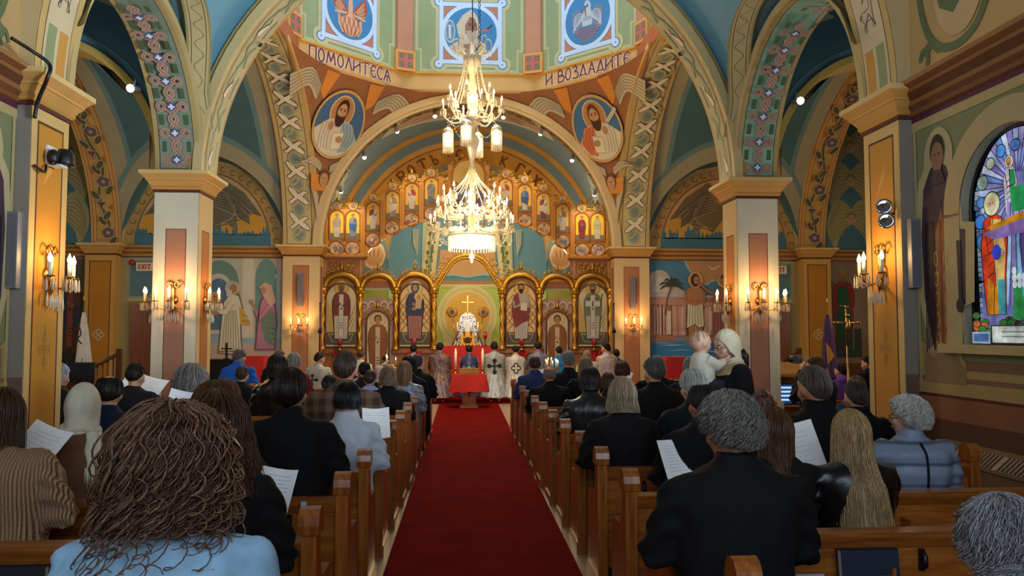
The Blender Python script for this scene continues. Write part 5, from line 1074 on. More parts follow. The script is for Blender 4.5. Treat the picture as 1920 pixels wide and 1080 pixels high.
# ------------------------------------------------------------------ icon screen
IY = 21.3
def arch_pts(cx, w, z0, zs, n=14): return [(cx+w, z0)]+[(cx+w*cos(pi*k/n), zs+w*sin(pi*k/n)) for k in range(n+1)]+[(cx-w, z0)]
ORA = '#cf8a38'
scr = empty('icon_screen', (0, IY, .13)); tag(scr, 'tall gilded icon screen with stepped upper icons filling the sanctuary arch', 'icon screen')
def part(mb, name, mat, parent=None):
    o = mb.build(name, mat, parent or scr)
    if (parent or scr) is scr: o.location = (0, -IY, -.13)
    return o
FI = lambda dy=0: flat((0, IY-dy, 0), (1, 0, 0), (0, 0, 1))
CX = [.915, 1.93, 2.88, 3.86]
SCREENW = mat_wood('amber_wood', '#8f5628', '#a8682f', '#bb7c3c', .35, (9, 9, 1.5), .25)
for f in (-1, 1):
    for a, b in ((.85, 1.98), (2.83, 3.92)):
        mb = MB(); mb.box(*sorted((f*a, f*b)), IY-.02, IY+.2, .13, 1.19); mb.box(*sorted((f*(a-.03), f*(b+.03))), IY-.1, IY+.24, 1.1, 1.19)
        mb.box(*sorted((f*(a-.03), f*(b+.03))), IY-.06, IY+.22, .13, .22)
        mb.box(*sorted((f*(a+.15), f*(b-.15))), IY-.035, IY-.02, .32, 1.0)
        part(mb, 'base', SCREENW); mb = MB(); c = f*(a+b)/2
        for k in range(5): th = k*1.257; mb.tube([(c+.06*cos(th)+.05*cos(q), IY-.045, .65+.06*sin(th)+.09*sin(q)*1.5) for q in [j*.5 for j in range(13)]], .014, 5)
        part(mb, 'base_ornament', GOLD)
    for x in CX:                                    # twisted gilded columns
        mb = MB(); X = f*x; prof = []
        n = 44; rings = []
        for i in range(n+1):
            z = 1.25+(2.6-1.25)*i/n
            rings.append([(X+(.068+.014*cos(3*(2*pi*k/12)+z*16))*cos(2*pi*k/12), IY-.06+(.068+.014*cos(3*(2*pi*k/12)+z*16))*sin(2*pi*k/12), z) for k in range(12)])
        mb.loft(rings)
        mb.lathe([(.11, 1.19), (.11, 1.22), (.085, 1.24), (.095, 1.27), (.07, 1.29)], 14, c=(X, IY-.06, 0))
        mb.lathe([(.07, 2.58), (.1, 2.6), (.08, 2.63), (.085, 2.68), (.12, 2.76), (.13, 2.82), (.12, 2.84), (.1, 2.84)], 14, c=(X, IY-.06, 0))
        for k in range(8): a = k*pi/4; mb.ball((X+.1*cos(a), IY-.06+.1*sin(a), 2.72), (.03, .03, .05), 6, 4)
        part(mb, 'column', GOLD)
    for a, b in zip(CX, CX[1:]):                    # arches over the bays
        cx = f*(a+b)/2; r = (b-a)/2; mb = MB()
        rings = []
        for k in range(25):
            th = pi*k/24; q = []
            for d, y in ((-.12, IY-.03), (-.115, IY-.1), (-.04, IY-.15), (.05, IY-.11), (.06, IY+.02)): q.append((cx+(r+d)*cos(th)*.98, y, 2.84+(r*.78+d)*sin(th)))
            rings.append(q)
        mb.loft(rings)
        for k in range(21): th = pi*k/20; mb.ball((cx+(r+.09)*cos(th)*.98, IY-.06, 2.84+(r*.78+.09)*sin(th)), .026, 6, 4)
        # crest of scrolls
        zt_ = 2.84+r*.78+.1
        mb.lathe([(.02, zt_), (.06, zt_+.04), (.025, zt_+.1), (.035, zt_+.13), (.0, zt_+.2)], 8, c=(cx, IY-.08, 0)); mb.box(cx-.05, cx+.05, IY-.09, IY-.07, zt_+.17, zt_+.19); mb.box(cx-.012, cx+.012, IY-.09, IY-.07, zt_+.12, zt_+.25)
        for g in (-1, 1):
            for j in range(3):
                px, pz = cx+g*(.1+.12*j), zt_+.02-.05*j
                mb.tube([(px+.05*cos(q)*(1-q/9), IY-.08, pz+.05*sin(q)*(1-q/9)) for q in [k*.5 for k in range(14)]], .014, 5)
        part(mb, 'arch', GOLD)
    mb = MB()                                       # panel filling behind the outer arches, wood beam behind the middle ones
    for (a, b) in ((CX[0], CX[1]), (CX[2], CX[3])):
        cx = f*(a+b)/2; r = (b-a)/2
        mb.prism([(cx-r, 1.19), (cx+r, 1.19), (cx+r, 2.84)]+arc(cx, 2.84, r, r*.78, 0, pi, 14)+[(cx-r, 2.84)], FI(0), 0, -.06, '#b98548')
    cx = f*(CX[1]+CX[2])/2; mb.box(cx-.47, cx+.47, IY-.01, IY+.05, 2.86, 3.02, '#a8683a'); mb.box(cx-.47, cx+.47, IY+.05, IY+.12, 2.78, 2.86, '#c9bf8c')
    part(mb, 'panel', SATIN)
    mb = MB(); x0, x1 = sorted((f*2.75, f*3.95))    # box over the outer bay with its carved frieze, and the ledge
    mb.box(x0+.05, x1-.05, IY-.02, IY+.25, 3.1, 3.62, '#b07048'); mb.box(x0+.08, x0+.16, IY-.05, IY, 3.1, 3.6, '#c08a55'); mb.box(x1-.16, x1-.08, IY-.05, IY, 3.1, 3.6, '#c08a55')
    mb.box(x0, x1, IY-.12, IY+.25, 3.62, 3.66, '#a86a3c'); mb.box(x0-.03, x1+.03, IY-.16, IY+.25, 3.66, 3.72, ORA)
    part(mb, 'entablature', SATIN)
    mb = MB()
    for k in range(9):
        px = x0+.28+.08*k; mb.tube([(px+.055*cos(q)*(1-q/10), IY-.05, 3.42+.05*(-1)**k+.07*sin(q)*(1-q/10)) for q in [j*.5 for j in range(14)]], .016, 5)
    part(mb, 'frieze_ornament', GOLD)
def ell_z(x): return 3.0+1.8*sqrt(max(0, 1-(x/3.0)**2)) if abs(x) < 2.72 else 3.72
def bay(x0, x1, z1, name='tier_panel'):
    mb = MB(); n = 8; bot = [(x0+(x1-x0)*k/n, ell_z(x0+(x1-x0)*k/n)) for k in range(n+1)]
    mb.prism(bot+[(x1, z1), (x0, z1)], FI(0), 0, -.08, ORA); mb.prism([(u, v) for u, v in bot]+[(u, v+.05) for u, v in reversed(bot)], FI(0), .05, 0, '#d79c48')
    for u, v in bot[::2]: mb.ball((u, IY-.05, v-.01), .022, 6, 4, '#e0b060')
    return part(mb, name, SATIN)
UP = [(3.52, 4.14, 4.92), (3.095, 4.14, 4.92), (2.56, 4.37, 5.15), (2.04, 4.69, 5.47), (1.53, 4.92, 5.70), (1.01, 5.08, 5.85)]
PIL = [(3.82, 4.6), (2.83, 4.99), (2.30, 5.3), (1.785, 5.54), (1.27, 5.73), (.75, 5.8), (.5, 6.13)]
MEDZ = [3.91, 3.91, 4.14, 4.47, 4.70, 4.86]
ROB = [('#a99a86', None), ('#8a8f9a', '#3f6a9a'), ('#a0473a', '#d8cfbe'), ('#b08a7a', '#d8c8b4'), ('#b0403a', '#cfc0a8'), ('#77706a', '#8a8478'), ('#a8483c', '#c9b49c'), ('#6a7fa0', '#3f5a8a'), ('#8a4a44', '#cfc4b4'), ('#b07a4a', '#d8ccb8'), ('#93353a', '#7a3038'), ('#b5ab8c', None)]
ic = 0
for f in (-1, 1):
    edges = [p[0] for p in PIL]
    for i, (a, b) in enumerate(zip(edges, edges[1:])):
        top = [5.0, 5.2, 5.52, 5.75, 5.9, 5.75][i]
        if i == 0: top = 4.97
        bay(*sorted((f*a, f*b)), top)
    for x, zt_ in PIL:
        mb = MB(); X = f*x; zb_ = ell_z(x)-.02; mb.box(X-.055, X+.055, IY-.07, IY, zb_, zt_, '#d8953f'); mb.box(X-.07, X+.07, IY-.09, IY, zt_, zt_+.03, '#e0a850'); mb.box(X-.03, X+.03, IY-.08, IY-.07, zb_+.1, zt_-.1, '#c27f30')
        for g in (-1, 0, 1): mb.ball((X+g*.045, IY-.05, zt_+.06), .022, 6, 4, '#e6b860')
        part(mb, 'pilaster', SATIN)
    for i, (x, z0, z1) in enumerate(UP):
        X = f*x; w = .195; mb = MB()
        o = arch_pts(X, w, z0, z1-w, 12); c = arch_pts(X, w-.02, z0+.02, z1-w, 12)
        mb.tube([(u, IY-.045, v) for u, v in o], .022, 6, '#a8642a', closed=True); fr = part(mb, 'icon_frame', SATIN)
        P = Paint(FI(.02), None, 1, .004); P.poly(c, '#e3b04c' if i > 1 else '#f0c23a'); P.rect(X-w+.02, X+w-.02, z0+.02, z0+.17, '#7a7058')  # outermost icons get a brighter yellow ground: spot light put into the paint
        r, m = ROB[i if f < 0 else 11-i]
        saint(P, X, z0+.05, .64, r, m, halo='#dcb05a', f=random.choice((-1, 1)), lowc='#cfc0a6' if i % 2 == 0 else None, hair='#4a3424')
        part(P.mb, 'icon', PAINT)
        mb = MB(); mb.tube([(X+.195*cos(a), IY-.04, MEDZ[i]+.195*sin(a)) for a in [2*pi*k/20 for k in range(20)]], .022, 6, '#a8642a', closed=True); part(mb, 'medallion_frame', SATIN)
        P = Paint(FI(.02), None, 1, .004); P.ell(X, MEDZ[i], .19, .19, '#cfae8c', 20)
        for k in range(9): P.ell(X+random.uniform(-.11, .11), MEDZ[i]+random.uniform(-.11, .08), .045, .07, random.choice(['#9c6a6a', '#7a7890', '#b58a6a', '#8f5050', '#d8c4a8', '#6f7a70']), 8)
        for k in range(4): x_ = X-.1+.066*k; z_ = MEDZ[i]+.04+.03*(k % 2); P.ell(x_, z_, .035, .035, '#d9b268', 10); P.ell(x_, z_, .02, .024, '#a87a58', 8)
        part(P.mb, 'medallion', PAINT)
        mz = z1+.135
        mb = MB(); mb.tube([(X+.11*cos(a), IY-.04, mz+.11*sin(a)) for a in [2*pi*k/16 for k in range(16)]], .018, 6, closed=True)
        mb.lathe([(.05, mz+.1), (.055, mz+.13), (.02, mz+.17), (.025, mz+.19), (.0, mz+.24)], 8, c=(X, IY-.04, 0))
        for g in (-1, 1):
            for j in range(2): mb.tube([(X+g*(.17-.02*j)+.045*cos(q)*(1-q/9), IY-.04, mz-.06+.1*j+.045*sin(q)*(1-q/9)) for q in [k*.5 for k in range(14)]], .014, 5)
        mb.prism(arc(X, mz, .105, .105, 0, 2*pi, 16)[:-1], FI(0), .02, -.05); part(mb, 'crest', GOLDS)
        P = Paint(FI(.03), None, 1, .004); P.ell(X, mz, .1, .1, '#d6b69a', 16); P.ell(X, mz-.04, .06, .05, '#9c7a70', 10); P.ell(X, mz+.01, .04, .04, '#d8b268', 10); P.ell(X, mz+.01, .025, .03, '#a87a58', 8); part(P.mb, 'small_medallion', PAINT)
    mb = MB()                                       # open scrolls beside the central icon, and at the outer edges
    for j in range(5):
        for g in (-1, 1): mb.tube([(f*.625+g*.05+.06*cos(q)*(1-q/9), IY-.03, 5.3+.17*j+.06*sin(q*g)*(1-q/9)) for q in [k*.5 for k in range(14)]], .016, 5)
        mb.tube([(f*3.95+.05*cos(q)*(1-q/9), IY-.03, 3.85+.16*j+.05*sin(q)*(1-q/9)) for q in [k*.5 for k in range(14)]], .016, 5)
    for g in (-1, 0, 1): mb.tube([(f*3.31+g*.08+.05*cos(q)*(1-q/9), IY-.03, 5.2+.09*(g == 0)+.05*sin(q)*(1-q/9)) for q in [k*.5 for k in range(14)]], .016, 5)
    part(mb, 'scrollwork', GOLDS)
bay(-.5, .5, 6.0)
mb = MB(); mb.prism(arch_pts(0, .46, 4.9, 5.9, 18), FI(0), .01, -.06, ORA); mb.tube([(u, IY-.05, v) for u, v in arch_pts(0, .46, 4.9, 5.9, 18)], .035, 6, '#b87430', closed=True); part(mb, 'central_icon_frame', SATIN)
P = Paint(FI(.02), None, 1, .004); P.poly(arch_pts(0, .43, 4.93, 5.9, 18), '#e0b868')
for k in range(5): saint(P, -.32+.16*k, 5.0+.05*(k % 2), .72, ['#8a5048', '#7d7a88', '#c9b49c', '#a04a44', '#77607a'][k], None, arms=False)
P.ell(0, 5.95, .17, .17, '#d8ae58', 16); P.ell(0, 5.92, .08, .1, '#a87a58', 12)
part(P.mb, 'central_icon', PAINT)
mb = MB()
for g in (-1, 1):
    for j in range(5): a = .35+.3*j; mb.tube([(g*(.55*cos(a))+.05*cos(q)*(1-q/9), IY-.04, 5.9+.55*sin(a)+.05*sin(q)*(1-q/9)) for q in [k*.5 for k in range(14)]], .016, 5)
mb.lathe([(.05, 6.38), (.06, 6.42), (.02, 6.5), (.0, 6.6)], 8, c=(0, IY-.04, 0)); part(mb, 'crest', GOLDS)
# royal-door arch: flamed ogee of two rails
mb = MB(); og = spl([(-.915, 2.84), (-.8, 3.0), (-.62, 3.28), (-.46, 3.52), (-.25, 3.66), (0, 3.7), (.25, 3.66), (.46, 3.52), (.62, 3.28), (.8, 3.0), (.915, 2.84)], 5)
for d in (-.05, .05): mb.tube([(x*(1+d*.9), IY-.1, z+d*.9) for x, z in og], .035, 6)
for i, (x, z) in enumerate(og): mb.ball((x, IY-.11, z), (.045, .035, .045), 6, 4)
for i, (x, z) in enumerate(og[::3]): mb.tube([(x*1.1+.05*cos(q)*(1-q/9), IY-.08, z+.1+.05*sin(q)*(1-q/9)) for q in [k*.5 for k in range(14)]], .016, 5)
for g in (-1, 1):
    for j in range(4): mb.tube([(g*(.9-.09*j)+.06*cos(q)*(1-q/9), IY-.08, 3.2+.14*j+.06*sin(q)*(1-q/9)) for q in [k*.5 for k in range(14)]], .016, 5)
part(mb, 'royal_arch', GOLDS)
# deacon doors with painted panels
for f in (-1, 1):
    cx = f*2.405; mb = MB(); out = [(cx-.45, .13), (cx+.45, .13), (cx+.45, 2.3), (cx+.42, 2.5), (cx+.3, 2.58), (cx+.22, 2.5), (cx+.1, 2.6), (cx-.1, 2.6), (cx-.22, 2.5), (cx-.3, 2.58), (cx-.42, 2.5), (cx-.45, 2.3)]
    mb.prism(out, FI(0), .03, -.02, '#b58a78'); P = Paint(FI(.03), mb, 1, .004); P.rect(cx-.43, cx+.43, .2, 2.3, '#b89384')
    for e in (-1, 1):
        for k in range(2): P.ell(cx+e*(.16+.2*k), 2.38-.02*k, .11, .13, '#cbb3a0', 12); P.ell(cx+e*(.16+.2*k), 2.36-.02*k, .07, .09, '#8a6a5c', 12); P.ell(cx+e*(.16+.2*k), 2.34-.02*k, .05, .07, '#b98a70', 10)
        for k in range(4): P.line([(cx+e*.4, 2.2-.1*k), (cx+e*.32, 2.0-.1*k)], .03, '#a87a78')
    part(mb, 'deacon_door', PAINT)
    mb = MB(); mb.tube([(u, IY-.06, v) for u, v in arch_pts(cx, .3, .3, 1.93, 14)], .024, 6, '#7a4a30', closed=True); part(mb, 'door_icon_frame', SATIN)
    P = Paint(FI(.04), None, 1, .004); P.poly(arch_pts(cx, .28, .32, 1.93, 14), '#e0cba0'); saint(P, cx, .5, 1.62, '#9a6238', None, halo='#dcc08a', hair='#4a2c1c', stole='#d8bfa0'); part(P.mb, 'door_icon', PAINT)
    mb = MB()
    for j in range(9): a = .2+.33*j; mb.tube([(cx+.36*cos(a)+.05*cos(q)*(1-q/9), IY-.07, 1.95+.36*sin(a)+.05*sin(q)*(1-q/9)) for q in [k*.5 for k in range(14)]], .016, 5)
    mb.lathe([(.05, 2.32), (.06, 2.36), (.03, 2.42), (.0, 2.5)], 8, c=(cx, IY-.07, 0)); mb.box(cx-.05, cx+.05, IY-.08, IY-.06, 2.5, 2.52); mb.box(cx-.01, cx+.01, IY-.08, IY-.06, 2.44, 2.57); part(mb, 'door_crest', GOLD)
# large icons of the lower tier, each a picture of its own
def big_icon(cx, label, draw, lattice=True):
    root = empty('large_icon', (cx, IY-.07, 1.3)); tag(root, label, 'icon', 'large icons of the lower tier')
    mb = MB(); o = [(u-cx, v-1.3) for u, v in arch_pts(cx, .41, 1.27, 2.55, 16)]
    mb.tube([(u, 0, v) for u, v in o], .03, 6, '#7a4526', closed=True); mb.build('frame', SATIN, root)
    P = Paint(flat((0, -.005, 0), (1, 0, 0), (0, 0, 1)), None, 1, .004); P.prism = None
    P.poly([(u*.96, v*.985+.01) for u, v in o], '#dcc79a'); P.rect(-.39, .39, .02, .36, '#5f5c4a')
    if lattice:
        P.poly([(-.39, .36)]+[(u*.95, v*.98+.015) for u, v in o if v > .4][::-1]+[(.39, .36)], '#e6c184')
        for k in range(-6, 9):
            for e in (-1, 1):
                pts = [(e*(-.39+t*.78), .36+.13*k*1.5+t*.98) for t in (0, .25, .5, .75, 1)]
                pts = [(u, v) for u, v in pts if .36 <= v <= 1.25+sqrt(max(0, .38**2-u*u))]
                if len(pts) > 1: P.line(pts, .028, '#a87838')
    else:
        for k in range(4): P.poly([(.05+.08*k, .36), (.09+.08*k, .36), (.36, 1.1-.15*k), (.36, 1.0-.15*k)], '#c9a868')
        P.poly([(-.38, .36), (-.1, .36), (-.38, 1.3)], '#cfae62')
    for e in (-1, 1): P.line([(e*.33, .32), (e*.22, .1), (e*.06, .1)], .025, '#a89878'); P.line([(e*.33, .32), (e*.12, .3)], .02, '#c9b48c')
    for k in range(9): P.ell(-.3+.075*k, .28, .012, .012, '#c9b48c', 6)
    draw(P); P.mb.build('painting', PAINT, root)
def d_bishop(P): saint(P, 0, .16, 1.5, '#84463a', None, stole='#dccfb4', hair='#8a7a6a', beard='#6a5a4c', lowc='#cfc4b0', skin='#8f6a4c')
def d_mary(P):
    saint(P, 0, .16, 1.5, '#424a62', None, hood='#424a62', lowc='#b0786a', halo='#dcc38a')
    P.ell(.1, 1.3, .12, .12, '#dcb868', 14); P.ell(.1, 1.29, .055, .07, '#b98a62', 10); P.poly([(.02, 1.2), (.18, 1.22), (.16, .98), (.0, 1.0)], '#c9a888'); P.ell(-.02, .98, .07, .04, '#b98a62', 10)
def d_christ(P): saint(P, 0, .16, 1.5, '#b5a898', '#8a4240', hair='#3a2014', beard='#3a2014', lowc='#c9bcae'); P.poly([(-.02, .95), (.16, .93), (.15, 1.15), (-.01, 1.14)], '#d8ccb0')
def d_nich(P): saint(P, 0, .16, 1.5, '#7f8468', None, stole='#d8ceb8', hair='#5a4a3c', beard='#5a4030', cross=True, mitre='#6a6a5a', lowc='#c4bca8'); P.line([(.2, 1.05), (.26, 1.4)], .02, '#5a3a2c'); P.rect(-.2, .2, 1.05, 1.2, '#d2cab8'); P.rect(-.015, .015, 1.05, 1.2, '#2a2020')
big_icon(-(CX[2]+CX[3])/2, 'arched icon of a bishop in a red cope, far left of the screen', d_bishop, False)
big_icon(-(CX[0]+CX[1])/2, 'arched icon of a blue-veiled mother holding a child on lattice ground', d_mary)
big_icon((CX[0]+CX[1])/2, 'arched icon of a bearded man in a red mantle on lattice ground', d_christ)
big_icon((CX[2]+CX[3])/2, 'arched icon of a crowned bishop in green, far right of the screen', d_nich, False)
REDC = mat_plain('red_cloth', '#c3201c', .75, 0, .2, 25, var=.12)
REDG = mat_plain('ruby_glass', '#a80d0d', .12, coat=.5)
def vigil(cx, label):
    r = empty('vigil_lamp', (cx, IY-.28, 1.18)); tag(r, label, 'lamp', 'vigil lamps before the icons')
    mb = MB(); mb.lathe([(.02, 0), (.09, .0), (.09, .02), (.03, .04), (.025, .08), (.06, .1), (.06, .12), (.03, .13)], 12); mb.tube([(0, 0, .02), (0, .22, 0)], .02, 6); mb.build('stand', BRASS, r)
    mb = MB(); mb.lathe([(.03, .12), (.05, .14), (.058, .3), (.055, .3), (.045, .15), (.02, .14)], 12); mb.build('red_glass', REDG, r)
    mb = MB(); mb.ball((0, 0, .24), (.014, .014, .03), 6, 5); mb.build('flame', FLAME, r)
    mb = MB()                                       # red cloth hung below
    n = 12
    mb.loft([[(-.22*(1-t)*1.0+.44*(1-t)*k/n, -.0+.03*sin(k*1.4)*(1-t), -.0-.3*t) for k in range(n+1)] for t in (0, .25, .5, .75, .95)], closed=False, caps=False)
    c = mb.build('hanging_cloth', REDC, None); c.location = (cx, IY-.2, 1.16); tag(c, label.replace('ruby glass vigil lamp', 'pointed red cloth hanging under the lamp'), 'cloth', 'red cloths under the vigil lamps')
for x, l in ((-3.37, 'ruby glass vigil lamp before the red bishop icon'), (-1.42, 'ruby glass vigil lamp before the blue-veiled mother icon'), (1.42, 'ruby glass vigil lamp before the red-mantled man icon'), (3.37, 'ruby glass vigil lamp before the green bishop icon')): vigil(x, l)
# ------------------------------------------------------------------ altar and what stands on it
def draped(name, x0, x1, y0, y1, z0, z1, wob=.015, flare=.03, mat=None, seed=1):
    rnd = random.Random(seed); mb = MB(); n = 40; rings = []
    per = []
    for k in range(n):
        t = k/n*4; i = int(t); u = t-i; c = [(x0, y0), (x1, y0), (x1, y1), (x0, y1)]; a, b = c[i], c[(i+1) % 4]; per.append((a[0]+(b[0]-a[0])*u, a[1]+(b[1]-a[1])*u))
    cx, cy = (x0+x1)/2, (y0+y1)/2; ph = [rnd.uniform(-1, 1) for _ in range(n)]
    for t in (0, .02, .3, .65, 1):
        r = []
        for k, (x, y) in enumerate(per):
            d = Vector((x-cx, y-cy)).normalized(); o = (flare*t+wob*ph[k]*t) if t > .02 else 0
            r.append((x+d.x*o, y+d.y*o, z1-(z1-z0)*t+(.02*ph[(k*3) % n]*t if t == 1 else 0)))
        rings.append(r)
    mb.loft(list(reversed(rings)), caps=False); mb.add(rings[0], [tuple(range(n))]); return mb.build(name, mat or REDC)
mb = MB(); mb.box(-.85, .85, 23.15, 24.2, .13, 1.22); tag(mb.build('altar', WOODL), 'altar table behind the open royal doors, hidden under red cloth', 'altar')
tag(draped('altar_cloth', -.9, .9, 23.1, 24.25, .45, 1.25, .02, .03), 'bright red cloth draped over the altar', 'cloth')
tb = empty('tabernacle', (0, 23.6, 1.255)); tag(tb, 'golden house-shaped tabernacle in the middle of the altar', 'tabernacle')
mb = MB(); mb.box(-.24, .24, -.15, .15, 0, .05); mb.box(-.2, .2, -.12, .12, .05, .3); mb.prism([(-.24, .3), (.24, .3), (.12, .42), (-.12, .42)], flat((0, -.14, 0), (1, 0, 0), (0, 0, 1)), 0, -.28); mb.build('body', GOLDS, tb)
mb = MB(); mb.prism(arch_pts(0, .08, .07, .18, 8), flat((0, -.125, 0), (1, 0, 0), (0, 0, 1)), .01, 0); mb.build('door', mat_plain('dark_bronze', '#4a2c14', .4, .6), tb)
rt = empty('silver_altar_piece', (0, 23.95, 1.255)); tag(rt, 'tall silver ornamental structure behind the tabernacle', 'altarpiece')
mb = MB(); mb.prism([(-.42, 0), (.42, 0), (.36, .35), (.26, .5), (.24, .8), (.18, .92), (.05, .98), (-.05, .98), (-.18, .92), (-.24, .8), (-.26, .5), (-.36, .35)], flat((0, 0, 0), (1, 0, 0), (0, 0, 1)), .05, -.05)
mb.build('body', STEEL, rt); mb = MB()
for e in (-1, 1):
    for k in range(6): mb.tube([(e*(.28-.035*k)+.07*cos(q)*(1-q/9), -.07, .1+.15*k+.07*sin(q*e)*(1-q/9)) for q in [j*.5 for j in range(14)]], .014, 5)
    mb.tube([(e*.45, -.06, 0), (e*.22, -.06, .62)], .025, 6)
mb.build('scrolls', STEEL, rt)
mb = MB(); z = .98; mb.box(-.014, .014, -.02, .01, z-.2, z+.55); mb.box(-.2, .2, -.02, .01, z+.31, z+.34); mb.box(-.11, .11, -.02, .01, z+.0, z+.025)
for a, b in ((-.22, .325), (.22, .325), (0, .55)): mb.ball((a*.92, 0, z+b), .026, 8, 6)
o = mb.build('altar_cross', BRASS, None); o.location = (0, 23.9, 1.255); tag(o, 'slender golden cross rising above the altarpiece', 'cross')
CANDLE = mat_plain('candle_wax', '#e6dcc0', .5)
def candlestick(x, y, z, h, label, group=None, wax=.25, r=.02):
    c = empty('candlestick', (x, y, z)); tag(c, label, 'candlestick', group)
    mb = MB(); mb.lathe([(.0, 0), (.07, 0), (.07, .02), (.02, .05), (.018, h*.5), (.035, h*.55), (.018, h*.6), (.018, h-.04), (.045, h-.02), (.045, h), (0, h)], 10); mb.build('stem', BRASS, c)
    mb = MB(); mb.lathe([(0, h), (r, h), (r, h+wax), (0, h+wax)], 10); mb.build('candle', CANDLE, c)
    mb = MB(); mb.lathe([(0, h+wax), (.011, h+wax+.02), (.006, h+wax+.05), (0, h+wax+.065)], 8); mb.build('flame', FLAME, c)
    return c
for k, x in enumerate((-.3, -.1, .1, .3)): candlestick(x, 23.4, 1.255, .42, ['outermost left of four', 'inner left of four', 'inner right of four', 'outermost right of four'][k]+' candlesticks in front of the tabernacle', 'altar candlesticks', .22, .022)
for f in (-1, 1):
    r = empty('processional_fan', (f*.3, 23.9, 1.255)); tag(r, 'round gilded processional fan on a slanted pole, %s of the altar cross' % ('left' if f < 0 else 'right'), 'fan', 'processional fans')
    mb = MB(); mb.tube([(0, 0, 0), (f*.16, -.02, .85)], .014, 6); mb.build('pole', BRASS, r)
    mb = MB(); M = Matrix.Translation((f*.17, -.03, 1.0)) @ Matrix.Rotation(pi/2, 4, 'X'); mb.lathe([(0, -.02), (.15, -.02), (.165, 0), (.15, .02), (0, .02)], 20, M)
    for k in range(12): a = k*pi/6; mb.ball((f*.17+.175*cos(a), -.03, 1.0+.175*sin(a)), .025, 6, 4)
    mb.build('disc', GOLDS, r); P = Paint(flat((f*.17, -.05, 1.0), (1, 0, 0), (0, 0, 1)), None, 1, .004); P.ell(0, 0, .1, .1, '#8a7a60', 16); P.ell(0, 0, .06, .07, '#4a4038', 12); P.mb.build('painted_centre', PAINT, r)
r = empty('altar_lamp', (.52, 23.4, 1.255)); tag(r, 'red glass lamp on a dark stand at the right end of the altar', 'lamp')
mb = MB(); mb.lathe([(0, 0), (.06, 0), (.05, .02), (.015, .04), (.015, .2), (.05, .22), (0, .22)], 10); mb.build('stand', BLACK, r); mb = MB(); mb.lathe([(.03, .21), (.06, .25), (.05, .42), (.0, .42)], 10); mb.build('red_glass', REDG, r)
# small tetrapod table in the aisle
t = empty('tetrapod_table', (0, 17.55, 0)); tag(t, 'small wooden pedestal table at the head of the aisle', 'table')
mb = MB(); mb.box(-.2, .2, -.2, .2, .013, .05); mb.build('foot', WOODL, t); mb = MB(); mb.box(-.15, .15, -.12, .12, .05, .7); mb.build('pedestal', WOODL, t); mb = MB(); mb.box(-.36, .36, -.3, .3, .7, .725); mb.build('top', WOODL, t)
P = Paint(flat((0, -.12, .4), (1, 0, 0), (0, 0, 1)), None, 1, .003); c = '#4a2a1c'; P.rect(-.1, .1, -.012, .012, c); P.rect(-.012, .012, -.12, .1, c); P.rect(-.05, .05, .05, .07, c)
for a, b in ((-.1, 0), (.1, 0), (0, .1), (0, -.12)): P.ell(a, b, .025, .025, c, 8)
P.mb.build('cross_inlay', PAINT, t)
tag(draped('tetrapod_cloth', -.38, .38, 17.23, 17.87, .36, .735, .02, .06, seed=4), 'red cloth draped over the small table in the aisle', 'cloth')
mb = MB(); mb.box(-.22, .22, 17.32, 17.42, .737, .87, '#c08a3c'); P = Paint(flat((-.22, 17.32, .737), (1, 0, 0), (0, 0, 1)), mb, 1, .003); P.frame(.01, .43, .01, .12, .015, '#8a5a24'); P.rect(.05, .39, .04, .09, '#a87a3a')
tag(mb.build('icon_stand', SATIN), 'small gilded icon block lying on the red tetrapod cloth', 'icon')
for f in (-1, 1): candlestick(f*.3, 17.65, .737, .12, 'tall white candle on the %s side of the tetrapod table' % ('left' if f < 0 else 'right'), 'tetrapod candles', .38, .028)
# ------------------------------------------------------------------ chandelier
ch = empty('chandelier', (.03, 15.6, 3.17)); tag(ch, 'large two-tier crystal chandelier with lit candle bulbs under the dome', 'chandelier')
def cpart(mb, name, mat, p=None): return mb.build(name, mat, p or ch)
B0 = 3.17
zz = lambda z: z-B0
mb = MB(); mb.tube([(0, 0, zz(7.5)), (0, 0, zz(13.7))], .012, 6)
for k in range(16): mb.tube([(.14+.02*cos(q), .0, zz(7.45)+.1*k+.045*sin(q)) for q in [2*pi*j/8 for j in range(8)]], .008, 5, closed=True)
mb.tube([(.14, 0, zz(9.0)), (.02, 0, zz(13.7))], .012, 6); mb.tube([(.14, 0, zz(7.42)), (.06, 0, zz(7.3))], .012, 6); cpart(mb, 'chain', BLACK)
mb = MB(); mb.lathe([(0, zz(3.02)), (.02, zz(3.04)), (.03, zz(3.1)), (.06, zz(3.16)), (.02, zz(3.24)), (.05, zz(3.5)), (.09, zz(3.9)), (.05, zz(4.1)), (.08, zz(4.3)), (.045, zz(4.5)), (.06, zz(4.62)), (.035, zz(4.7)), (.035, zz(5.0)), (.09, zz(5.25)), (.15, zz(5.5)), (.06, zz(5.62)), (.12, zz(5.8)), (.21, zz(5.92)), (.06, zz(5.98)), (.1, zz(6.2)), (.06, zz(6.4)), (.1, zz(6.55)), (.05, zz(6.75)), (.09, zz(6.9)), (.17, zz(7.08)), (.18, zz(7.2)), (.08, zz(7.24)), (.06, zz(7.45)), (0, zz(7.5))], 16); cpart(mb, 'stem', CRYSTAL)
def bead_mesh(pts, r=.014, name='bead_strand'):
    mb = MB()
    for p in pts: mb.ball(p, r, 6, 4)
    return mb
def ring_of(make, n, name, mat, a0=0):
    first = make(); first.rotation_euler = (0, 0, a0)
    for k in range(1, n):
        c = copy_tree(first, ch); c.rotation_euler = (0, 0, a0+2*pi*k/n)
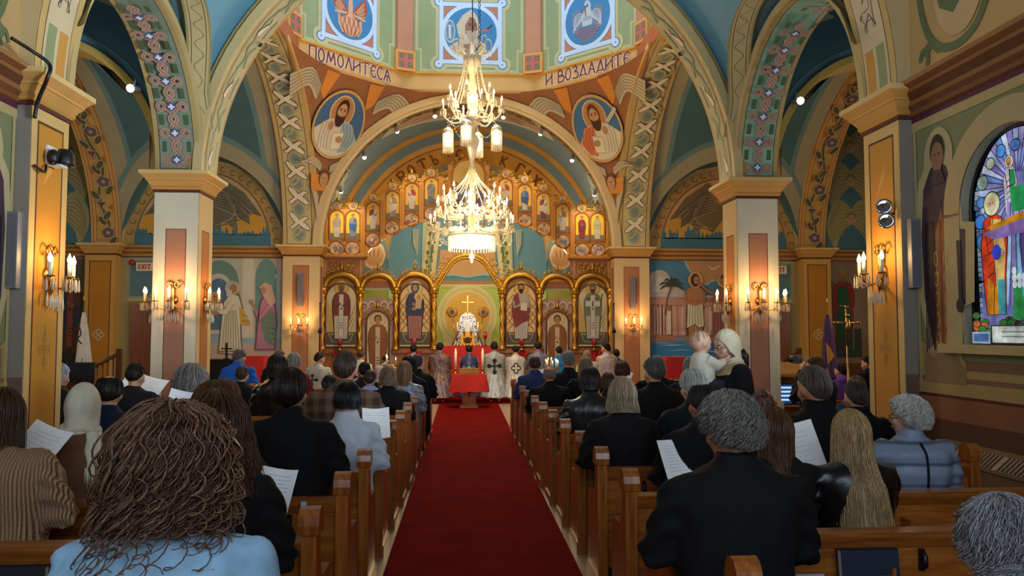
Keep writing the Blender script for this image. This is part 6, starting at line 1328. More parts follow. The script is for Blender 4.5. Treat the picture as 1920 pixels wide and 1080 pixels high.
def arm(r, z0, z1, drop=.12, bulb=True):
    mb = MB(); pts = spl([(.05, 0, z0), (r*.35, 0, z0-.1), (r*.7, 0, z0-.12), (r*.97, 0, z1-.28), (r, 0, z1-.16)], 6); mb.tube(pts, .016, 6)
    mb.tube([(r*.6+.05*cos(q)*(1-q/9), 0, z0-.03+.05*sin(q)*(1-q/9)) for q in [j*.5 for j in range(14)]], .01, 5)
    mb.lathe([(.0, z1-.19), (.03, z1-.18), (.06, z1-.15), (.065, z1-.14), (.02, z1-.14)], 10, c=(r, 0, 0))
    a = cpart(mb, 'arm', CRYSTAL)
    mb = MB(); mb.lathe([(.018, z1-.14), (.018, z1-.02), (0, z1-.02)], 8, c=(r, 0, 0)); cpart(mb, 'candle_tube', CANDLE, a)
    mb = MB(); mb.lathe([(0, z1-.02), (.017, z1-.005), (.021, z1+.02), (.012, z1+.05), (.003, z1+.08), (0, z1+.085)], 8, c=(r, 0, 0)); cpart(mb, 'bulb', BULB, a)
    mb = MB()
    for j in range(6): q = j*pi/3; x, y = r+.06*cos(q), .06*sin(q); mb.lathe([(0, z1-.16-drop), (.012, z1-.16-drop*.75), (.006, z1-.18), (0, z1-.16)], 5, c=(x, y, 0))
    cpart(mb, 'crystal_drops', CRYSTAL, a); return a
ring_of(lambda: arm(.46, zz(6.05), zz(6.5)), 6, 'arm', CRYSTAL, .3); ring_of(lambda: arm(.6, zz(5.98), zz(6.28)), 6, 'arm', CRYSTAL, .82)
ring_of(lambda: arm(.56, zz(4.2), zz(4.5)), 8, 'arm', CRYSTAL, .1); ring_of(lambda: arm(.7, zz(4.05), zz(4.25)), 12, 'arm', CRYSTAL, .35); ring_of(lambda: arm(.82, zz(3.8), zz(3.92)), 14, 'arm', CRYSTAL, .05)
def crown_arm():
    mb = MB(); mb.tube(spl([(.06, 0, zz(7.2)), (.2, 0, zz(7.2)), (.36, 0, zz(7.32)), (.38, 0, zz(7.5)), (.3, 0, zz(7.55)), (.25, 0, zz(7.46))], 5), .012, 6)
    for k in range(6): mb.ball((.1+.055*k, 0, zz(7.27)+.012*k), .018, 6, 4)
    for k in range(4): mb.ball((.38, 0, zz(7.4)-.06*k), .016, 6, 4)
    return cpart(mb, 'crown_arm', CRYSTAL)
ring_of(crown_arm, 8, '', None)
ring_of(lambda: cpart(bead_mesh([(.17+.25*(t**1.6), 0, zz(7.1)-.95*t) for t in [j/26 for j in range(27)]], .017), 'bead_strand', CRYSTAL), 8, '', None, .2)
ring_of(lambda: cpart(bead_mesh([(.06+.5*(t**1.7), 0, zz(4.95)-.62*t) for t in [j/26 for j in range(27)]], .013), 'bead_strand', CRYSTAL), 16, '', None)
def swag(r0, r1, a, z0, z1, sag, n=14):
    pts = []
    for j in range(n+1):
        t = j/n; q = a*t; r = r0+(r1-r0)*t; pts.append((r*cos(q), r*sin(q), z0+(z1-z0)*t-sag*4*t*(1-t)))
    return cpart(bead_mesh(pts, .012), 'garland', CRYSTAL)
ring_of(lambda: swag(.8, .8, 2*pi/14, zz(3.72), zz(3.72), .3), 14, '', None, .05); ring_of(lambda: swag(.78, .42, .1, zz(3.72), zz(3.5), .18), 14, '', None)
ring_of(lambda: swag(.5, .5, 2*pi/6, zz(5.95), zz(5.95), .3), 6, '', None, .4)
def shade():
    mb = MB(); mb.lathe([(.03, zz(5.78)), (.1, zz(5.72)), (.115, zz(5.66)), (.105, zz(5.64)), (.02, zz(5.74))], 14, c=(.5, 0, 0)); s_ = cpart(mb, 'hanging_shade', CRYSTAL)
    mb = MB(); mb.lathe([(.0, zz(5.66)), (.07, zz(5.65)), (.08, zz(5.5)), (.06, zz(5.4)), (0, zz(5.38))], 12, c=(.5, 0, 0)); cpart(mb, 'lit_glass', SHADE, s_)
    mb = MB()
    for j in range(18): q = 2*pi*j/18; mb.lathe([(0, zz(5.25)), (.01, zz(5.27)), (.008, zz(5.65)), (0, zz(5.66))], 4, c=(.5+.105*cos(q), .105*sin(q), 0))
    cpart(mb, 'fringe', CRYSTAL, s_); mb = MB(); mb.tube([(.1, 0, zz(5.92)), (.4, 0, zz(5.95)), (.5, 0, zz(5.78))], .012, 6); cpart(mb, 'shade_arm', CRYSTAL, s_); return s_
ring_of(shade, 4, '', None, -pi/2-.25)
mb = MB(); mb.lathe([(.0, zz(3.55)), (.40, zz(3.55)), (.44, zz(3.52)), (.45, zz(3.4)), (.40, zz(3.34)), (.0, zz(3.32))], 28); cpart(mb, 'lit_bowl', SHADE)
mb = MB()
for j in range(44): q = 2*pi*j/44; mb.lathe([(0, zz(3.26)), (.012, zz(3.29)), (.009, zz(3.55)), (0, zz(3.57))], 4, c=(.465*cos(q), .465*sin(q), 0))
mb.tube([(.465*cos(q), .465*sin(q), zz(3.57)) for q in [2*pi*j/30 for j in range(30)]], .02, 6, closed=True); cpart(mb, 'bowl_fringe', CRYSTAL)
for z, e in ((6.35, 190), (4.2, 330), (3.12, 120)): lamp('POINT', 'chandelier_light', (0, 0, zz(z)), e, WARM, .35, parent=ch)
# ------------------------------------------------------------------ wall sconces
def sconce(loc, rz, label, lit=13):
    r = empty('wall_sconce', loc, rz); tag(r, label, 'sconce', 'crystal candle sconces')
    mb = MB(); mb.lathe([(0, .0), (.06, .0), (.05, .03), (0, .04)], 12, Matrix.Translation((0, 0, 0)) @ Matrix.Rotation(pi/2, 4, 'X')); mb.lathe([(.0, -.2), (.02, -.17), (.03, -.1), (.015, 0), (.025, .14), (.0, .24)], 8, c=(0, -.05, 0))
    for e in (-1, 1): mb.tube([(e*.05+.05*cos(q)*(1-q/9), -.05, .19+.06*sin(q)*(1-q/9)) for q in [j*.5 for j in range(14)]], .01, 5)
    mb.build('backplate', BRASS, r)
    for a in (-1, 0, 1):
        x, y = a*.2, -.2+.06*abs(a); mb = MB(); mb.tube(spl([(0, -.05, -.06), (x*.5, y*.6, -.12), (x*.95, y*.95, -.1), (x, y, -.03)], 5), .01, 6); mb.lathe([(.0, -.04), (.04, -.03), (.045, -.02), (.015, -.02)], 10, c=(x, y, 0)); m = mb.build('arm', BRASS, r)
        mb = MB(); mb.lathe([(.016, -.02), (.016, .09), (0, .09)], 8, c=(x, y, 0)); mb.build('candle_tube', CANDLE, m); mb = MB(); mb.lathe([(0, .09), (.016, .1), (.02, .125), (.01, .155), (0, .18)], 8, c=(x, y, 0)); mb.build('bulb', BULB, m)
        mb = MB()
        for j in range(6): q = j*pi/3; mb.lathe([(0, -.15), (.012, -.13), (.005, -.05), (0, -.03)], 5, c=(x+.045*cos(q), y+.045*sin(q), 0))
        for j in range(3): mb.lathe([(0, -.28), (.014, -.25), (.005, -.17), (0, -.15)], 5, c=(x*.4+.05*(j-1), -.09, -.02*j))
        mb.build('crystal_drops', CRYSTAL, m)
    lamp('POINT', 'sconce_light', (0, -.24, .14), lit, (1, .58, .22), .05, parent=r)
Z = 2.1; N90 = pi/2
sconce((-3.7, 6.95, 2.16), N90, 'crystal sconce on the yellow face of the near left pillar', 9); sconce((3.7, 6.95, 2.22), -N90, 'crystal sconce on the yellow face of the near right pillar', 9)
for s, nm in ((-1, 'left'), (1, 'right')):
    sconce((s*3.99, 10.8, Z), 0, 'crystal sconce on the pink front panel of the freestanding %s pillar' % nm); sconce((s*3.7, 11.1, Z), -s*N90, 'crystal sconce on the aisle-facing side of the freestanding %s pillar' % nm, 5); sconce((s*4.28, 11.1, Z), s*N90, 'crystal sconce on the outer side of the freestanding %s pillar' % nm, 5)
    sconce((s*4.16, 19.83, 1.85), 0, 'crystal sconce on the %s pier beside the icon screen' % nm, 14)
# ------------------------------------------------------------------ spot lamps
def spot(loc, tgt, label, e=0, size=.9):
    r = empty('spot_lamp', loc); tag(r, label, 'spotlight', 'ceiling spot lamps'); d = (Vector(tgt)-Vector(loc)).normalized(); M = d.to_track_quat('Z', 'Y').to_matrix().to_4x4()
    mb = MB(); mb.lathe([(0, -.1), (.04, -.1), (.045, .02), (.055, .06), (.05, .06), (.03, .0)], 12, M); mb.tube([(0, 0, 0), (-d.x*.05, -.0, .12)], .012, 6); mb.build('housing', GREYM, r)
    mb = MB(); mb.ball(d*.055, .052, 12, 8); mb.build('lens', SPOTM, r)
    if e: l = lamp('SPOT', 'spot_light', tuple(d*.1), e, SPOTC, .04, parent=r, spot=size); l.rotation_euler = d.to_track_quat('-Z', 'Y').to_euler()
for k, (a, e, tgt) in enumerate(((2.72, 85, (-3.2, 21.3, 4.5)), (2.42, 90, (-1.6, 18.4, .4)), (2.12, 130, (-1.2, 21.3, 4.9)), (1.82, 110, (-.6, 18.2, .4)), (1.32, 110, (.6, 18.2, .4)), (1.02, 130, (1.2, 21.3, 4.9)), (.72, 90, (1.6, 18.4, .4)), (.42, 85, (3.2, 21.3, 4.5)))):
    spot((3.55*cos(a), 20.05, SP+3.55*sin(a)), tgt, '%s lit spot lamp under the sanctuary arch from its %s end' % (['lowest', 'second', 'third', 'topmost'][k if k < 4 else 7-k], 'left' if k < 4 else 'right'), e, 1.1)
lamp('AREA', 'apse_fill_light', (0, 23.9, 6.2), 60, (1, .85, .6), 1.5).rotation_euler = (0, 0, 0)  # added unseen lamp that brightens the dark apse
o = lamp('AREA', 'altar_fill_light', (0, 21.65, 3.3), 45, SPOTC, 1.4, size_y=.4); aim(o, (0, 25, 1.9))  # extra lamp behind the icon screen, added to lift the green apse wall
for s in (-1, 1): lamp('AREA', 'sanctuary_fill_light', (s*2.9, 21.75, 3.78), 42, SPOTC, 1.2, (pi, 0, 0), size_y=.5)  # hidden upward lamps put in to brighten the sanctuary vault
for s, nm in ((-1, 'left'), (1, 'right')): spot((s*4.47, 10.5, 4.86), (s*5.3, 8.2, 4.3), 'white spot lamp on a bracket behind the %s interlaced arch' % nm, 14, 2.2)
# ------------------------------------------------------------------ pews
ROWS = [2.66, 3.53, 4.38, 5.22, 6.05, 6.89, 7.73, 8.57, 9.41, 10.25, 11.05, 11.87, 12.68]
ORD = ['nearest', 'second', 'third', 'fourth', 'fifth', 'sixth', 'seventh', 'eighth', 'ninth', 'tenth', 'eleventh', 'twelfth', 'farthest']
def rounded(pts, r=.02, n=3): return pts
END = [(-.05, 0), (-.05, .8)]+arc(0, .85, .05, .05, pi, 0, 6)+[(.055, .78), (.06, .66), (.12, .585)]+arc(.30, .545, .05, .04, pi*.6, -.2, 5)+[(.36, .45), (.35, 0)]
def make_pew(f, L, rack=True, both=True):
    root = empty('pew')
    for x in ([0, L-.065] if both else [0]):
        mb = MB(); mb.prism(END, (lambda u, v, n, x=x: Vector((f*(x+n), u, v))), 0, .065)
        mb.prism([(u*1.25, v) for u, v in arc(0, .84, .052, .075, pi, 0, 6)]+[(.06, .8), (-.06, .8)], (lambda u, v, n, x=x: Vector((f*(x+n), u, v))), -.012, .077)
        mb.prism([(-.07, 0), (.37, 0), (.37, .09), (-.07, .09)], (lambda u, v, n, x=x: Vector((f*(x+n), u, v))), -.01, .075); mb.build('end_panel', WOODV, root)
    a, b = sorted((f*.065, f*(L-.065)))
    mb = MB(); mb.box(a, b, -.012, .012, .13, .735); mb.build('back_panel', WOOD, root)
    mb = MB(); mb.loft([[(x, -.045, .75), (x, -.05, .77), (x, .04, .775), (x, .045, .75), (x, .02, .715), (x, -.022, .70)] for x in (a, b)], smooth=False); mb.build('top_rail', WOOD, root)
    mb = MB(); mb.box(a, b, .012, .33, .395, .42); mb.build('seat', WOOD, root)
    if rack:
        for c in (.27, .72):
            x0, x1 = sorted((f*(L*c-.3), f*(L*c+.3))); mb = MB(); mb.box(x0, x1, -.11, -.012, .53, .545); mb.box(x0, x1, -.12, -.105, .53, .6); mb.box(x0, x0+.015, -.11, -.012, .53, .63); mb.box(x1-.015, x1, -.11, -.012, .53, .63); mb.build('book_rack', WOOD, root)
        for c in (.12, .45, .88):
            mb = MB(); x = f*L*c; mb.box(x-.012, x+.012, -.03, -.012, .6, .69); mb.tube([(x, -.025, .68), (x, -.05, .66), (x, -.05, .62), (x, -.028, .605)], .012, 6); mb.build('hat_clip', BLACK, root)
    mb = MB(); mb.box(a, b, -.42, -.24, .085, .12); 
    for x in (a+.15, b-.2): mb.box(x, x+.05, -.40, -.26, 0, .085)
    mb.build('kneeler', mat_k, root)
    return root
mat_k = mat_plain('maroon_vinyl', '#3a1512', .5)
for f, nm in ((-1, 'left'), (1, 'right')):
    proto = make_pew(f, 2.6)
    for i, y in enumerate(ROWS):
        o = proto if i == 0 else copy_tree(proto)
        o.location = (f*(.775-.0135*(y-2.66)), y, 0)
        tag(o, '%s varnished oak pew from the camera, on the %s side of the aisle' % (ORD[i], nm), 'pew', 'oak pews')
    ps = make_pew(f, 2.4)
    for k, y in enumerate((8.35, 9.2, 10.1)):
        o = ps if k == 0 else copy_tree(ps)
        o.location = (f*4.45, y, 0); tag(o, '%s oak pew in the %s side bay beyond the yellow pillar' % (('nearest', 'middle', 'farthest')[k], nm), 'pew', 'oak pews')
# things in the racks
def book(x, y, z, w, h, d, col, label, name='book', tilt=-.12):
    r = empty(name, (x, y, z)); r.rotation_euler = (tilt, 0, 0); tag(r, label, 'book')
    mb = MB(); mb.box(-w/2, w/2, -d/2, -d/2+.004, 0, h); mb.box(-w/2, w/2, d/2-.004, d/2, 0, h); mb.box(-w/2, w/2, -d/2, d/2, h-.004, h); mb.build('cover', mat_plain('book_cloth', col, .55), r)
    mb = MB(); mb.box(-w/2+.006, w/2-.006, -d/2+.004, d/2-.004, .004, h-.004); mb.build('pages', PAPER, r)
book(1.66, 3.455, .547, .26, .16, .05, '#0f1c34', 'dark navy hymn book standing in the rack of the second right pew')
book(-2.02, 3.46, .547, .3, .15, .05, '#10161f', 'black binder in the rack of the second left pew, beside the blue coat')
def card(x, y, z, w, h, label, group='cards in the pew racks', col=None, tilt=-.1):
    mb = MB(); mb.box(-w/2, w/2, -.002, .002, 0, h); o = mb.build('card', col or PAPER, None, (x, y, z)); o.rotation_euler = (tilt, 0, 0); tag(o, label, 'card', group)
BLUEC = mat_plain('pale_blue_card', '#9db4cf', .7)
card(-2.37, 4.34, .66, .085, .05, 'pale blue card slotted on the third left pew, upper of two', col=BLUEC); card(-2.37, 4.33, .60, .08, .045, 'pale blue card slotted on the third left pew, lower of two', col=BLUEC)
card(-.98, 4.3, .73, .03, .04, 'small blue label on the third left pew beside the black coat', col=BLUEC)
card(1.38, 3.44, .547, .14, .06, 'pale leaflet in the rack of the second right pew, left of the navy book', col=BLUEC); card(2.78, 5.15, .60, .08, .08, 'white card on the fourth right pew beside the puffer jacket')
# ------------------------------------------------------------------ fittings
def column_speaker(loc, h, w, label, rz=0):
    r = empty('column_speaker', loc, rz); tag(r, label, 'speaker', 'slim column speakers'); mb = MB(); mb.box(-w/2, w/2, -.09, 0, 0, h); mb.build('cabinet', GREYM, r); mb = MB(); mb.box(-w/2+.01, w/2-.01, -.095, -.09, .02, h-.02); mb.build('grille', mat_plain('speaker_cloth', '#6d6c6c', .8, 0, .4, 300), r)
column_speaker((-3.77, 6.655, 2.02), .62, .085, 'grey column speaker on the side of the near left pillar'); column_speaker((3.77, 6.655, 2.05), .6, .085, 'grey column speaker on the side of the near right pillar')
column_speaker((-4.16, 19.82, 2.3), .82, .13, 'grey column speaker above the sconce on the left pier'); column_speaker((4.16, 19.82, 2.25), .82, .13, 'grey column speaker above the sconce on the right pier')
r = empty('security_camera', (-3.69, 6.95, 3.1)); tag(r, 'black dome camera on a white bracket on the near left pillar', 'camera')
mb = MB(); mb.box(0, .12, -.06, .06, -.02, .0); mb.box(0, .02, -.08, .08, -.02, .16); mb.build('bracket', WHITEM, r); mb = MB(); mb.lathe([(0, .15), (.05, .145), (.075, .1), (.08, .03), (.075, 0), (0, 0)], 14, c=(.1, .05, 0)); mb.ball((.07, -.09, .05), (.05, .05, .07), 10, 6); mb.build('dome', BLACK, r)
mb = MB(); mb.tube(spl([(.02, -.1, -.02), (.06, -.2, -.1), (.02, -.29, -.06)], 6), .012, 6); mb.build('cable', BLACK, r)
mb = MB(); mb.tube(spl([(-3.62, 6.2, 3.93), (-3.6, 6.42, 3.92), (-3.5, 6.52, 3.84), (-3.5, 6.5, 3.72), (-3.62, 6.6, 3.56), (-3.66, 6.63, 3.42)], 6), .016, 6); tag(mb.build('black_cable', BLACK), 'black cable looping over the cornice at the near left pillar', 'cable')
r = empty('emergency_lamp', (3.7, 6.78, 2.72)); tag(r, 'twin round chrome emergency lamps on the near right pillar', 'lamp')
for z in (.06, -.07):
    mb = MB(); M = Matrix.Translation((-.1, -.02-.03*(z < 0), z)) @ Vector((-.5, -.85, .1)).to_track_quat('Z', 'Y').to_matrix().to_4x4(); mb.lathe([(0, -.06), (.05, -.05), (.07, 0), (.072, .02), (.05, .02), (0, .0)], 16, M); mb.tube([(-.1, -.0, z), (-.03, 0, 0), (0, 0, 0)], .014, 6); mb.build('lamp_head', CHROME, r)
r = empty('radiator', (3.81, 5.0, .02)); tag(r, 'long beige slotted radiator cover along the right wall', 'radiator')
mb = MB(); mb.box(-.17, -.02, -1.6, 1.2, 0, .66); mb.build('casing', mat_plain('beige_enamel', '#7c5a3e', .45), r)
mb = MB()
for k in range(66):
    y = -1.55+.042*k
    if k % 12: mb.quad((-.172, y, .66), (-.172, y+.026, .66), (-.05, y+.026, .76), (-.05, y, .76))
mb.build('grille_slots', mat_plain('dark_slot', '#1c120c', .8), r)
mb = MB()
for k in range(67):
    y = -1.566+.042*k; w = .016 if k % 12 else .045
    mb.add([(-.175, y, .655), (-.175, y+w, .655), (-.045, y+w, .765), (-.045, y, .765)], [(0, 1, 2, 3)])
mb.box(-.18, -.165, -1.6, 1.25, .64, .665); mb.box(-.06, -.02, -1.6, 1.25, .75, .78); mb.build('grille', mat_plain('beige_bars', '#8a6a4a', .45), r)
def flag(x, y, z0, z1, col, label, accent=None, ztop=None):
    r = empty('church_flag', (x, y, 0)); tag(r, label, 'flag', 'standing flags'); mb = MB(); mb.tube([(0, 0, .05), (0, 0, ztop or z1+.25)], .016, 8); mb.lathe([(0, 0), (.18, 0), (.16, .04), (.03, .08), (0, .08)], 14); mb.lathe([(0, (ztop or z1+.25)), (.03, (ztop or z1+.25)+.04), (0, (ztop or z1+.25)+.14)], 8); mb.build('pole', GOLDS, r)
    mb = MB(); rings = []
    for t in [j/10 for j in range(11)]:
        w = .03+.16*t**.8; rings.append([((w*cos(2*pi*k/28)*(1+.18*cos(k*2.1)))+.04*t, .6*w*sin(2*pi*k/28)*(1+.3*cos(k*2.6)), z1-(z1-z0)*t) for k in range(28)])
    mb.loft(rings); mb.build('cloth', mat_plain('flag_cloth', col, .7, 0, .2, 12, var=.15), r)
    if accent:
        P = Paint(flat((0, -.22, z0), (1, 0, 0), (0, 0, 1)), None, 1, .0); h = z1-z0; accent(P, h); P.mb.build('emblem', PAINT, r)
def acc_w(P, h): P.line(spl([(-.02, .85*h), (.05, .7*h), (-.01, .62*h), (.08, .55*h)]), .03, '#3a3a3c'); P.line(spl([(-.05, .3*h), (.05, .25*h), (.1, .35*h)]), .02, '#6a6a60')
def acc_p(P, h): P.poly([(-.15, .58*h), (-.05, .5*h), (.04, .38*h), (-.04, .3*h), (-.12, .25*h)], '#c08a3c'); P.line([(-.14, .2*h), (-.08, .02*h)], .03, '#b08a5c')
flag(-8.5, 18.0, .55, 2.1, '#d8d4c8', 'furled white flag on a pole before the dim saint, far left', acc_w); flag(7.9, 17.0, .6, 2.05, '#4d2c66', 'furled purple flag with gold trim on a pole, right transept', acc_p)
# analogia, tables, lectern
def analogion(x, y, w, h, label):
    mb = MB(); mb.box(x-w/2+.03, x+w/2-.03, y-.16, y+.16, 0, h-.06); tag(mb.build('analogion', WOODL), label.replace('red cloth over', 'wooden stand under the red cloth of'), 'stand'); tag(draped('analogion_cloth', x-w/2, x+w/2, y-.2, y+.2, .2, h, .008, .01, seed=9), label, 'cloth')
analogion(-4.62, 17.6, .42, 1.14, 'red cloth over the reading stand by the left temple painting'); analogion(4.22, 16.2, .46, 1.15, 'red cloth over the reading stand by the right river painting')
mb = MB(); mb.box(-6.05, -5.3, 18.2, 18.6, 0, 1.02); mb.box(-6.08, -5.27, 18.15, 18.62, 1.02, 1.05); mb.box(-6.0, -5.35, 18.17, 18.2, .75, .97); tag(mb.build('harmonium', mat_plain('black_lacquer', '#101014', .3)), 'black cabinet against the left temple painting', 'cabinet')
mb = MB(); mb.box(-5.52, -5.48, 18.34, 18.38, 1.052, 1.42); mb.box(-5.62, -5.38, 18.345, 18.375, 1.27, 1.3); mb.box(-5.56, -5.44, 18.31, 18.41, 1.052, 1.07); tag(mb.build('table_cross', BLACK), 'black cross standing on the black cabinet', 'cross')
mb = MB(); mb.box(3.5, 4.3, 13.6, 14.1, .0, .78); tag(mb.build('side_table', WOODL), 'side table under a white cloth, right of the pews', 'table'); tag(draped('side_table_cloth', 3.46, 4.34, 13.56, 14.14, .3, .8, .01, .03, PAPER, 3), 'white cloth on the side table right of the pews', 'cloth')
r = empty('lectern', (4.72, 11.75, 0)); tag(r, 'honey wood lectern with sloping top beside the right pillar', 'lectern')
mb = MB(); mb.box(-.36, .36, -.2, .2, 0, .06); mb.box(-.36, -.32, -.2, .2, .06, 1.0); mb.box(.32, .36, -.2, .2, .06, 1.0); mb.box(-.32, .32, .15, .2, .06, 1.0); mb.box(-.32, .32, -.2, .2, .55, .58); mb.build('cabinet', WOODL, r)
mb = MB(); mb.loft([[(-.38, -.24, 1.0), (.38, -.24, 1.0), (.38, .24, 1.16), (-.38, .24, 1.16)], [(-.38, -.24, 1.04), (.38, -.24, 1.04), (.38, .24, 1.2), (-.38, .24, 1.2)]], smooth=False); mb.build('sloping_top', WOODL, r)
mb = MB(); mb.box(4.5, 4.94, 11.6, 11.72, .58, .9); o = mb.build('monitor', BLACK); tag(o, 'small lit blue screen on the shelf of the honey wood lectern', 'monitor')
P = Paint(flat((4.5, 11.6, .58), (1, 0, 0), (0, 0, 1)), None, 1, .003); P.rect(.02, .42, .02, .3, '#16325e')
for k in range(4): P.rect(.05, .3-.03*(k % 2), .06+.06*k, .09+.06*k, '#9fc0e8')
m2, N_, L_, b_ = newmat('lit_screen'); a_ = N_.new('ShaderNodeAttribute'); a_.attribute_name = 'Col'; L_.new(a_.outputs['Color'], b_.inputs['Emission Color']); b_.inputs['Emission Strength'].default_value = .9; L_.new(a_.outputs['Color'], b_.inputs['Base Color']); P.mb.build('screen', m2, o)
r = empty('microphone_stand', (4.58, 12.2, 0)); tag(r, 'slim black microphone stand by the right lectern', 'stand'); mb = MB(); mb.lathe([(0, 0), (.14, 0), (.13, .02), (.012, .04), (.012, 1.3), (0, 1.3)], 10); mb.tube([(0, 0, 1.3), (.1, -.05, 1.52)], .01, 6); mb.ball((.12, -.06, 1.55), (.03, .03, .045), 8, 6); mb.build('stand', BLACK, r)
mb = MB(); mb.box(-8.3, -7.3, 11.9, 12.35, 0, .86); mb.box(-8.35, -7.25, 11.85, 12.4, .86, .9); tag(mb.build('wooden_desk', WOODL), 'wooden desk behind the pews of the left bay', 'desk')
r = empty('music_stand', (-5.55, 11.5, 0)); tag(r, 'black music stand before the yellow left pilaster', 'stand'); mb = MB(); mb.box(-.24, .24, -.02, .02, .95, 1.24); mb.lathe([(0, 0), (.2, 0), (.02, .05), (.015, .98), (0, 1.0)], 8); mb.build('desk', BLACK, r)
for x, y, lab in ((-7.55, 17.6, 'wooden stair rail beside the left transept door'), (7.5, 17.6, 'wooden stair rail beside the right transept door')):
    r = empty('stair_rail', (x, y, 0)); tag(r, lab, 'railing', 'stair rails'); mb = MB(); mb.box(-.05, .05, -.05, .05, 0, 1.3); mb.box(-.62, -.54, -.05, .05, 0, .95); mb.build('newel_post', WOODD, r); mb = MB(); mb.tube([(0, 0, 1.2), (-.6, 0, .88)], .04, 6); mb.build('handrail', WOODD, r)
    for k in range(4): mb = MB(); mb.tube([(-.12-.11*k, 0, .1), (-.12-.11*k, 0, 1.12-.055*k)], .016, 6); mb.build('baluster', WOODD, r)
def candle_stand(x, y, h, n, label):
    r = empty('candle_stand', (x, y, 0.0)); tag(r, label, 'candle stand', 'candle stands before the icons'); mb = MB(); mb.lathe([(0, 0), (.16, 0), (.14, .03), (.02, .06), (.02, h-.05), (.16, h-.02), (.16, h), (0, h)], 14); mb.build('stand', BRASS, r)
    for k in range(n):
        a = 2*pi*k/n; mb = MB(); mb.lathe([(0, h), (.008, h), (.008, h+.1+.03*(k % 3)), (0, h+.1+.03*(k % 3))], 6, c=(.12*cos(a), .12*sin(a), 0)); c = mb.build('taper', CANDLE, r); mb = MB(); mb.lathe([(0, h+.1+.03*(k % 3)), (.011, h+.12+.03*(k % 3)), (0, h+.16+.03*(k % 3))], 6, c=(.12*cos(a), .12*sin(a), 0)); mb.build('flame', FLAME, c)
candle_stand(1.62, 15.6, .95, 8, 'round brass stand of lit tapers right of the aisle'); candle_stand(-1.62, 16.2, 1.0, 3, 'round brass stand of few lit tapers left of the aisle')
r = empty('processional_cross', (4.5, 9.3, 0)); tag(r, 'gilded processional crucifix on a pole beyond the near right pillar', 'cross'); mb = MB(); mb.tube([(0, 0, 0), (0, 0, 1.55)], .011, 8); mb.lathe([(0, 0), (.15, 0), (.13, .03), (0, .05)], 12); mb.build('pole', BRASS, r)
mb = MB(); mb.tube([(0, 0, 1.5), (0, 0, 1.95)], .014, 6); mb.tube([(-.12, 0, 1.78), (.12, 0, 1.78)], .014, 6); mb.ball((0, -.02, 1.75), (.03, .03, .1), 8, 6); mb.ball((0, -.02, 1.87), (.025, .025, .035), 8, 6)
for p in ((-.15, 1.78), (.15, 1.78), (0, 1.97)): mb.ball((p[0], 0, p[1]), .022, 8, 6)
mb.build('crucifix', BRASS, r)
for s, nm in ((-1, 'left'), (1, 'right')):
    r = empty('torch_stand', (s*3.62, 19.5, .13)); tag(r, 'tall thin black iron torch stand beside the %s pier' % nm, 'stand', 'iron torch stands'); mb = MB(); mb.lathe([(0, 0), (.12, 0), (.1, .02), (.012, .05), (.012, 1.5), (.05, 1.52), (.04, 1.62), (.012, 1.66), (.012, 2.2), (.03, 2.24), (0, 2.26)], 10); mb.build('stand', BLACK, r)
# ------------------------------------------------------------------ people
def remesh(mb, name, voxel, smooth=3):
    me = bpy.data.meshes.new('t'); me.from_pydata(mb.v, [], mb.f); me.update()
    o = bpy.data.objects.new('t', me); COL.objects.link(o)
    m = o.modifiers.new('r', 'REMESH'); m.mode = 'VOXEL'; m.voxel_size = voxel; m.use_smooth_shade = True
    if smooth: m2 = o.modifiers.new('s', 'SMOOTH'); m2.iterations = smooth; m2.factor = .5
    dg = bpy.context.evaluated_depsgraph_get(); dg.update(); out = bpy.data.meshes.new_from_object(o.evaluated_get(dg)); out.name = name
    bpy.data.objects.remove(o); bpy.data.meshes.remove(me)
    out.polygons.foreach_set('use_smooth', [True]*len(out.polygons))
    return out
def ring3(c, rx, ry, n=20, p=2.0):
    r = []
    for k in range(n):
        a = 2*pi*k/n; x, y = cos(a), sin(a); x = abs(x)**(2/p)*(1 if x > 0 else -1); y = abs(y)**(2/p)*(1 if y > 0 else -1)
        r.append((c[0]+rx*x, c[1]+ry*y, c[2]))
    return r
def displace(me, f):
    me.update(); co = [v.co.copy() for v in me.vertices]; no = [v.normal.copy() for v in me.vertices]
    for v, c, n in zip(me.vertices, co, no): v.co = c+n*f(c, n)
    me.update()
def mat_skin(name, col):
    m, N, L, b = newmat(name); g = ramp(N, L, noise_(N, L, 30, 4), [(.3, sh(col, .85)), (.7, sh(col, 1.08))]); L.new(g, b.inputs['Base Color']); setin(b, Roughness=.5); b.inputs['Subsurface Weight'].default_value = .08; b.inputs['Subsurface Radius'].default_value = (.02, .008, .004); return m
SKIN = [mat_skin('skin', '#c28e70'), mat_skin('skin_ruddy', '#b97c62'), mat_skin('skin_pale', '#cfa187')]
def mat_hair():
    m, N, L, b = newmat('hair'); a = N.new('ShaderNodeAttribute'); a.attribute_name = 'Col'
    g = ramp(N, L, noise_(N, L, 60, 2, stretch=(3, 3, .25)), [(.3, '#9a9a9a'), (.7, '#ffffff')]); L.new(mixcol(N, L, a.outputs['Color'], g, 1), b.inputs['Base Color']); setin(b, Roughness=.42); b.inputs['Specular IOR Level'].default_value = .35; return m
HAIR = mat_hair()
_cl = {}
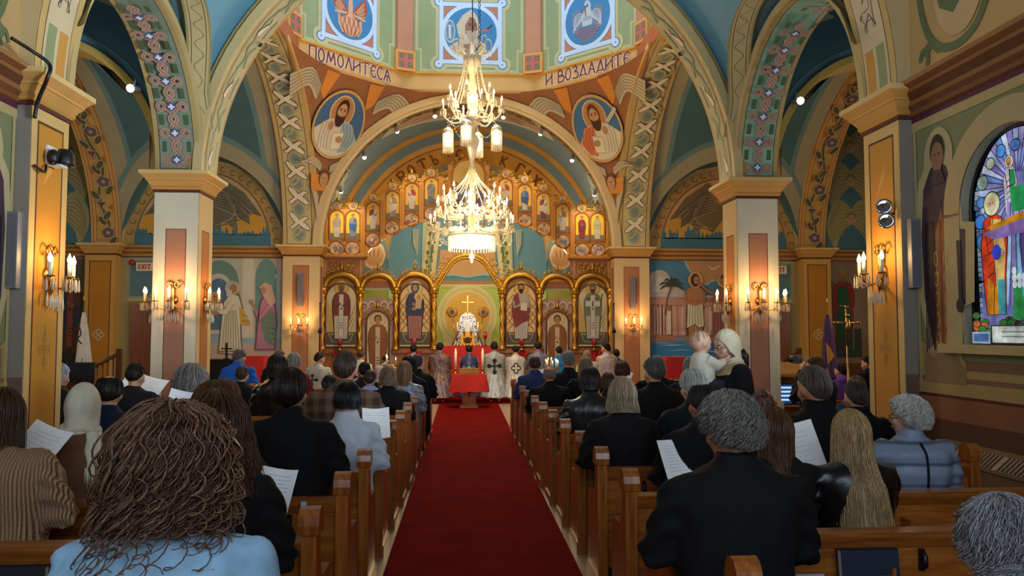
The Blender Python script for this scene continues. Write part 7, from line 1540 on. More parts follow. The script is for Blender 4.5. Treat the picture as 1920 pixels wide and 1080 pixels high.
def cloth(col, kind='plain', col2=None):
    key = (col, kind, col2)
    if key in _cl: return _cl[key]
    m, N, L, b = newmat('cloth_'+kind); c = C(col); b.inputs['Base Color'].default_value = c; setin(b, Roughness=.85); b.inputs['Specular IOR Level'].default_value = .25
    if kind in ('plain', 'wool', 'suede'):
        g = ramp(N, L, noise_(N, L, 9, 5), [(.3, sh(col, .82)), (.7, sh(col, 1.12))]); L.new(g, b.inputs['Base Color']); 
        bump(N, L, b, noise_(N, L, 220, 2), .3, .003)
    elif kind == 'leather': setin(b, Roughness=.3); bump(N, L, b, noise_(N, L, 90, 4), .25, .004); b.inputs['Specular IOR Level'].default_value = .5
    elif kind == 'puffer':
        w = N.new('ShaderNodeTexWave'); w.bands_direction = 'Z'; w.inputs['Scale'].default_value = 2.3; w.inputs['Distortion'].default_value = 1.2; w.inputs['Detail Scale'].default_value = .8; tc = N.new('ShaderNodeTexCoord'); L.new(tc.outputs['Object'], w.inputs['Vector'])
        setin(b, Roughness=.42); g = ramp(N, L, w.outputs['Fac'], [(.0, sh(col, .35)), (.14, sh(col, .95)), (1, col)]); L.new(g, b.inputs['Base Color']); bump(N, L, b, w.outputs['Fac'], .5, .03)
    elif kind == 'knit':
        w = N.new('ShaderNodeTexWave'); w.bands_direction = 'X'; w.inputs['Scale'].default_value = 24; w.inputs['Distortion'].default_value = 1.0; w.inputs['Detail Scale'].default_value = 3; tc = N.new('ShaderNodeTexCoord'); L.new(tc.outputs['Object'], w.inputs['Vector'])
        g = ramp(N, L, w.outputs['Fac'], [(.0, sh(col, .68)), (.5, col), (1, sh(col, 1.15))]); L.new(g, b.inputs['Base Color']); bump(N, L, b, w.outputs['Fac'], .8, .012)
    elif kind == 'plaid':
        tc = N.new('ShaderNodeTexCoord'); fs = []
        for d in ('X', 'Z'):
            w = N.new('ShaderNodeTexWave'); w.bands_direction = d; w.inputs['Scale'].default_value = 3.4; w.inputs['Distortion'].default_value = .8; L.new(tc.outputs['Object'], w.inputs['Vector']); fs.append(ramp(N, L, w.outputs['Fac'], [(.3, C(col)), (.62, C(col2))]))
        x = mixcol(N, L, fs[0], fs[1], .5, 'MIX'); L.new(x, b.inputs['Base Color']); bump(N, L, b, noise_(N, L, 160, 2), .25, .003)
    elif kind in ('brocade', 'pattern'):
        tc = N.new('ShaderNodeTexCoord'); v = N.new('ShaderNodeTexVoronoi'); v.inputs['Scale'].default_value = 11 if kind == 'brocade' else 26; v.feature = 'F1'; L.new(tc.outputs['Object'], v.inputs['Vector'])
        n2 = noise_(N, L, 26, 4); g = ramp(N, L, v.outputs['Distance'], [(.22, C(col2)), (.34, C(col)), (.5, C(col)), (.62, C(col2))]); g2 = ramp(N, L, n2, [(.42, C(col)), (.56, C(col2))]); L.new(mixcol(N, L, g, g2, .45, 'MIX'), b.inputs['Base Color']); setin(b, Roughness=.45, Metallic=.15); b.inputs['Specular IOR Level'].default_value = .5
    _cl[key] = m; return m
# ---- body (skin): one continuous surface per pose, kneeling upright, facing +Y; knees at z=0, crown of the head at 1.27
NECK = Vector((0, .005, 1.02))
def head_parts(mb, M):
    def el(c, r, n=16, m=12): mb.add(*(lambda q: (q[0], q[1]))(ellip(M, c, r, n, m)), '#fff', 0, True)
    el((0, .012, 1.165), (.076, .096, .105)); el((0, .05, 1.105), (.055, .058, .068)); el((0, .075, 1.062), (.026, .022, .022), 10, 8); el((0, .085, 1.195), (.058, .025, .03), 10, 8)
    el((0, .118, 1.128), (.015, .018, .015), 8, 6); el((0, .108, 1.15), (.011, .016, .032), 8, 6); el((0, .098, 1.088), (.026, .014, .014), 10, 6)
    for e in (-1, 1): el((e*.078, .008, 1.14), (.012, .02, .033), 10, 8); el((e*.048, .07, 1.125), (.024, .026, .026), 8, 6)
def ellip(M, c, r, n, m):
    c = Vector(c); vs = []; fs = []
    for i in range(m+1):
        th = pi*i/m
        for j in range(n): vs.append(M @ (c+Vector((r[0]*sin(th)*cos(2*pi*j/n), r[1]*sin(th)*sin(2*pi*j/n), r[2]*cos(th)))))
    for i in range(m):
        for j in range(n): fs.append((i*n+j, (i+1)*n+j, (i+1)*n+(j+1) % n, i*n+(j+1) % n))
    return vs, fs
def head_matrix(pitch, yaw, roll=0):
    return Matrix.Translation(NECK) @ Matrix.Rotation(yaw, 4, 'Z') @ Matrix.Rotation(-pitch, 4, 'X') @ Matrix.Rotation(roll, 4, 'Y') @ Matrix.Translation(-NECK-Vector((0, 0, .05)))
def hand(mb, wrist, direction, palm_n, side):
    """palm, four unequal bent fingers and a thumb leaving the side of the palm"""
    d = Vector(direction).normalized(); n = Vector(palm_n); n = (n-d*n.dot(d)).normalized(); s = d.cross(n)*side; w = Vector(wrist)
    rings = []
    for t, a, b in ((0, .024, .017), (.03, .034, .016), (.06, .04, .015), (.085, .038, .013)):
        c = w+d*t; rings.append([c+s*a*cos(2*pi*k/10)+n*b*sin(2*pi*k/10) for k in range(10)])
    mb.loft(rings)
    for i, (o, L) in enumerate(((-.03, .062), (-.01, .075), (.011, .07), (.03, .055))):
        b = w+d*.08+s*o; mb.tube([b-d*.015, b+d*L*.45-n*.004, b+d*L*.75-n*.02, b+d*L*.85-n*.045], [.0092, .009, .0085, .0075], 7)
    b = w+d*.028-s*.03; mb.tube([b, b+d*.025-s*.026-n*.01, b+d*.055-s*.03-n*.022], [.012, .0105, .008], 7)
ARMS = {'hold': [((.175, -.01, .9), (.25, .03, .64), (.10, .27, .70)), ((-.175, -.01, .9), (-.25, .03, .64), (-.10, .27, .70))],
        'down': [((.175, -.01, .9), (.235, -.01, .62), (.17, .2, .48)), ((-.175, -.01, .9), (-.235, -.01, .62), (-.17, .2, .48))],
        'pray': [((.175, -.01, .9), (.22, .06, .64), (.035, .25, .78)), ((-.175, -.01, .9), (-.22, .06, .64), (-.035, .25, .78))],
        'wide': [((.178, -.01, .89), (.25, .05, .65), (.12, .3, .67)), ((-.178, -.01, .89), (-.25, .05, .65), (-.12, .3, .67))],
        'photo': [((.175, -.0, .9), (.22, .16, .72), (.06, .26, 1.08)), ((-.175, -.0, .9), (-.22, .16, .72), (-.06, .26, 1.08))]}
ARMS['aside'] = [((.175, -.01, .9), (.2, .1, .66), (-.13, .3, .77)), ((-.175, -.01, .9), (-.27, .05, .66), (-.22, .25, .775))]
_body = {}
def body_mesh(arms, pitch, yaw, lean=0, legs='kneel'):
    key = (arms, round(pitch, 2), round(yaw, 2), legs)
    if key in _body: return _body[key]
    mb = MB(); M = head_matrix(pitch, yaw); head_parts(mb, M)
    mb.loft([ring3((0, y, z), rx, ry) for z, rx, ry, y in ((.38, .15, .10, 0), (.46, .165, .115, 0), (.6, .135, .095, .01), (.72, .145, .1, 0), (.83, .165, .11, -.005), (.9, .16, .095, -.015), (.95, .11, .07, -.015), (.985, .06, .058, -.008))])
    mb.loft([[tuple(p) for p in r] for r in ([Vector(q) for q in ring3((0, -.01, .96), .056, .056)], [Vector(q) for q in ring3((0, .0, 1.02), .05, .054)], [M @ Vector(q) for q in ring3((0, .008, 1.08), .05, .06)], [M @ Vector(q) for q in ring3((0, .01, 1.13), .05, .06)])])
    for (s_, e_, w_), sd in zip(ARMS[arms], (1, -1)):
        s_, e_, w_ = Vector(s_), Vector(e_), Vector(w_); mb.tube([s_, s_.lerp(e_, .5), e_, e_.lerp(w_, .5), w_, w_+(w_-e_).normalized()*.02], [.052, .046, .04, .036, .026, .024], 10)
        hand(mb, w_, (w_-e_).normalized()+Vector((-sd*.25, .2, .1)), (-sd*.75, 0, -.6), sd)
    zf = 0
    for e in (-1, 1):
        if legs == 'kneel':
            mb.tube([(e*.085, 0, .44), (e*.095, .02, .25), (e*.1, .03, .05)], [.085, .072, .055], 10); mb.tube([(e*.1, .03, .06), (e*.095, -.16, .06), (e*.09, -.36, .05)], [.055, .052, .036], 10); mb.tube([(e*.09, -.36, .05), (e*.09, -.44, -.03), (e*.09, -.47, -.08)], [.036, .034, .026], 8)
        else:
            mb.tube([(e*.085, 0, .44), (e*.09, .01, .05), (e*.09, 0, -.35)], [.085, .06, .04], 10); mb.tube([(e*.09, -.04, -.4), (e*.09, .14, -.42)], [.04, .03], 8)
    me = remesh(mb, 'person_body', .0125, 3); _body[key] = me; return me
# ---- clothing: one surface, torso and sleeves together
def coat_mesh(arms, w=1.0, hem=.1, bulk=1.0, collar=.012, fold=1.0, seed=0, flare=.0, sleeves=True, hood=False, robe=False, voxel=.02, short=False):
    mb = MB(); W_ = w
    if robe: pr = [(-.02, .33*W_, .42, -.16), (.12, .29*W_, .34, -.11), (.3, .26*W_, .25, -.05), (.5, .23*W_, .18, -.01), (.7, .215*W_, .155, 0), (.82, .21*W_, .145, -.005), (.89, .2*W_, .125, -.015), (.94, .15*W_, .1, -.02), (.975, .09, .082, -.015), (1.01+collar, .064, .07, -.008)]
    else: pr = [(hem, (.195+flare)*W_, .155+flare, 0), (.3, (.2+flare*.6)*W_, .155, 0), (.46, .2*W_, .152*bulk, 0), (.62, .185*W_, .14*bulk, .0), (.75, .195*W_, .142*bulk, -.005), (.84, .205*W_, .142*bulk, -.01), (.895, .198*W_, .125*bulk, -.018), (.935, .165*W_, .108, -.02), (.965, .115*W_, .092, -.018), (.99, .078, .08, -.014), (1.015+collar, .068, .072, -.006)]
    pr = [p for p in pr if p[0] >= hem-.001]
    mb.loft([ring3((0, y, z), rx, ry, 26, 2.3) for z, rx, ry, y in pr])
    if sleeves:
        for (s_, e_, w_), sd in zip(ARMS[arms], (1, -1)):
            s_, e_, w_ = (Vector((p[0]*W_, p[1], p[2])) for p in (s_, e_, w_)); w_.x /= W_; b = bulk
            e2 = w_-(w_-e_).normalized()*(.16 if short else .0); mb.tube([s_+Vector((-sd*.03, 0, .0)), s_, s_.lerp(e_, .5), e_, e_.lerp(e2, .5), e2], [.06*b, .066*b, .066*b, .063*b, .055*b, (.044 if not robe else .07)*b], 12)
            mb.ball(s_+Vector((-sd*.015, 0, .002)), (.068*b, .068*b, .056), 12, 8)
    if hood: mb.tube([(.11*cos(a), -.07+.05*abs(sin(a))-.06*sin(a), .985-.03*abs(sin(a))) for a in [pi*k/10 for k in range(11)]], [.03]+[.045]*9+[.03], 8); mb.ball((0, -.12, .96), (.11, .06, .07), 12, 8)
    if collar > .02: mb.lathe([(.07, .96), (.082, .99), (.084, 1.0+collar), (.07, 1.0+collar)], 18, c=(0, -.008, 0))
    me = remesh(mb, 'coat', voxel, 7); sd = seed*7.3
    def f(c, n):
        z = noise.noise(Vector((c.x*9+sd, c.y*9, c.z*3.2)))*.012+noise.noise(Vector((c.x*22+sd, c.y*22, c.z*10+3)))*.006
        arm = abs(c.x) > .2*W_
        if arm: z += .008*sin(c.z*70+c.y*40+sd+3*noise.noise(c*8))
        if robe and c.z < .75: z += .018*sin(atan2(c.x, -c.y)*13+sd)*(.75-c.z)
        return z*fold
    displace(me, f); return me
# ---- hair: a cap following the skull plus individual strands
HC = Vector((0, .012, 1.165))
def hair_mb(style, col, seed=0, n=None, r=.0038, L=None, thick=.018, curl=0, freq=3, flare=.0, wid=1.0, tmin=0, base=True, tilt=0):
    col = sh(col, 1.3); rnd = random.Random(seed+17); mb = MB(); R0 = (.076, .096, .108)
    def lim(a):                                        # polar limit at azimuth a (0 = forehead, pi = nape)
        f = (1-cos(a))/2
        return {'short': 50+58*min(1, f*1.2)+28*max(0, f-.55)/.45, 'bald': 80+52*f, 'full': 56+78*min(1, f*1.25), 'bob': 50+60*min(1, f*1.6), 'long': 48+62*min(1, f*1.5)}[style]*pi/180
    def pt(a, t, off):
        """t in 0..1 over the skull, beyond 1 hanging"""
        th = tmin+(lim(a)-tmin)*min(t, 1)
        k = 1+(thick*(1 if t < .93 else max(0, (1-t)/.07*.85+.15) if not L else 1)+off)/.09
        p = Vector((R0[0]*k*wid*sin(th)*sin(a), R0[1]*k*sin(th)*cos(a)-.006, R0[2]*(k*.5+.5)*cos(th)+thick*.5*max(0, cos(th))))
        if t > 1 and L:
            d = (t-1)*L; p.z -= d; out = flare*d; p.x += out*sin(a); p.y += out*cos(a)*.6
            if cos(a) < 0 and d > .1: p.y -= min(.05, (d-.1)*.35)
        return HC+p
    tm = 1 if not L else 2; base_c = sh(col, .8)
    if base:
        na = 40; nt = 14 if not L else 22; g = []
        for i in range(nt+1):
            t = tm*i/nt; row = []
            for j in range(na):
                a = 2*pi*j/na-pi; f = (1-cos(a))/2
                tt = t if (not L or f > .3) else min(t, 1)
                o = .006*noise.noise(Vector((a*3, t*2, seed)))+.003*noise.noise(Vector((a*12, t*3, seed)))
                row.append(pt(a, tt*.995, o-.002))
            g.append(row)
        vs = [p for row in g for p in row]; fs = [(i*na+j, (i+1)*na+j, (i+1)*na+(j+1) % na, i*na+(j+1) % na) for i in range(nt) for j in range(na)]
        mb.add(vs, fs, base_c, 0, True)
    n = n if n is not None else 170
    for k in range(n):
        a = rnd.uniform(-pi, pi); f = (1-cos(a))/2
        end = tm if (L and f > .3) else 1
        t0 = rnd.uniform(.0, .35)*(1 if tmin == 0 else .2); t1 = end*(rnd.uniform(.82, 1.02)); m = 7 if not L else 12
        if curl: m = max(int(m*2.2), int(freq*8))
        off = rnd.uniform(-.001, .007+.5*curl)+(rnd.random() < .25)*curl*.5; da = rnd.uniform(-.25, .25); ph = rnd.uniform(0, 6.28); fr = freq*rnd.uniform(.7, 1.3); pts = []; rr = []
        for i in range(m+1):
            u = i/m; t = t0+(t1-t0)*u; p = pt(a+da*u, t, off)
            if curl:
                am = curl*(.25+.75*u)*rnd.uniform(.8, 1.2) if not i else am
                amp = curl*(.2+.8*min(1, u*1.3)); out = (p-HC); out.z *= .3; out.normalize() if out.length > 1e-6 else None; tn = Vector((-out.y, out.x, 0))
                p = p+tn*amp*cos(fr*u*6.28+ph)+out*amp*.8*sin(fr*u*6.28+ph)+Vector((0, 0, .4*amp*cos(fr*u*6.28+ph+1)))
            pts.append(p); rr.append(r*(1-.6*u)*(1 if i else .6))
        mb.tube(pts, rr, 4 if r > .005 else 3, sh(col, rnd.uniform(.75, 1.3)), caps=False)
    return mb
def tie_bun(mb, col): mb.ball(HC+Vector((0, -.12, -.02)), (.04, .035, .04), 10, 8, sh(col, .85))
EYEW = mat_plain('eye_white', '#d9d3c8', .25); IRIS = mat_plain('iris', '#2b2018', .2); LIPM = mat_plain('lips', '#9a5a50', .5); LENS = mat_plain('spectacle_frame', '#141014', .3)
def face(root, M):
    mb = MB()
    for e in (-1, 1):
        mb.ball(M @ Vector((e*.03, .094, 1.155)), (.0125, .0125, .0105), 10, 8); b = M @ Vector((e*.03, .1045, 1.155)); mb.ball(b, (.006, .004, .006), 8, 6, '#fff', 1)
        mb.tube([M @ Vector((e*.015, .103, 1.174)), M @ Vector((e*.032, .101, 1.18)), M @ Vector((e*.05, .09, 1.174))], .0035, 5, '#fff', 1)
    mb.build('eyes', [EYEW, IRIS], root); mb = MB(); mb.tube([M @ Vector((-.022, .107, 1.089)), M @ Vector((0, .114, 1.091)), M @ Vector((.022, .107, 1.089))], [.003, .006, .003], 6); mb.build('lips', LIPM, root)
def glasses(root, M):
    mb = MB()
    for e in (-1, 1): mb.tube([M @ Vector((e*.032+.022*cos(q), .114, 1.152+.017*sin(q))) for q in [k*.45 for k in range(14)]], .0022, 5, closed=True); mb.tube([M @ Vector((e*.054, .112, 1.156)), M @ Vector((e*.08, .05, 1.157)), M @ Vector((e*.084, .0, 1.15))], .0022, 5)
    mb.tube([M @ Vector((-.01, .115, 1.155)), M @ Vector((.01, .115, 1.155))], .002, 5); mb.build('spectacles', LENS, root)
_seed = [0]
def person(x, y, ztop, label, coat=('#141416', 'plain'), hair=('short', '#3a2a20', {}), rz=0, arms='hold', pitch=.15, yaw=0, w=1.0, skin=0, cz=None, facef=False, spec=False, trousers='#1b1c22', group=None, knee=.12, sc=None, **ck):
    """a kneeling worshipper; ztop is the height of the crown, knee that of the kneeler"""
    _seed[0] += 1; sd = _seed[0]
    s = sc or (ztop-knee)/1.235
    pitch = round(pitch/.15)*.15; yaw_ = round(yaw/.25)*.25
    me = body_mesh(arms, pitch, yaw_); me = me if not me.materials or me.materials[0] == SKIN[skin] else me.copy()
    if not me.materials: me.materials.append(SKIN[skin])
    else: me.materials[0] = SKIN[skin]
    root = bpy.data.objects.new('person', me); COL.objects.link(root); root.location = (x, y, knee); root.scale = (s, s, s); root.rotation_euler = (0, 0, rz); tag(root, label, 'person', group)
    cm = coat_mesh(arms, w=w, seed=sd, **ck); cm.materials.append(cloth(*coat)); c = bpy.data.objects.new('robe' if ck.get('robe') else 'coat', cm); COL.objects.link(c); c.parent = root
    if not ck.get('robe'):
        mb = MB(); rz_ = []
        for e in (-1, 1): mb.tube([(e*.085, 0, .46), (e*.1, .02, .25), (e*.105, .035, .06), (e*.1, -.16, .065), (e*.095, -.36, .055)], [.105, .09, .072, .066, .05], 10)
        mb.lathe([(.0, .36), (.15, .38), (.17, .46), (.15, .55), (0, .56)], 16); tm_ = remesh(mb, 'trousers', .025, 2); tm_.materials.append(cloth(trousers)); t = bpy.data.objects.new('trousers', tm_); COL.objects.link(t); t.parent = root
        mb = MB()
        for e in (-1, 1): mb.tube([(e*.093, -.35, .05), (e*.093, -.43, -.01), (e*.093, -.48, -.07)], [.042, .042, .032], 8); mb.tube([(e*.093, -.40, .0), (e*.093, -.38, -.07), (e*.093, -.34, -.085)], [.03, .03, .02], 8)
        mb.build('shoes', BLACK, root)
    M = head_matrix(pitch, yaw_)
    for h in (hair if isinstance(hair, list) else [hair]):
        if h is None: continue
        style, col, kw = h; hm = hair_mb(style, col, seed=sd, **kw); hm.v = [tuple(M @ Vector(v)) for v in hm.v]; hm.build('hair', HAIR, root)
    if facef: face(root, M)
    if spec: glasses(root, M)
    return root, M, c
def sheet(x, y, z, rot, label, w=.21, h=.28, bend=.03, group='song sheets held open'):
    mb = MB(); n = 8; mb.loft([[(-w/2+w*j/6, bend*sin(pi*j/6), -h/2+h*i/n) for j in range(7)] for i in range(n+1)], closed=False, caps=False)
    P = Paint(lambda u, v, d: Vector((u, bend*sin(pi*(u+w/2)/w)-.0015-d, v)), mb, .05, 0)
    for k in range(9): P.rect(-w*.36, w*(.3-.12*(k % 3 == 2)), h*.34-k*h*.08, h*.34-k*h*.08+.002, '#c6c6c9')
    o = mb.build('song_sheet', SHEETM, None, (x, y, z)); o.rotation_euler = rot; tag(o, label, 'sheet', group); return o
SHEETM = mat_paint('printed_paper', .8, .04, 0)
def on_back(obj, draw, name, c, mat=PAINT):
    """paint draw(P) on the back of a garment, projected onto its surface along +Y (local)"""
    bm_ = bmesh.new(); bm_.from_mesh(obj.data); bv = BVHTree.FromBMesh(bm_); bm_.free()
    def mp(u, v, d):
        h = bv.ray_cast(Vector((c[0]+u, -2, c[1]+v)), Vector((0, 1, 0)))[0]; yy = h.y if h else -.1
        return Vector((c[0]+u, yy-.003-d, c[1]+v))
    P = Paint(mp, None, .03, .002); draw(P); return P.mb.build(name, mat, obj.parent)
S = 'short'; BK = '#0b0b0d'
def st(style, col, **k):
    if style in ('short', 'bald'): k.setdefault('thick', .011)
    return (style, col, k)
# ---- left side, from the camera forward
person(-.94, 2.22, 1.42, 'woman with big brown curls in a pale blue coat, nearest on the left', ('#8fb3cf', 'wool'), [st('long', '#5f4334', n=800, r=.0023, L=.11, thick=.045, curl=.015, freq=7.5, flare=.04, wid=1.2), ('long', '#70503e', dict(n=110, r=.0042, L=.19, thick=.055, curl=.024, freq=5.5, flare=.06, wid=1.22, base=False))], arms='wide', w=1.12, pitch=.15, bulk=1.15, voxel=.018)
r_, M_, c_ = person(-2.36, 3.95, 1.39, 'woman with long brown hair in a ribbed beige sweater, far left', ('#a98462', 'knit'), st('long', '#4a3220', n=260, L=.22, thick=.022, flare=.1), arms='hold', w=1.15, bulk=1.25, hem=.38, collar=.03, trousers='#b9a99a')
r_, M_, c_ = person(-2.33, 4.72, 1.36, 'woman in a white fringed headscarf and tan coat, left', ('#6e4b34', 'suede'), None, arms='hold', w=1.08, bulk=1.12)
def scarf(root, M, col, drape=.12, tail=True, mat=None):
    mb = MB(); n = 40; rings = []
    for t in [k/16 for k in range(17)]:
        row = []
        for j in range(n):
            a = 2*pi*j/n; f = (1-cos(a))/2; th = min(t*1.7, 1)*(58+60*min(1, f*1.7))*pi/180; k = 1.2+.02*sin(a*9+t*3)
            p = HC+Vector((.076*k*sin(th)*sin(a), .096*k*sin(th)*cos(a)-.01, .115*k*cos(th)))
            if t > .6:
                d = (t-.6)/.4; p.z -= d*(drape if f > .25 else drape*.5); p = p.lerp(Vector((.1*sin(a), .09*cos(a)-.005, p.z)), d*.8)
            row.append(M @ p)
        rings.append(row)
    mb.loft(rings, caps=False)
    if drape < .1: mb.ball(M @ Vector((0, -.11, 1.07)), (.035, .03, .03), 10, 8)
    mb.tube([M @ Vector((.085*sin(a), .078*cos(a), 1.03+.015*sin(3*a))) for a in [2*pi*k/20 for k in range(20)]], .03, 8, closed=True); mb.build('headscarf', mat or cloth(col), root)
    if tail:
        mb = MB(); mb.loft([[(.1+.09*u+.006*sin(t*9), -.165-.012*sin(u*9)+.02*t, .99-.2*t) for u in [k/6 for k in range(7)]] for t in [k/8 for k in range(9)]], caps=False, closed=False)
        for k in range(12): u = k/11; mb.tube([(.1+.09*u, -.15, .79), (.1+.09*u+.006*sin(k*2), -.152, .70-.012*(k % 3))], .004, 4)
        mb.build('scarf_tail', mat or cloth(col), root)
scarf(r_, M_, '#d9cfb8')
person(-1.09, 3.12, 1.42, 'woman with wavy brown hair in a black jacket, behind the blue coat', (BK, 'plain'), st('long', '#4d3122', n=480, r=.003, L=.2, thick=.03, curl=.012, freq=2.2, flare=.25, wid=1.12), yaw=.25, w=1.0)
r_, M_, c_ = person(-1.37, 3.98, 1.42, 'woman with straight brown hair and a hair clip, third row left', ('#2a2624', 'plain'), st('long', '#54371f', n=200, L=.15, thick=.02), yaw=-.25)
mb = MB(); mb.tube([M_ @ (HC+Vector((-.06+.03*k, -.07+.01*k, .085))) for k in range(4)], .012, 6); mb.build('hair_clip', CHROME, r_)
person(-1.62, 5.02, 1.37, 'woman with light brown hair down her back, fourth row left', ('#4a3a30', 'plain'), st('long', '#7a5233', n=180, L=.18, thick=.02))
person(-2.23, 6.22, 1.40, 'woman with thick grey bobbed hair in a grey jacket, left', ('#4a4845', 'wool'), st('bob', '#8a8178', n=260, r=.004, L=.06, thick=.034, curl=.006, wid=1.15))
person(-2.59, 5.66, 1.38, 'man with a thinning crown in a navy jacket, left', ('#101a33', 'plain'), [st('bald', '#2c2019', tmin=.75, n=140)], w=1.15, yaw=.25)
person(-3.36, 8.0, 1.37, 'man in a dark suit with a white collar, beside the left pillar', ('#15181f', 'plain'), st(S, '#241812'), pitch=.3, w=1.02, collar=.0)
person(-4.08, 8.0, 1.36, 'white-haired man in a black jacket, left side bay', ('#121317', 'plain'), st(S, '#b9bcc4', thick=.012), w=1.05, hood=True)
person(-1.17, 4.83, 1.44, 'man with dark hair in a plain black coat, centre of the left pews', ('#0d0d0f', 'plain'), st(S, '#2a1d17', n=260, thick=.022), w=1.16, pitch=0, collar=.03, bulk=1.08)
person(-1.09, 6.48, 1.52, 'man in a brown plaid shirt with cropped hair, left', ('#6b5140', 'plaid', '#3a2a22'), st(S, '#4a362a', thick=.006, n=120), w=1.14, pitch=.0, skin=1)
person(-.95, 5.63, 1.31, 'woman with a short black bob in a white jacket, by the aisle', ('#b9c0cc', 'plain'), st('bob', '#0f0c0c', n=300, L=.03, thick=.02), w=1.02, collar=.03, bulk=1.08)
person(-2.83, 9.85, 1.26, 'man with greying brown hair in a black jacket with camera bag, left', ('#101012', 'plain'), st(S, '#5a4438'), w=1.1)
person(-3.72, 12.9, 1.40, 'man in a bright blue jacket looking right, front left', ('#1f5fc4', 'plain'), st('bald', '#6a5c54', tmin=.5), yaw=-.75, facef=True, w=1.1, collar=.03, knee=.15)
person(-3.2, 13.4, 1.37, 'grey-haired man in a black jacket looking right, front left', ('#0e0e10', 'plain'), st(S, '#6d6058', thick=.006), yaw=-.75, facef=True, w=1.05, knee=.15)
person(-2.21, 8.98, 1.40, 'woman with dark wavy hair in a shiny black leather jacket, left', ('#0d0e11', 'leather'), st('bob', '#2a1a12', n=220, L=.08, thick=.028, curl=.008))
person(-2.54, 11.42, 1.36, 'grey-haired woman in a dark red top, left', ('#7a1c24', 'plain'), st('bob', '#8d8478', n=150, L=.03, thick=.024))
person(-1.5, 8.16, 1.24, 'bowed person in black hidden behind the plaid shirt', ('#0e0e10', 'plain'), st(S, '#2a1f18'), pitch=.45)
person(-.98, 8.98, 1.27, 'woman with a blond bob in a black coat, left by the aisle', ('#0c0c0e', 'plain'), st('bob', '#7d6248', n=240, L=.07, thick=.028, flare=.15), w=1.15)
person(-.86, 9.82, 1.30, 'woman with long blond hair in a patterned grey top, left by the aisle', ('#3a3d4c', 'pattern', '#9aa0ac'), st('long', '#8a6340', n=220, L=.16, thick=.024))
person(-.86, 10.65, 1.33, 'woman with black curly hair in a black top, far left of the aisle', ('#0c0c0e', 'plain'), st('bob', '#1c120e', n=160, L=.05, thick=.03, curl=.01))
person(-.80, 11.45, 1.35, 'man with greying brown hair in a black jacket, far left of the aisle', ('#101014', 'plain'), st(S, '#5c4a44'))
person(-1.28, 9.82, 1.20, 'child with brown hair and a lilac hood, left', ('#8f8fc4', 'plain'), st(S, '#4a3020'), hood=True, w=.95)
person(-1.45, 10.65, 1.27, 'dark-haired person in black seen over the lilac hood', ('#1a1a20', 'plain'), st(S, '#1d1512'))
# ---- right side
person(.92, 3.06, 1.42, 'man with bushy grey curls in a big black coat, nearest right of the aisle', ('#0c0c10', 'wool'), st('full', '#7d7872', n=620, r=.0024, thick=.022, curl=.016, freq=4, wid=1.04), arms='wide', w=1.14, pitch=.15, yaw=.25, bulk=1.12, voxel=.018, collar=.02)
person(1.34, 4.78, 1.36, 'man with a balding dark crown in a black coat, holding a sheet', ('#0c0c0f', 'plain'), [st('bald', '#2c2420', tmin=.55, n=170)], arms='wide', w=1.14, yaw=.25, pitch=.15, skin=1)
person(1.53, 5.62, 1.41, 'white-haired balding man in a navy jacket, right', ('#12141d', 'plain'), [st('bald', '#b0aca4', tmin=.4, n=200, thick=.014)], w=1.1, yaw=.25, skin=2)
person(1.0, 5.6, 1.33, 'woman with a blond bob in a black coat with high collar, right by the aisle', ('#100e11', 'plain'), st('bob', '#9a8468', n=320, r=.0036, L=.085, thick=.03, flare=.28), w=1.12, collar=.045, bulk=1.12)
person(1.04, 7.28, 1.33, 'woman with a dark brown bob in a green-black leather jacket, right by the aisle', ('#141a1a', 'leather'), st('bob', '#2c1a14', n=240, L=.05, thick=.026), w=1.1, collar=.03)
person(1.64, 7.26, 1.43, 'man with greying hair in a black coat, right', ('#0c0c0e', 'plain'), st(S, '#5f5a50', n=200, thick=.016), w=1.14, yaw=.25)
person(.90, 11.4, 1.32, 'balding man in a blue shirt, right by the aisle', ('#2d3d66', 'plain'), [st('bald', '#5a4034', tmin=.5)], w=1.1, skin=1)
person(.94, 9.82, 1.25, 'bald man in a black suit, right by the aisle', ('#0e0c10', 'plain'), [st('bald', '#8a7a6c', tmin=1.05, n=90, thick=.008)], w=1.15, skin=1)
person(1.29, 10.66, 1.41, 'grey-haired man in a dark jacket, right front rows', ('#14121a', 'plain'), st(S, '#8f8880', thick=.012))
person(1.45, 10.2, 1.34, 'woman with long straight blond hair in black, right front rows', ('#0d0b0e', 'plain'), st('long', '#9a7c58', n=200, L=.14, thick=.02))
person(1.52, 8.98, 1.20, 'child with brown hair, right', ('#1c181a', 'plain'), st('bob', '#5a3a24', n=140, L=.05), w=.9)
person(1.86, 9.84, 1.29, 'person with round auburn hair, right', ('#18141a', 'plain'), st('bob', '#5c3218', n=150, L=.02, thick=.028))
person(2.3, 9.82, 1.35, 'woman with an ash bob in a high-collared black coat, right', ('#0c0c0e', 'plain'), st('bob', '#8d8073', n=200, L=.05, thick=.03, flare=.15), collar=.045, w=1.15)
person(2.48, 8.98, 1.38, 'grey-haired man left of the mother, right', ('#18181c', 'plain'), [st('bald', '#9a938a', tmin=.4)], yaw=-.25, skin=2)
person(2.72, 9.84, 1.33, 'brown-haired person half hidden behind the baby, right', ('#1a1618', 'plain'), st(S, '#5a3c2a'))
person(2.05, 4.8, 1.46, 'man with short grey-brown hair in a black coat, right', ('#0b0b0d', 'plain'), st(S, '#5e5248', n=220, thick=.01), w=1.2, collar=.03, yaw=.25, skin=1, bulk=1.1)
person(2.73, 5.62, 1.32, 'man with cropped brown hair in a black coat, behind the grey-haired man right', ('#0d0d10', 'plain'), st(S, '#4c4036', thick=.008), w=1.1, collar=.03)
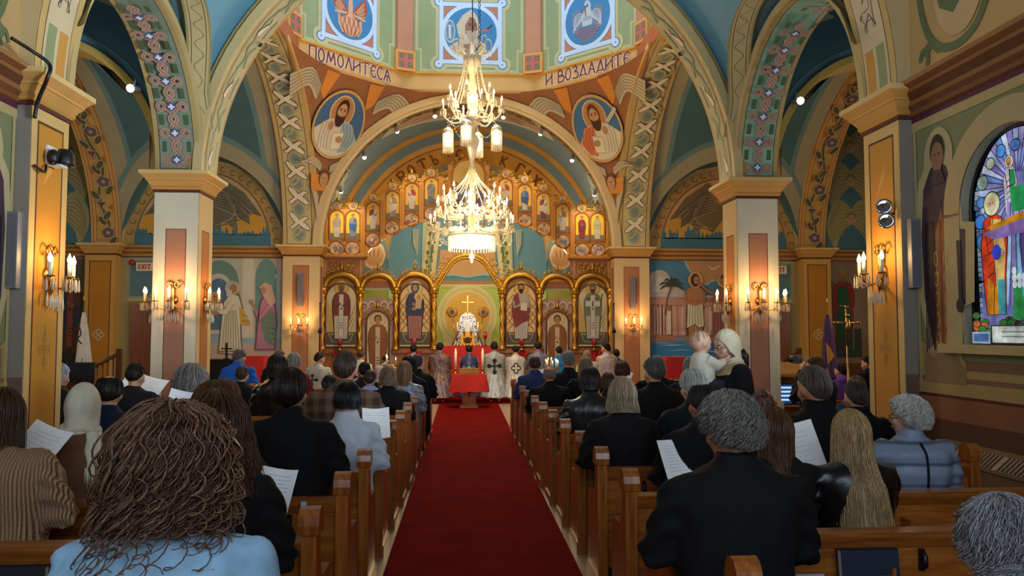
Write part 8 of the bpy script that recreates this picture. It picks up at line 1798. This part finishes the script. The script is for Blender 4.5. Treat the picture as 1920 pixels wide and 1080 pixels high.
person(1.86, 3.97, 1.26, 'woman with very long blond hair in a black leather jacket, right', ('#0c0d10', 'leather'), st('long', '#a98a5e', n=420, r=.0036, L=.46, thick=.022, flare=.12), w=1.06, arms='aside', bulk=1.05, knee=.1, pitch=.15, voxel=.018)
r_, M_, c_ = person(2.62, 4.76, 1.26, 'elderly woman with white curls and glasses in a pale blue puffer jacket', ('#8796ad', 'puffer'), st('full', '#d8d3c8', n=560, r=.0026, thick=.024, curl=.015, freq=4.5), w=1.18, yaw=.75, pitch=.0, facef=True, spec=True, bulk=1.3, collar=.03, skin=2, knee=.1)
on_back(c_, lambda P: P.line([(0, .12), (.005, -.1), (.0, -.4)], .018, '#10141f'), 'dark_seam', (0, .84))
person(1.42, 2.2, 1.17, 'person with loose grey curls at the bottom right corner', ('#16161a', 'plain'), st('bob', '#8a898c', n=600, r=.0024, L=.05, thick=.034, curl=.02, freq=5, wid=1.12), knee=.08)
r_, M_, c_ = person(2.03, 5.62, 1.24, 'person in a dark flowered headscarf below the mother', ('#1c1618', 'plain'), st(S, '#2c1a16'), w=.95)
scarf(r_, M_, '#3a1418', tail=False, mat=cloth('#3a1016', 'pattern', '#6a4a44'))
person(1.46, 3.98, 1.27, 'woman with long brown hair beside the grey curls, right', ('#171315', 'plain'), st('long', '#5c3a22', n=240, L=.2, thick=.022), yaw=-.25)
r_, M_, c_ = person(3.98, 9.0, 1.38, 'photographer in black raising a camera to the face, right', ('#0d0d10', 'plain'), st(S, '#5a4028'), yaw=.75, arms='photo', facef=True, knee=.12)
mb = MB(); mb.box(-.07, .07, -.03, .03, -.05, .05); mb.lathe([(.04, 0), (.045, .08), (.0, .08)], 14, Matrix.Rotation(-pi/2, 4, 'X')); o = mb.build('hand_camera', BLACK, None, (3.86, 9.26, 1.34)); o.rotation_euler = (0, 0, .9); tag(o, 'black camera held up by the photographer', 'camera')
person(5.5, 11.5, 1.19, 'person in a purple jacket, right side bay', ('#6a3f94', 'plain'), st(S, '#2c1c18'), yaw=.5, facef=True, hood=True)
person(6.45, 12.5, 1.27, 'dark-haired man in a black suit, beside the near right pillar', ('#0e0e14', 'plain'), st(S, '#1c1410'), yaw=.75, facef=True)
person(3.85, 7.8, 1.22, 'woman with long grey-brown hair by the near right pillar', ('#2c3a54', 'plain'), st('long', '#6a5648', n=180, L=.18))
# ---- sheets of paper in their hands
for a in ((-2.36, 4.3, 1.06, (-.7, .3, -.2), 'white song sheet held by the woman in the beige sweater', .23, .3), (-2.06, 5.06, 1.03, (-.6, .3, -.1), 'white song sheet held by the woman in the headscarf', .17, .3), (-2.22, 5.98, 1.1, (-.4, .2, .1), 'white song sheet held by the man in the navy jacket', .2, .3),
          (-.93, 3.42, 1.0, (-.4, .1, -.2), 'white song sheet held by the wavy-haired woman in black', .16, .2), (-.78, 5.95, 1.0, (-.5, .0, .2), 'white song sheet held by the woman in the white jacket', .2, .24), (-3.42, 8.36, 1.12, (-.9, .3, 0), 'bluish song sheets open before the man in the suit', .4, .34),
          (1.17, 4.66, .93, (-.45, -.1, .2), 'white song sheet held by the man with the balding dark crown', .28, .24), (1.75, 4.33, 1.0, (-.35, -.2, 0), 'large white song sheet held by the long-haired blond woman', .22, .34), (1.46, 5.92, .92, (-1.0, 0, .1), 'white song sheet held by the white-haired man in navy', .22, .16),
          (1.95, 10.14, 1.12, (-.8, .6, 0), 'white song sheet right of the auburn hair', .2, .24), (.98, 11.72, 1.02, (-.6, 0, 0), 'white song sheet held by the man in the blue shirt', .18, .24)): sheet(a[0], a[1], a[2], a[3], a[4], a[5], a[6])
# ---- clergy kneeling before the icon screen
def crosslet(col, s=.1):
    def d(P):
        P.rect(-s*.16, s*.16, -s*1.1, s, col); P.rect(-s, s, -s*.16, s*.16, col)
        for a, b in ((-1, 0), (1, 0), (0, 1), (0, -1.1)): P.ell(a*s, b*s, s*.42, s*.42, col, 12)
        P.ell(0, 0, s*.3, s*.3, sh(col, 2.2), 12)
    return d
def quatrefoil(P):
    for a, b in ((-.06, 0), (.06, 0), (0, .07), (0, -.07)): P.ell(a, b, .062, .062, '#1c1814', 14)
    for a, b in ((-.06, 0), (.06, 0), (0, .07), (0, -.07)): P.ell(a, b, .035, .035, '#d8d2c4', 14)
    P.rect(-.06, .06, -.02, .02, '#d8d2c4'); P.rect(-.02, .02, -.07, .07, '#d8d2c4')
CL = dict(robe=True, hem=-.03, knee=.14, group='clergy kneeling at the icon screen', arms='pray', voxel=.022)
def priest(x, y, zt, label, coat, hair, emblem=None, ec=(0, .68), scl=1.0, **k):
    a = dict(CL); a.update(k); r, M, c = person(x, y, zt, label, coat, hair, **a)
    if emblem: on_back(c, emblem, 'cross_emblem', ec)
    return r, M, c
priest(-1.30, 18.75, 1.38, 'kneeling priest in a pale blue robe, left of the brocade one', ('#7f93ad', 'pattern', '#98a8bc'), st(S, '#17110f'))
priest(-.69, 18.95, 1.42, 'kneeling priest in purple and gold brocade, left of the red table', ('#3f3a5c', 'brocade', '#8f6a48'), st(S, '#17110f'), w=1.05, pitch=.3)
priest(.01, 19.05, 1.36, 'kneeling priest in a dark blue robe, behind the red table', ('#2f3560', 'pattern', '#454c78'), st(S, '#1d1512'), crosslet('#7a7f9c', .12), pitch=.3, w=.85)
priest(.61, 18.95, 1.44, 'kneeling priest in a silver-grey robe with dark cross, right of the red table', ('#9a9a98', 'brocade', '#adadaa'), st(S, '#1f1713'), crosslet('#16302f', .12))
priest(1.12, 18.9, 1.35, 'kneeling priest in white with a black quatrefoil on the back', ('#b9b2ac', 'pattern', '#cdc7c0'), st(S, '#15100e'), quatrefoil, pitch=.45)
priest(1.66, 18.9, 1.44, 'kneeling priest in a blue-grey striped robe, right', ('#4a5068', 'pattern', '#8a8490'), st(S, '#0f0c0c'), pitch=.3)
priest(2.15, 18.75, 1.33, 'altar server in a bright blue robe, right', ('#1f6fae', 'plain'), st(S, '#0f0c0c'), w=.85, pitch=.3)
priest(2.55, 17.0, 1.28, 'bowed fair-haired priest in a white robe with a cross, right', ('#c2bbb0', 'pattern', '#d0c9bd'), [st('bald', '#a88a68', tmin=.3)], crosslet('#3a4a42', .1), pitch=.45, w=1.05)
priest(3.06, 17.5, 1.44, 'server in white brocade with dark hair looking left, right end of the clergy', ('#c0aca6', 'pattern', '#9a8480'), st(S, '#1c1412'), yaw=.75, facef=True, w=.9)
priest(3.4, 18.1, 1.27, 'person in dark blue behind the white brocade server', ('#2a3350', 'plain'), st(S, '#1c1412'), w=.85)
r, M, c = priest(-2.8, 14.8, 1.30, 'server in a white robe with a dark cross on the shoulder, left', ('#bdb6aa', 'plain'), st(S, '#3a241a'), crosslet('#22302c', .075), (-.08, .72), yaw=-.75, facef=True, pitch=.3, knee=.085)
priest(-2.22, 16.3, 1.31, 'priest in a white robe with a dark cross, head bowed low, left', ('#c6bda8', 'plain'), st(S, '#5a4030', thick=.008), crosslet('#3a2f2a', .1), pitch=.6, knee=.085, skin=1)
priest(-1.82, 17.4, 1.18, 'bowed priest in white with dark embroidery, left behind the tapers', ('#cfc8ca', 'pattern', '#8a7f90'), st(S, '#1c1614'), pitch=.6, knee=.085, w=1.1)
# ---- mother with a baby on her arm, standing beside the right pillar
def standing_mother():
    x, y = 2.06, 6.42; mb = MB(); M = head_matrix(.15, 0); head_parts(mb, M)
    mb.loft([ring3((0, yy, z), rx, ry) for z, rx, ry, yy in ((.38, .16, .12, 0), (.46, .17, .125, 0), (.6, .14, .105, .01), (.72, .15, .12, .01), (.83, .165, .13, .01), (.9, .155, .1, -.01), (.95, .11, .07, -.015), (.985, .06, .058, -.008))])
    mb.loft([[tuple(Vector(p)) for p in ring3((0, -.01, .96), .056, .056)], [tuple(M @ Vector(p)) for p in ring3((0, .0, 1.03), .05, .054)], [tuple(M @ Vector(p)) for p in ring3((0, .01, 1.12), .05, .06)]])
    A = [(Vector((.17, -.01, .89)), Vector((.24, .08, .6)), Vector((.0, .3, .66))), (Vector((-.17, -.01, .89)), Vector((-.25, -.02, .655)), Vector((-.08, .23, .70)))]
    for (s_, e_, w_), sd in zip(A, (1, -1)): mb.tube([s_, s_.lerp(e_, .5), e_, e_.lerp(w_, .5), w_], [.055, .05, .044, .04, .03], 10); hand(mb, w_, (w_-e_).normalized()+Vector((-sd*.2, .1, .05)), (0, -.9, -.3*sd), sd)
    for e in (-1, 1): mb.tube([(e*.085, 0, .44), (e*.09, .02, .0), (e*.085, 0, -.36)], [.09, .062, .042], 10); mb.tube([(e*.085, -.05, -.40), (e*.09, .13, -.42)], [.04, .03], 8)
    me = remesh(mb, 'person_body', .0125, 3); me.materials.append(SKIN[2]); s = 1.71/1.71
    root = bpy.data.objects.new('person', me); COL.objects.link(root); root.location = (x, y, .445); root.rotation_euler = (0, 0, pi/2+.15); tag(root, 'standing woman in black with a cream headscarf, kissing the baby on her arm', 'person')
    mb = MB(); mb.loft([ring3((0, yy, z), rx, ry, 26, 2.2) for z, rx, ry, yy in ((-.38, .27, .22, 0), (0, .22, .18, 0), (.3, .2, .165, 0), (.46, .2, .165, .0), (.62, .175, .15, .01), (.75, .185, .165, .015), (.84, .195, .155, .01), (.9, .18, .12, -.01), (.945, .13, .09, -.015), (.975, .08, .075, -.01))])
    for (s_, e_, w_), sd in zip(A, (1, -1)): mb.tube([s_, s_.lerp(e_, .5), e_, e_.lerp(w_, .35)], [.085, .08, .078, .07], 12); mb.ball(s_, .085, 12, 8)
    cm = remesh(mb, 'dress', .02, 3); displace(cm, lambda c, n: .008*noise.noise(Vector((c.x*10, c.y*10, c.z*4)))); cm.materials.append(cloth('#101014')); o = bpy.data.objects.new('dress', cm); COL.objects.link(o); o.parent = root
    hm = MB(); hm.tube([M @ Vector((.0, -.1, 1.1)), M @ Vector((-.01, -.125, 1.05)), M @ Vector((-.0, -.125, .98)), M @ Vector((.01, -.12, .92))], [.04, .042, .036, .02], 10, '#2c1a14'); hm.build('hair', HAIR, root); scarf(root, M, '#d6cab0', drape=.05, tail=False, mat=cloth('#d6c8a8', 'suede')); face(root, M); glasses(root, M)
    mb = MB();     mb.loft([ring3((0, -.015, z), rx, ry, 24) for z, rx, ry in ((.865, .205, .15), (.91, .19, .135), (.95, .145, .115), (.98, .1, .095), (1.0, .08, .085))], caps=False); mb.build('shawl', cloth('#bfa676'), root)
    mb = MB(); w_ = A[1][2]; e_ = A[1][1]; p = e_.lerp(w_, .85); d = (w_-e_).normalized(); u = d.orthogonal().normalized(); v = d.cross(u); mb.tube([p+(u*cos(q)+v*sin(q))*.037 for q in [2*pi*k/14 for k in range(14)]], .007, 6, closed=True); mb.build('bracelet', BLACK, root)
    mb = MB()
    for e in (-1, 1): mb.tube([(e*.085, -.07, -.395), (e*.085, .05, -.4), (e*.09, .15, -.415)], [.045, .046, .032], 8)
    mb.build('shoes', BLACK, root)
    # the baby, upright on her left arm, face against hers
    mb = MB(); mb.loft([ring3((0, 0, z), rx, ry, 18) for z, rx, ry in ((0, .07, .07), (.06, .095, .085), (.16, .09, .08), (.24, .075, .065), (.28, .035, .035))]); 
    def el(c, r): mb.add(*ellip(Matrix.Identity(4), c, r, 16, 12), '#fff', 0, True)
    el((0, 0, .36), (.072, .086, .082)); el((0, .03, .325), (.055, .055, .05)); el((0, .085, .335), (.01, .012, .01)); el((0, .06, .3), (.025, .02, .018))
    for e in (-1, 1):
        el((e*.072, -.005, .345), (.009, .017, .024)); mb.tube([(e*.075, 0, .22), (e*.11, .07, .17), (e*.07, .16, .2)], [.036, .033, .024], 9); hand_s = MB(); hand(hand_s, (0, 0, 0), (-.2*e, .8, .3), (-.7*e, 0, -.6), e); b = len(mb.v)
        mb.v += [tuple(Vector((e*.07, .16, .2))+Vector(q)*.55) for q in hand_s.v]; mb.f += [[i+b for i in f] for f in hand_s.f]; mb.c += hand_s.c; mb.m += hand_s.m; mb.s += hand_s.s
        mb.tube([(e*.05, 0, .04), (e*.08, .1, .02), (e*.07, .1, -.1)], [.048, .042, .03], 9); mb.tube([(e*.07, .1, -.11), (e*.07, .16, -.12)], [.024, .02], 8)
    me = remesh(mb, 'baby_body', .009, 2); me.materials.append(SKIN[2]); bb = bpy.data.objects.new('person', me); COL.objects.link(bb); bb.location = (1.80, 6.32, 1.215); bb.rotation_euler = (.05, 0, -pi/2+.35); bb.scale = (1.05,)*3; tag(bb, 'baby in a cream sweater carried by the standing woman', 'person')
    mb = MB(); mb.loft([ring3((0, 0, z), rx, ry, 18) for z, rx, ry in ((-.01, .085, .08), (.06, .108, .098), (.16, .102, .09), (.235, .085, .075), (.275, .05, .05))])
    for e in (-1, 1): mb.tube([(e*.07, 0, .22), (e*.11, .07, .17), (e*.075, .15, .197)], [.046, .044, .034], 10)
    cm = remesh(mb, 'baby_sweater', .012, 2); displace(cm, lambda c, n: .004*noise.noise(c*22)); cm.materials.append(cloth('#cfc5b0', 'wool')); o = bpy.data.objects.new('sweater', cm); COL.objects.link(o); o.parent = bb
    mb = MB()
    for e in (-1, 1): mb.tube([(e*.05, 0, .035), (e*.085, .1, .02), (e*.075, .105, -.09)], [.056, .05, .038], 9)
    mb.build('trousers', cloth('#2a2c38'), bb)
    mb = MB(); 
    for k in range(70):
        a = random.uniform(-pi, pi); pts = []
        for t in (0, .35, .7, 1):
            th = t*(.9+.75*(1-cos(a))/2)*1.0; pts.append(Vector((.074*sin(th)*sin(a), .088*sin(th)*cos(a)-.002, .36+.084*cos(th))))
        mb.tube(pts, .0016, 3, sh('#d0ac88', random.uniform(.9, 1.1)), caps=False)
    mb.build('hair', HAIR, bb); mb = MB()
    for e in (-1, 1): mb.ball((e*.026, .074, .352), (.009, .008, .008), 8, 6, '#fff', 0); mb.ball((e*.026, .081, .352), (.005, .003, .005), 8, 6, '#fff', 1)
    mb.build('eyes', [EYEW, IRIS], bb)
standing_mother()
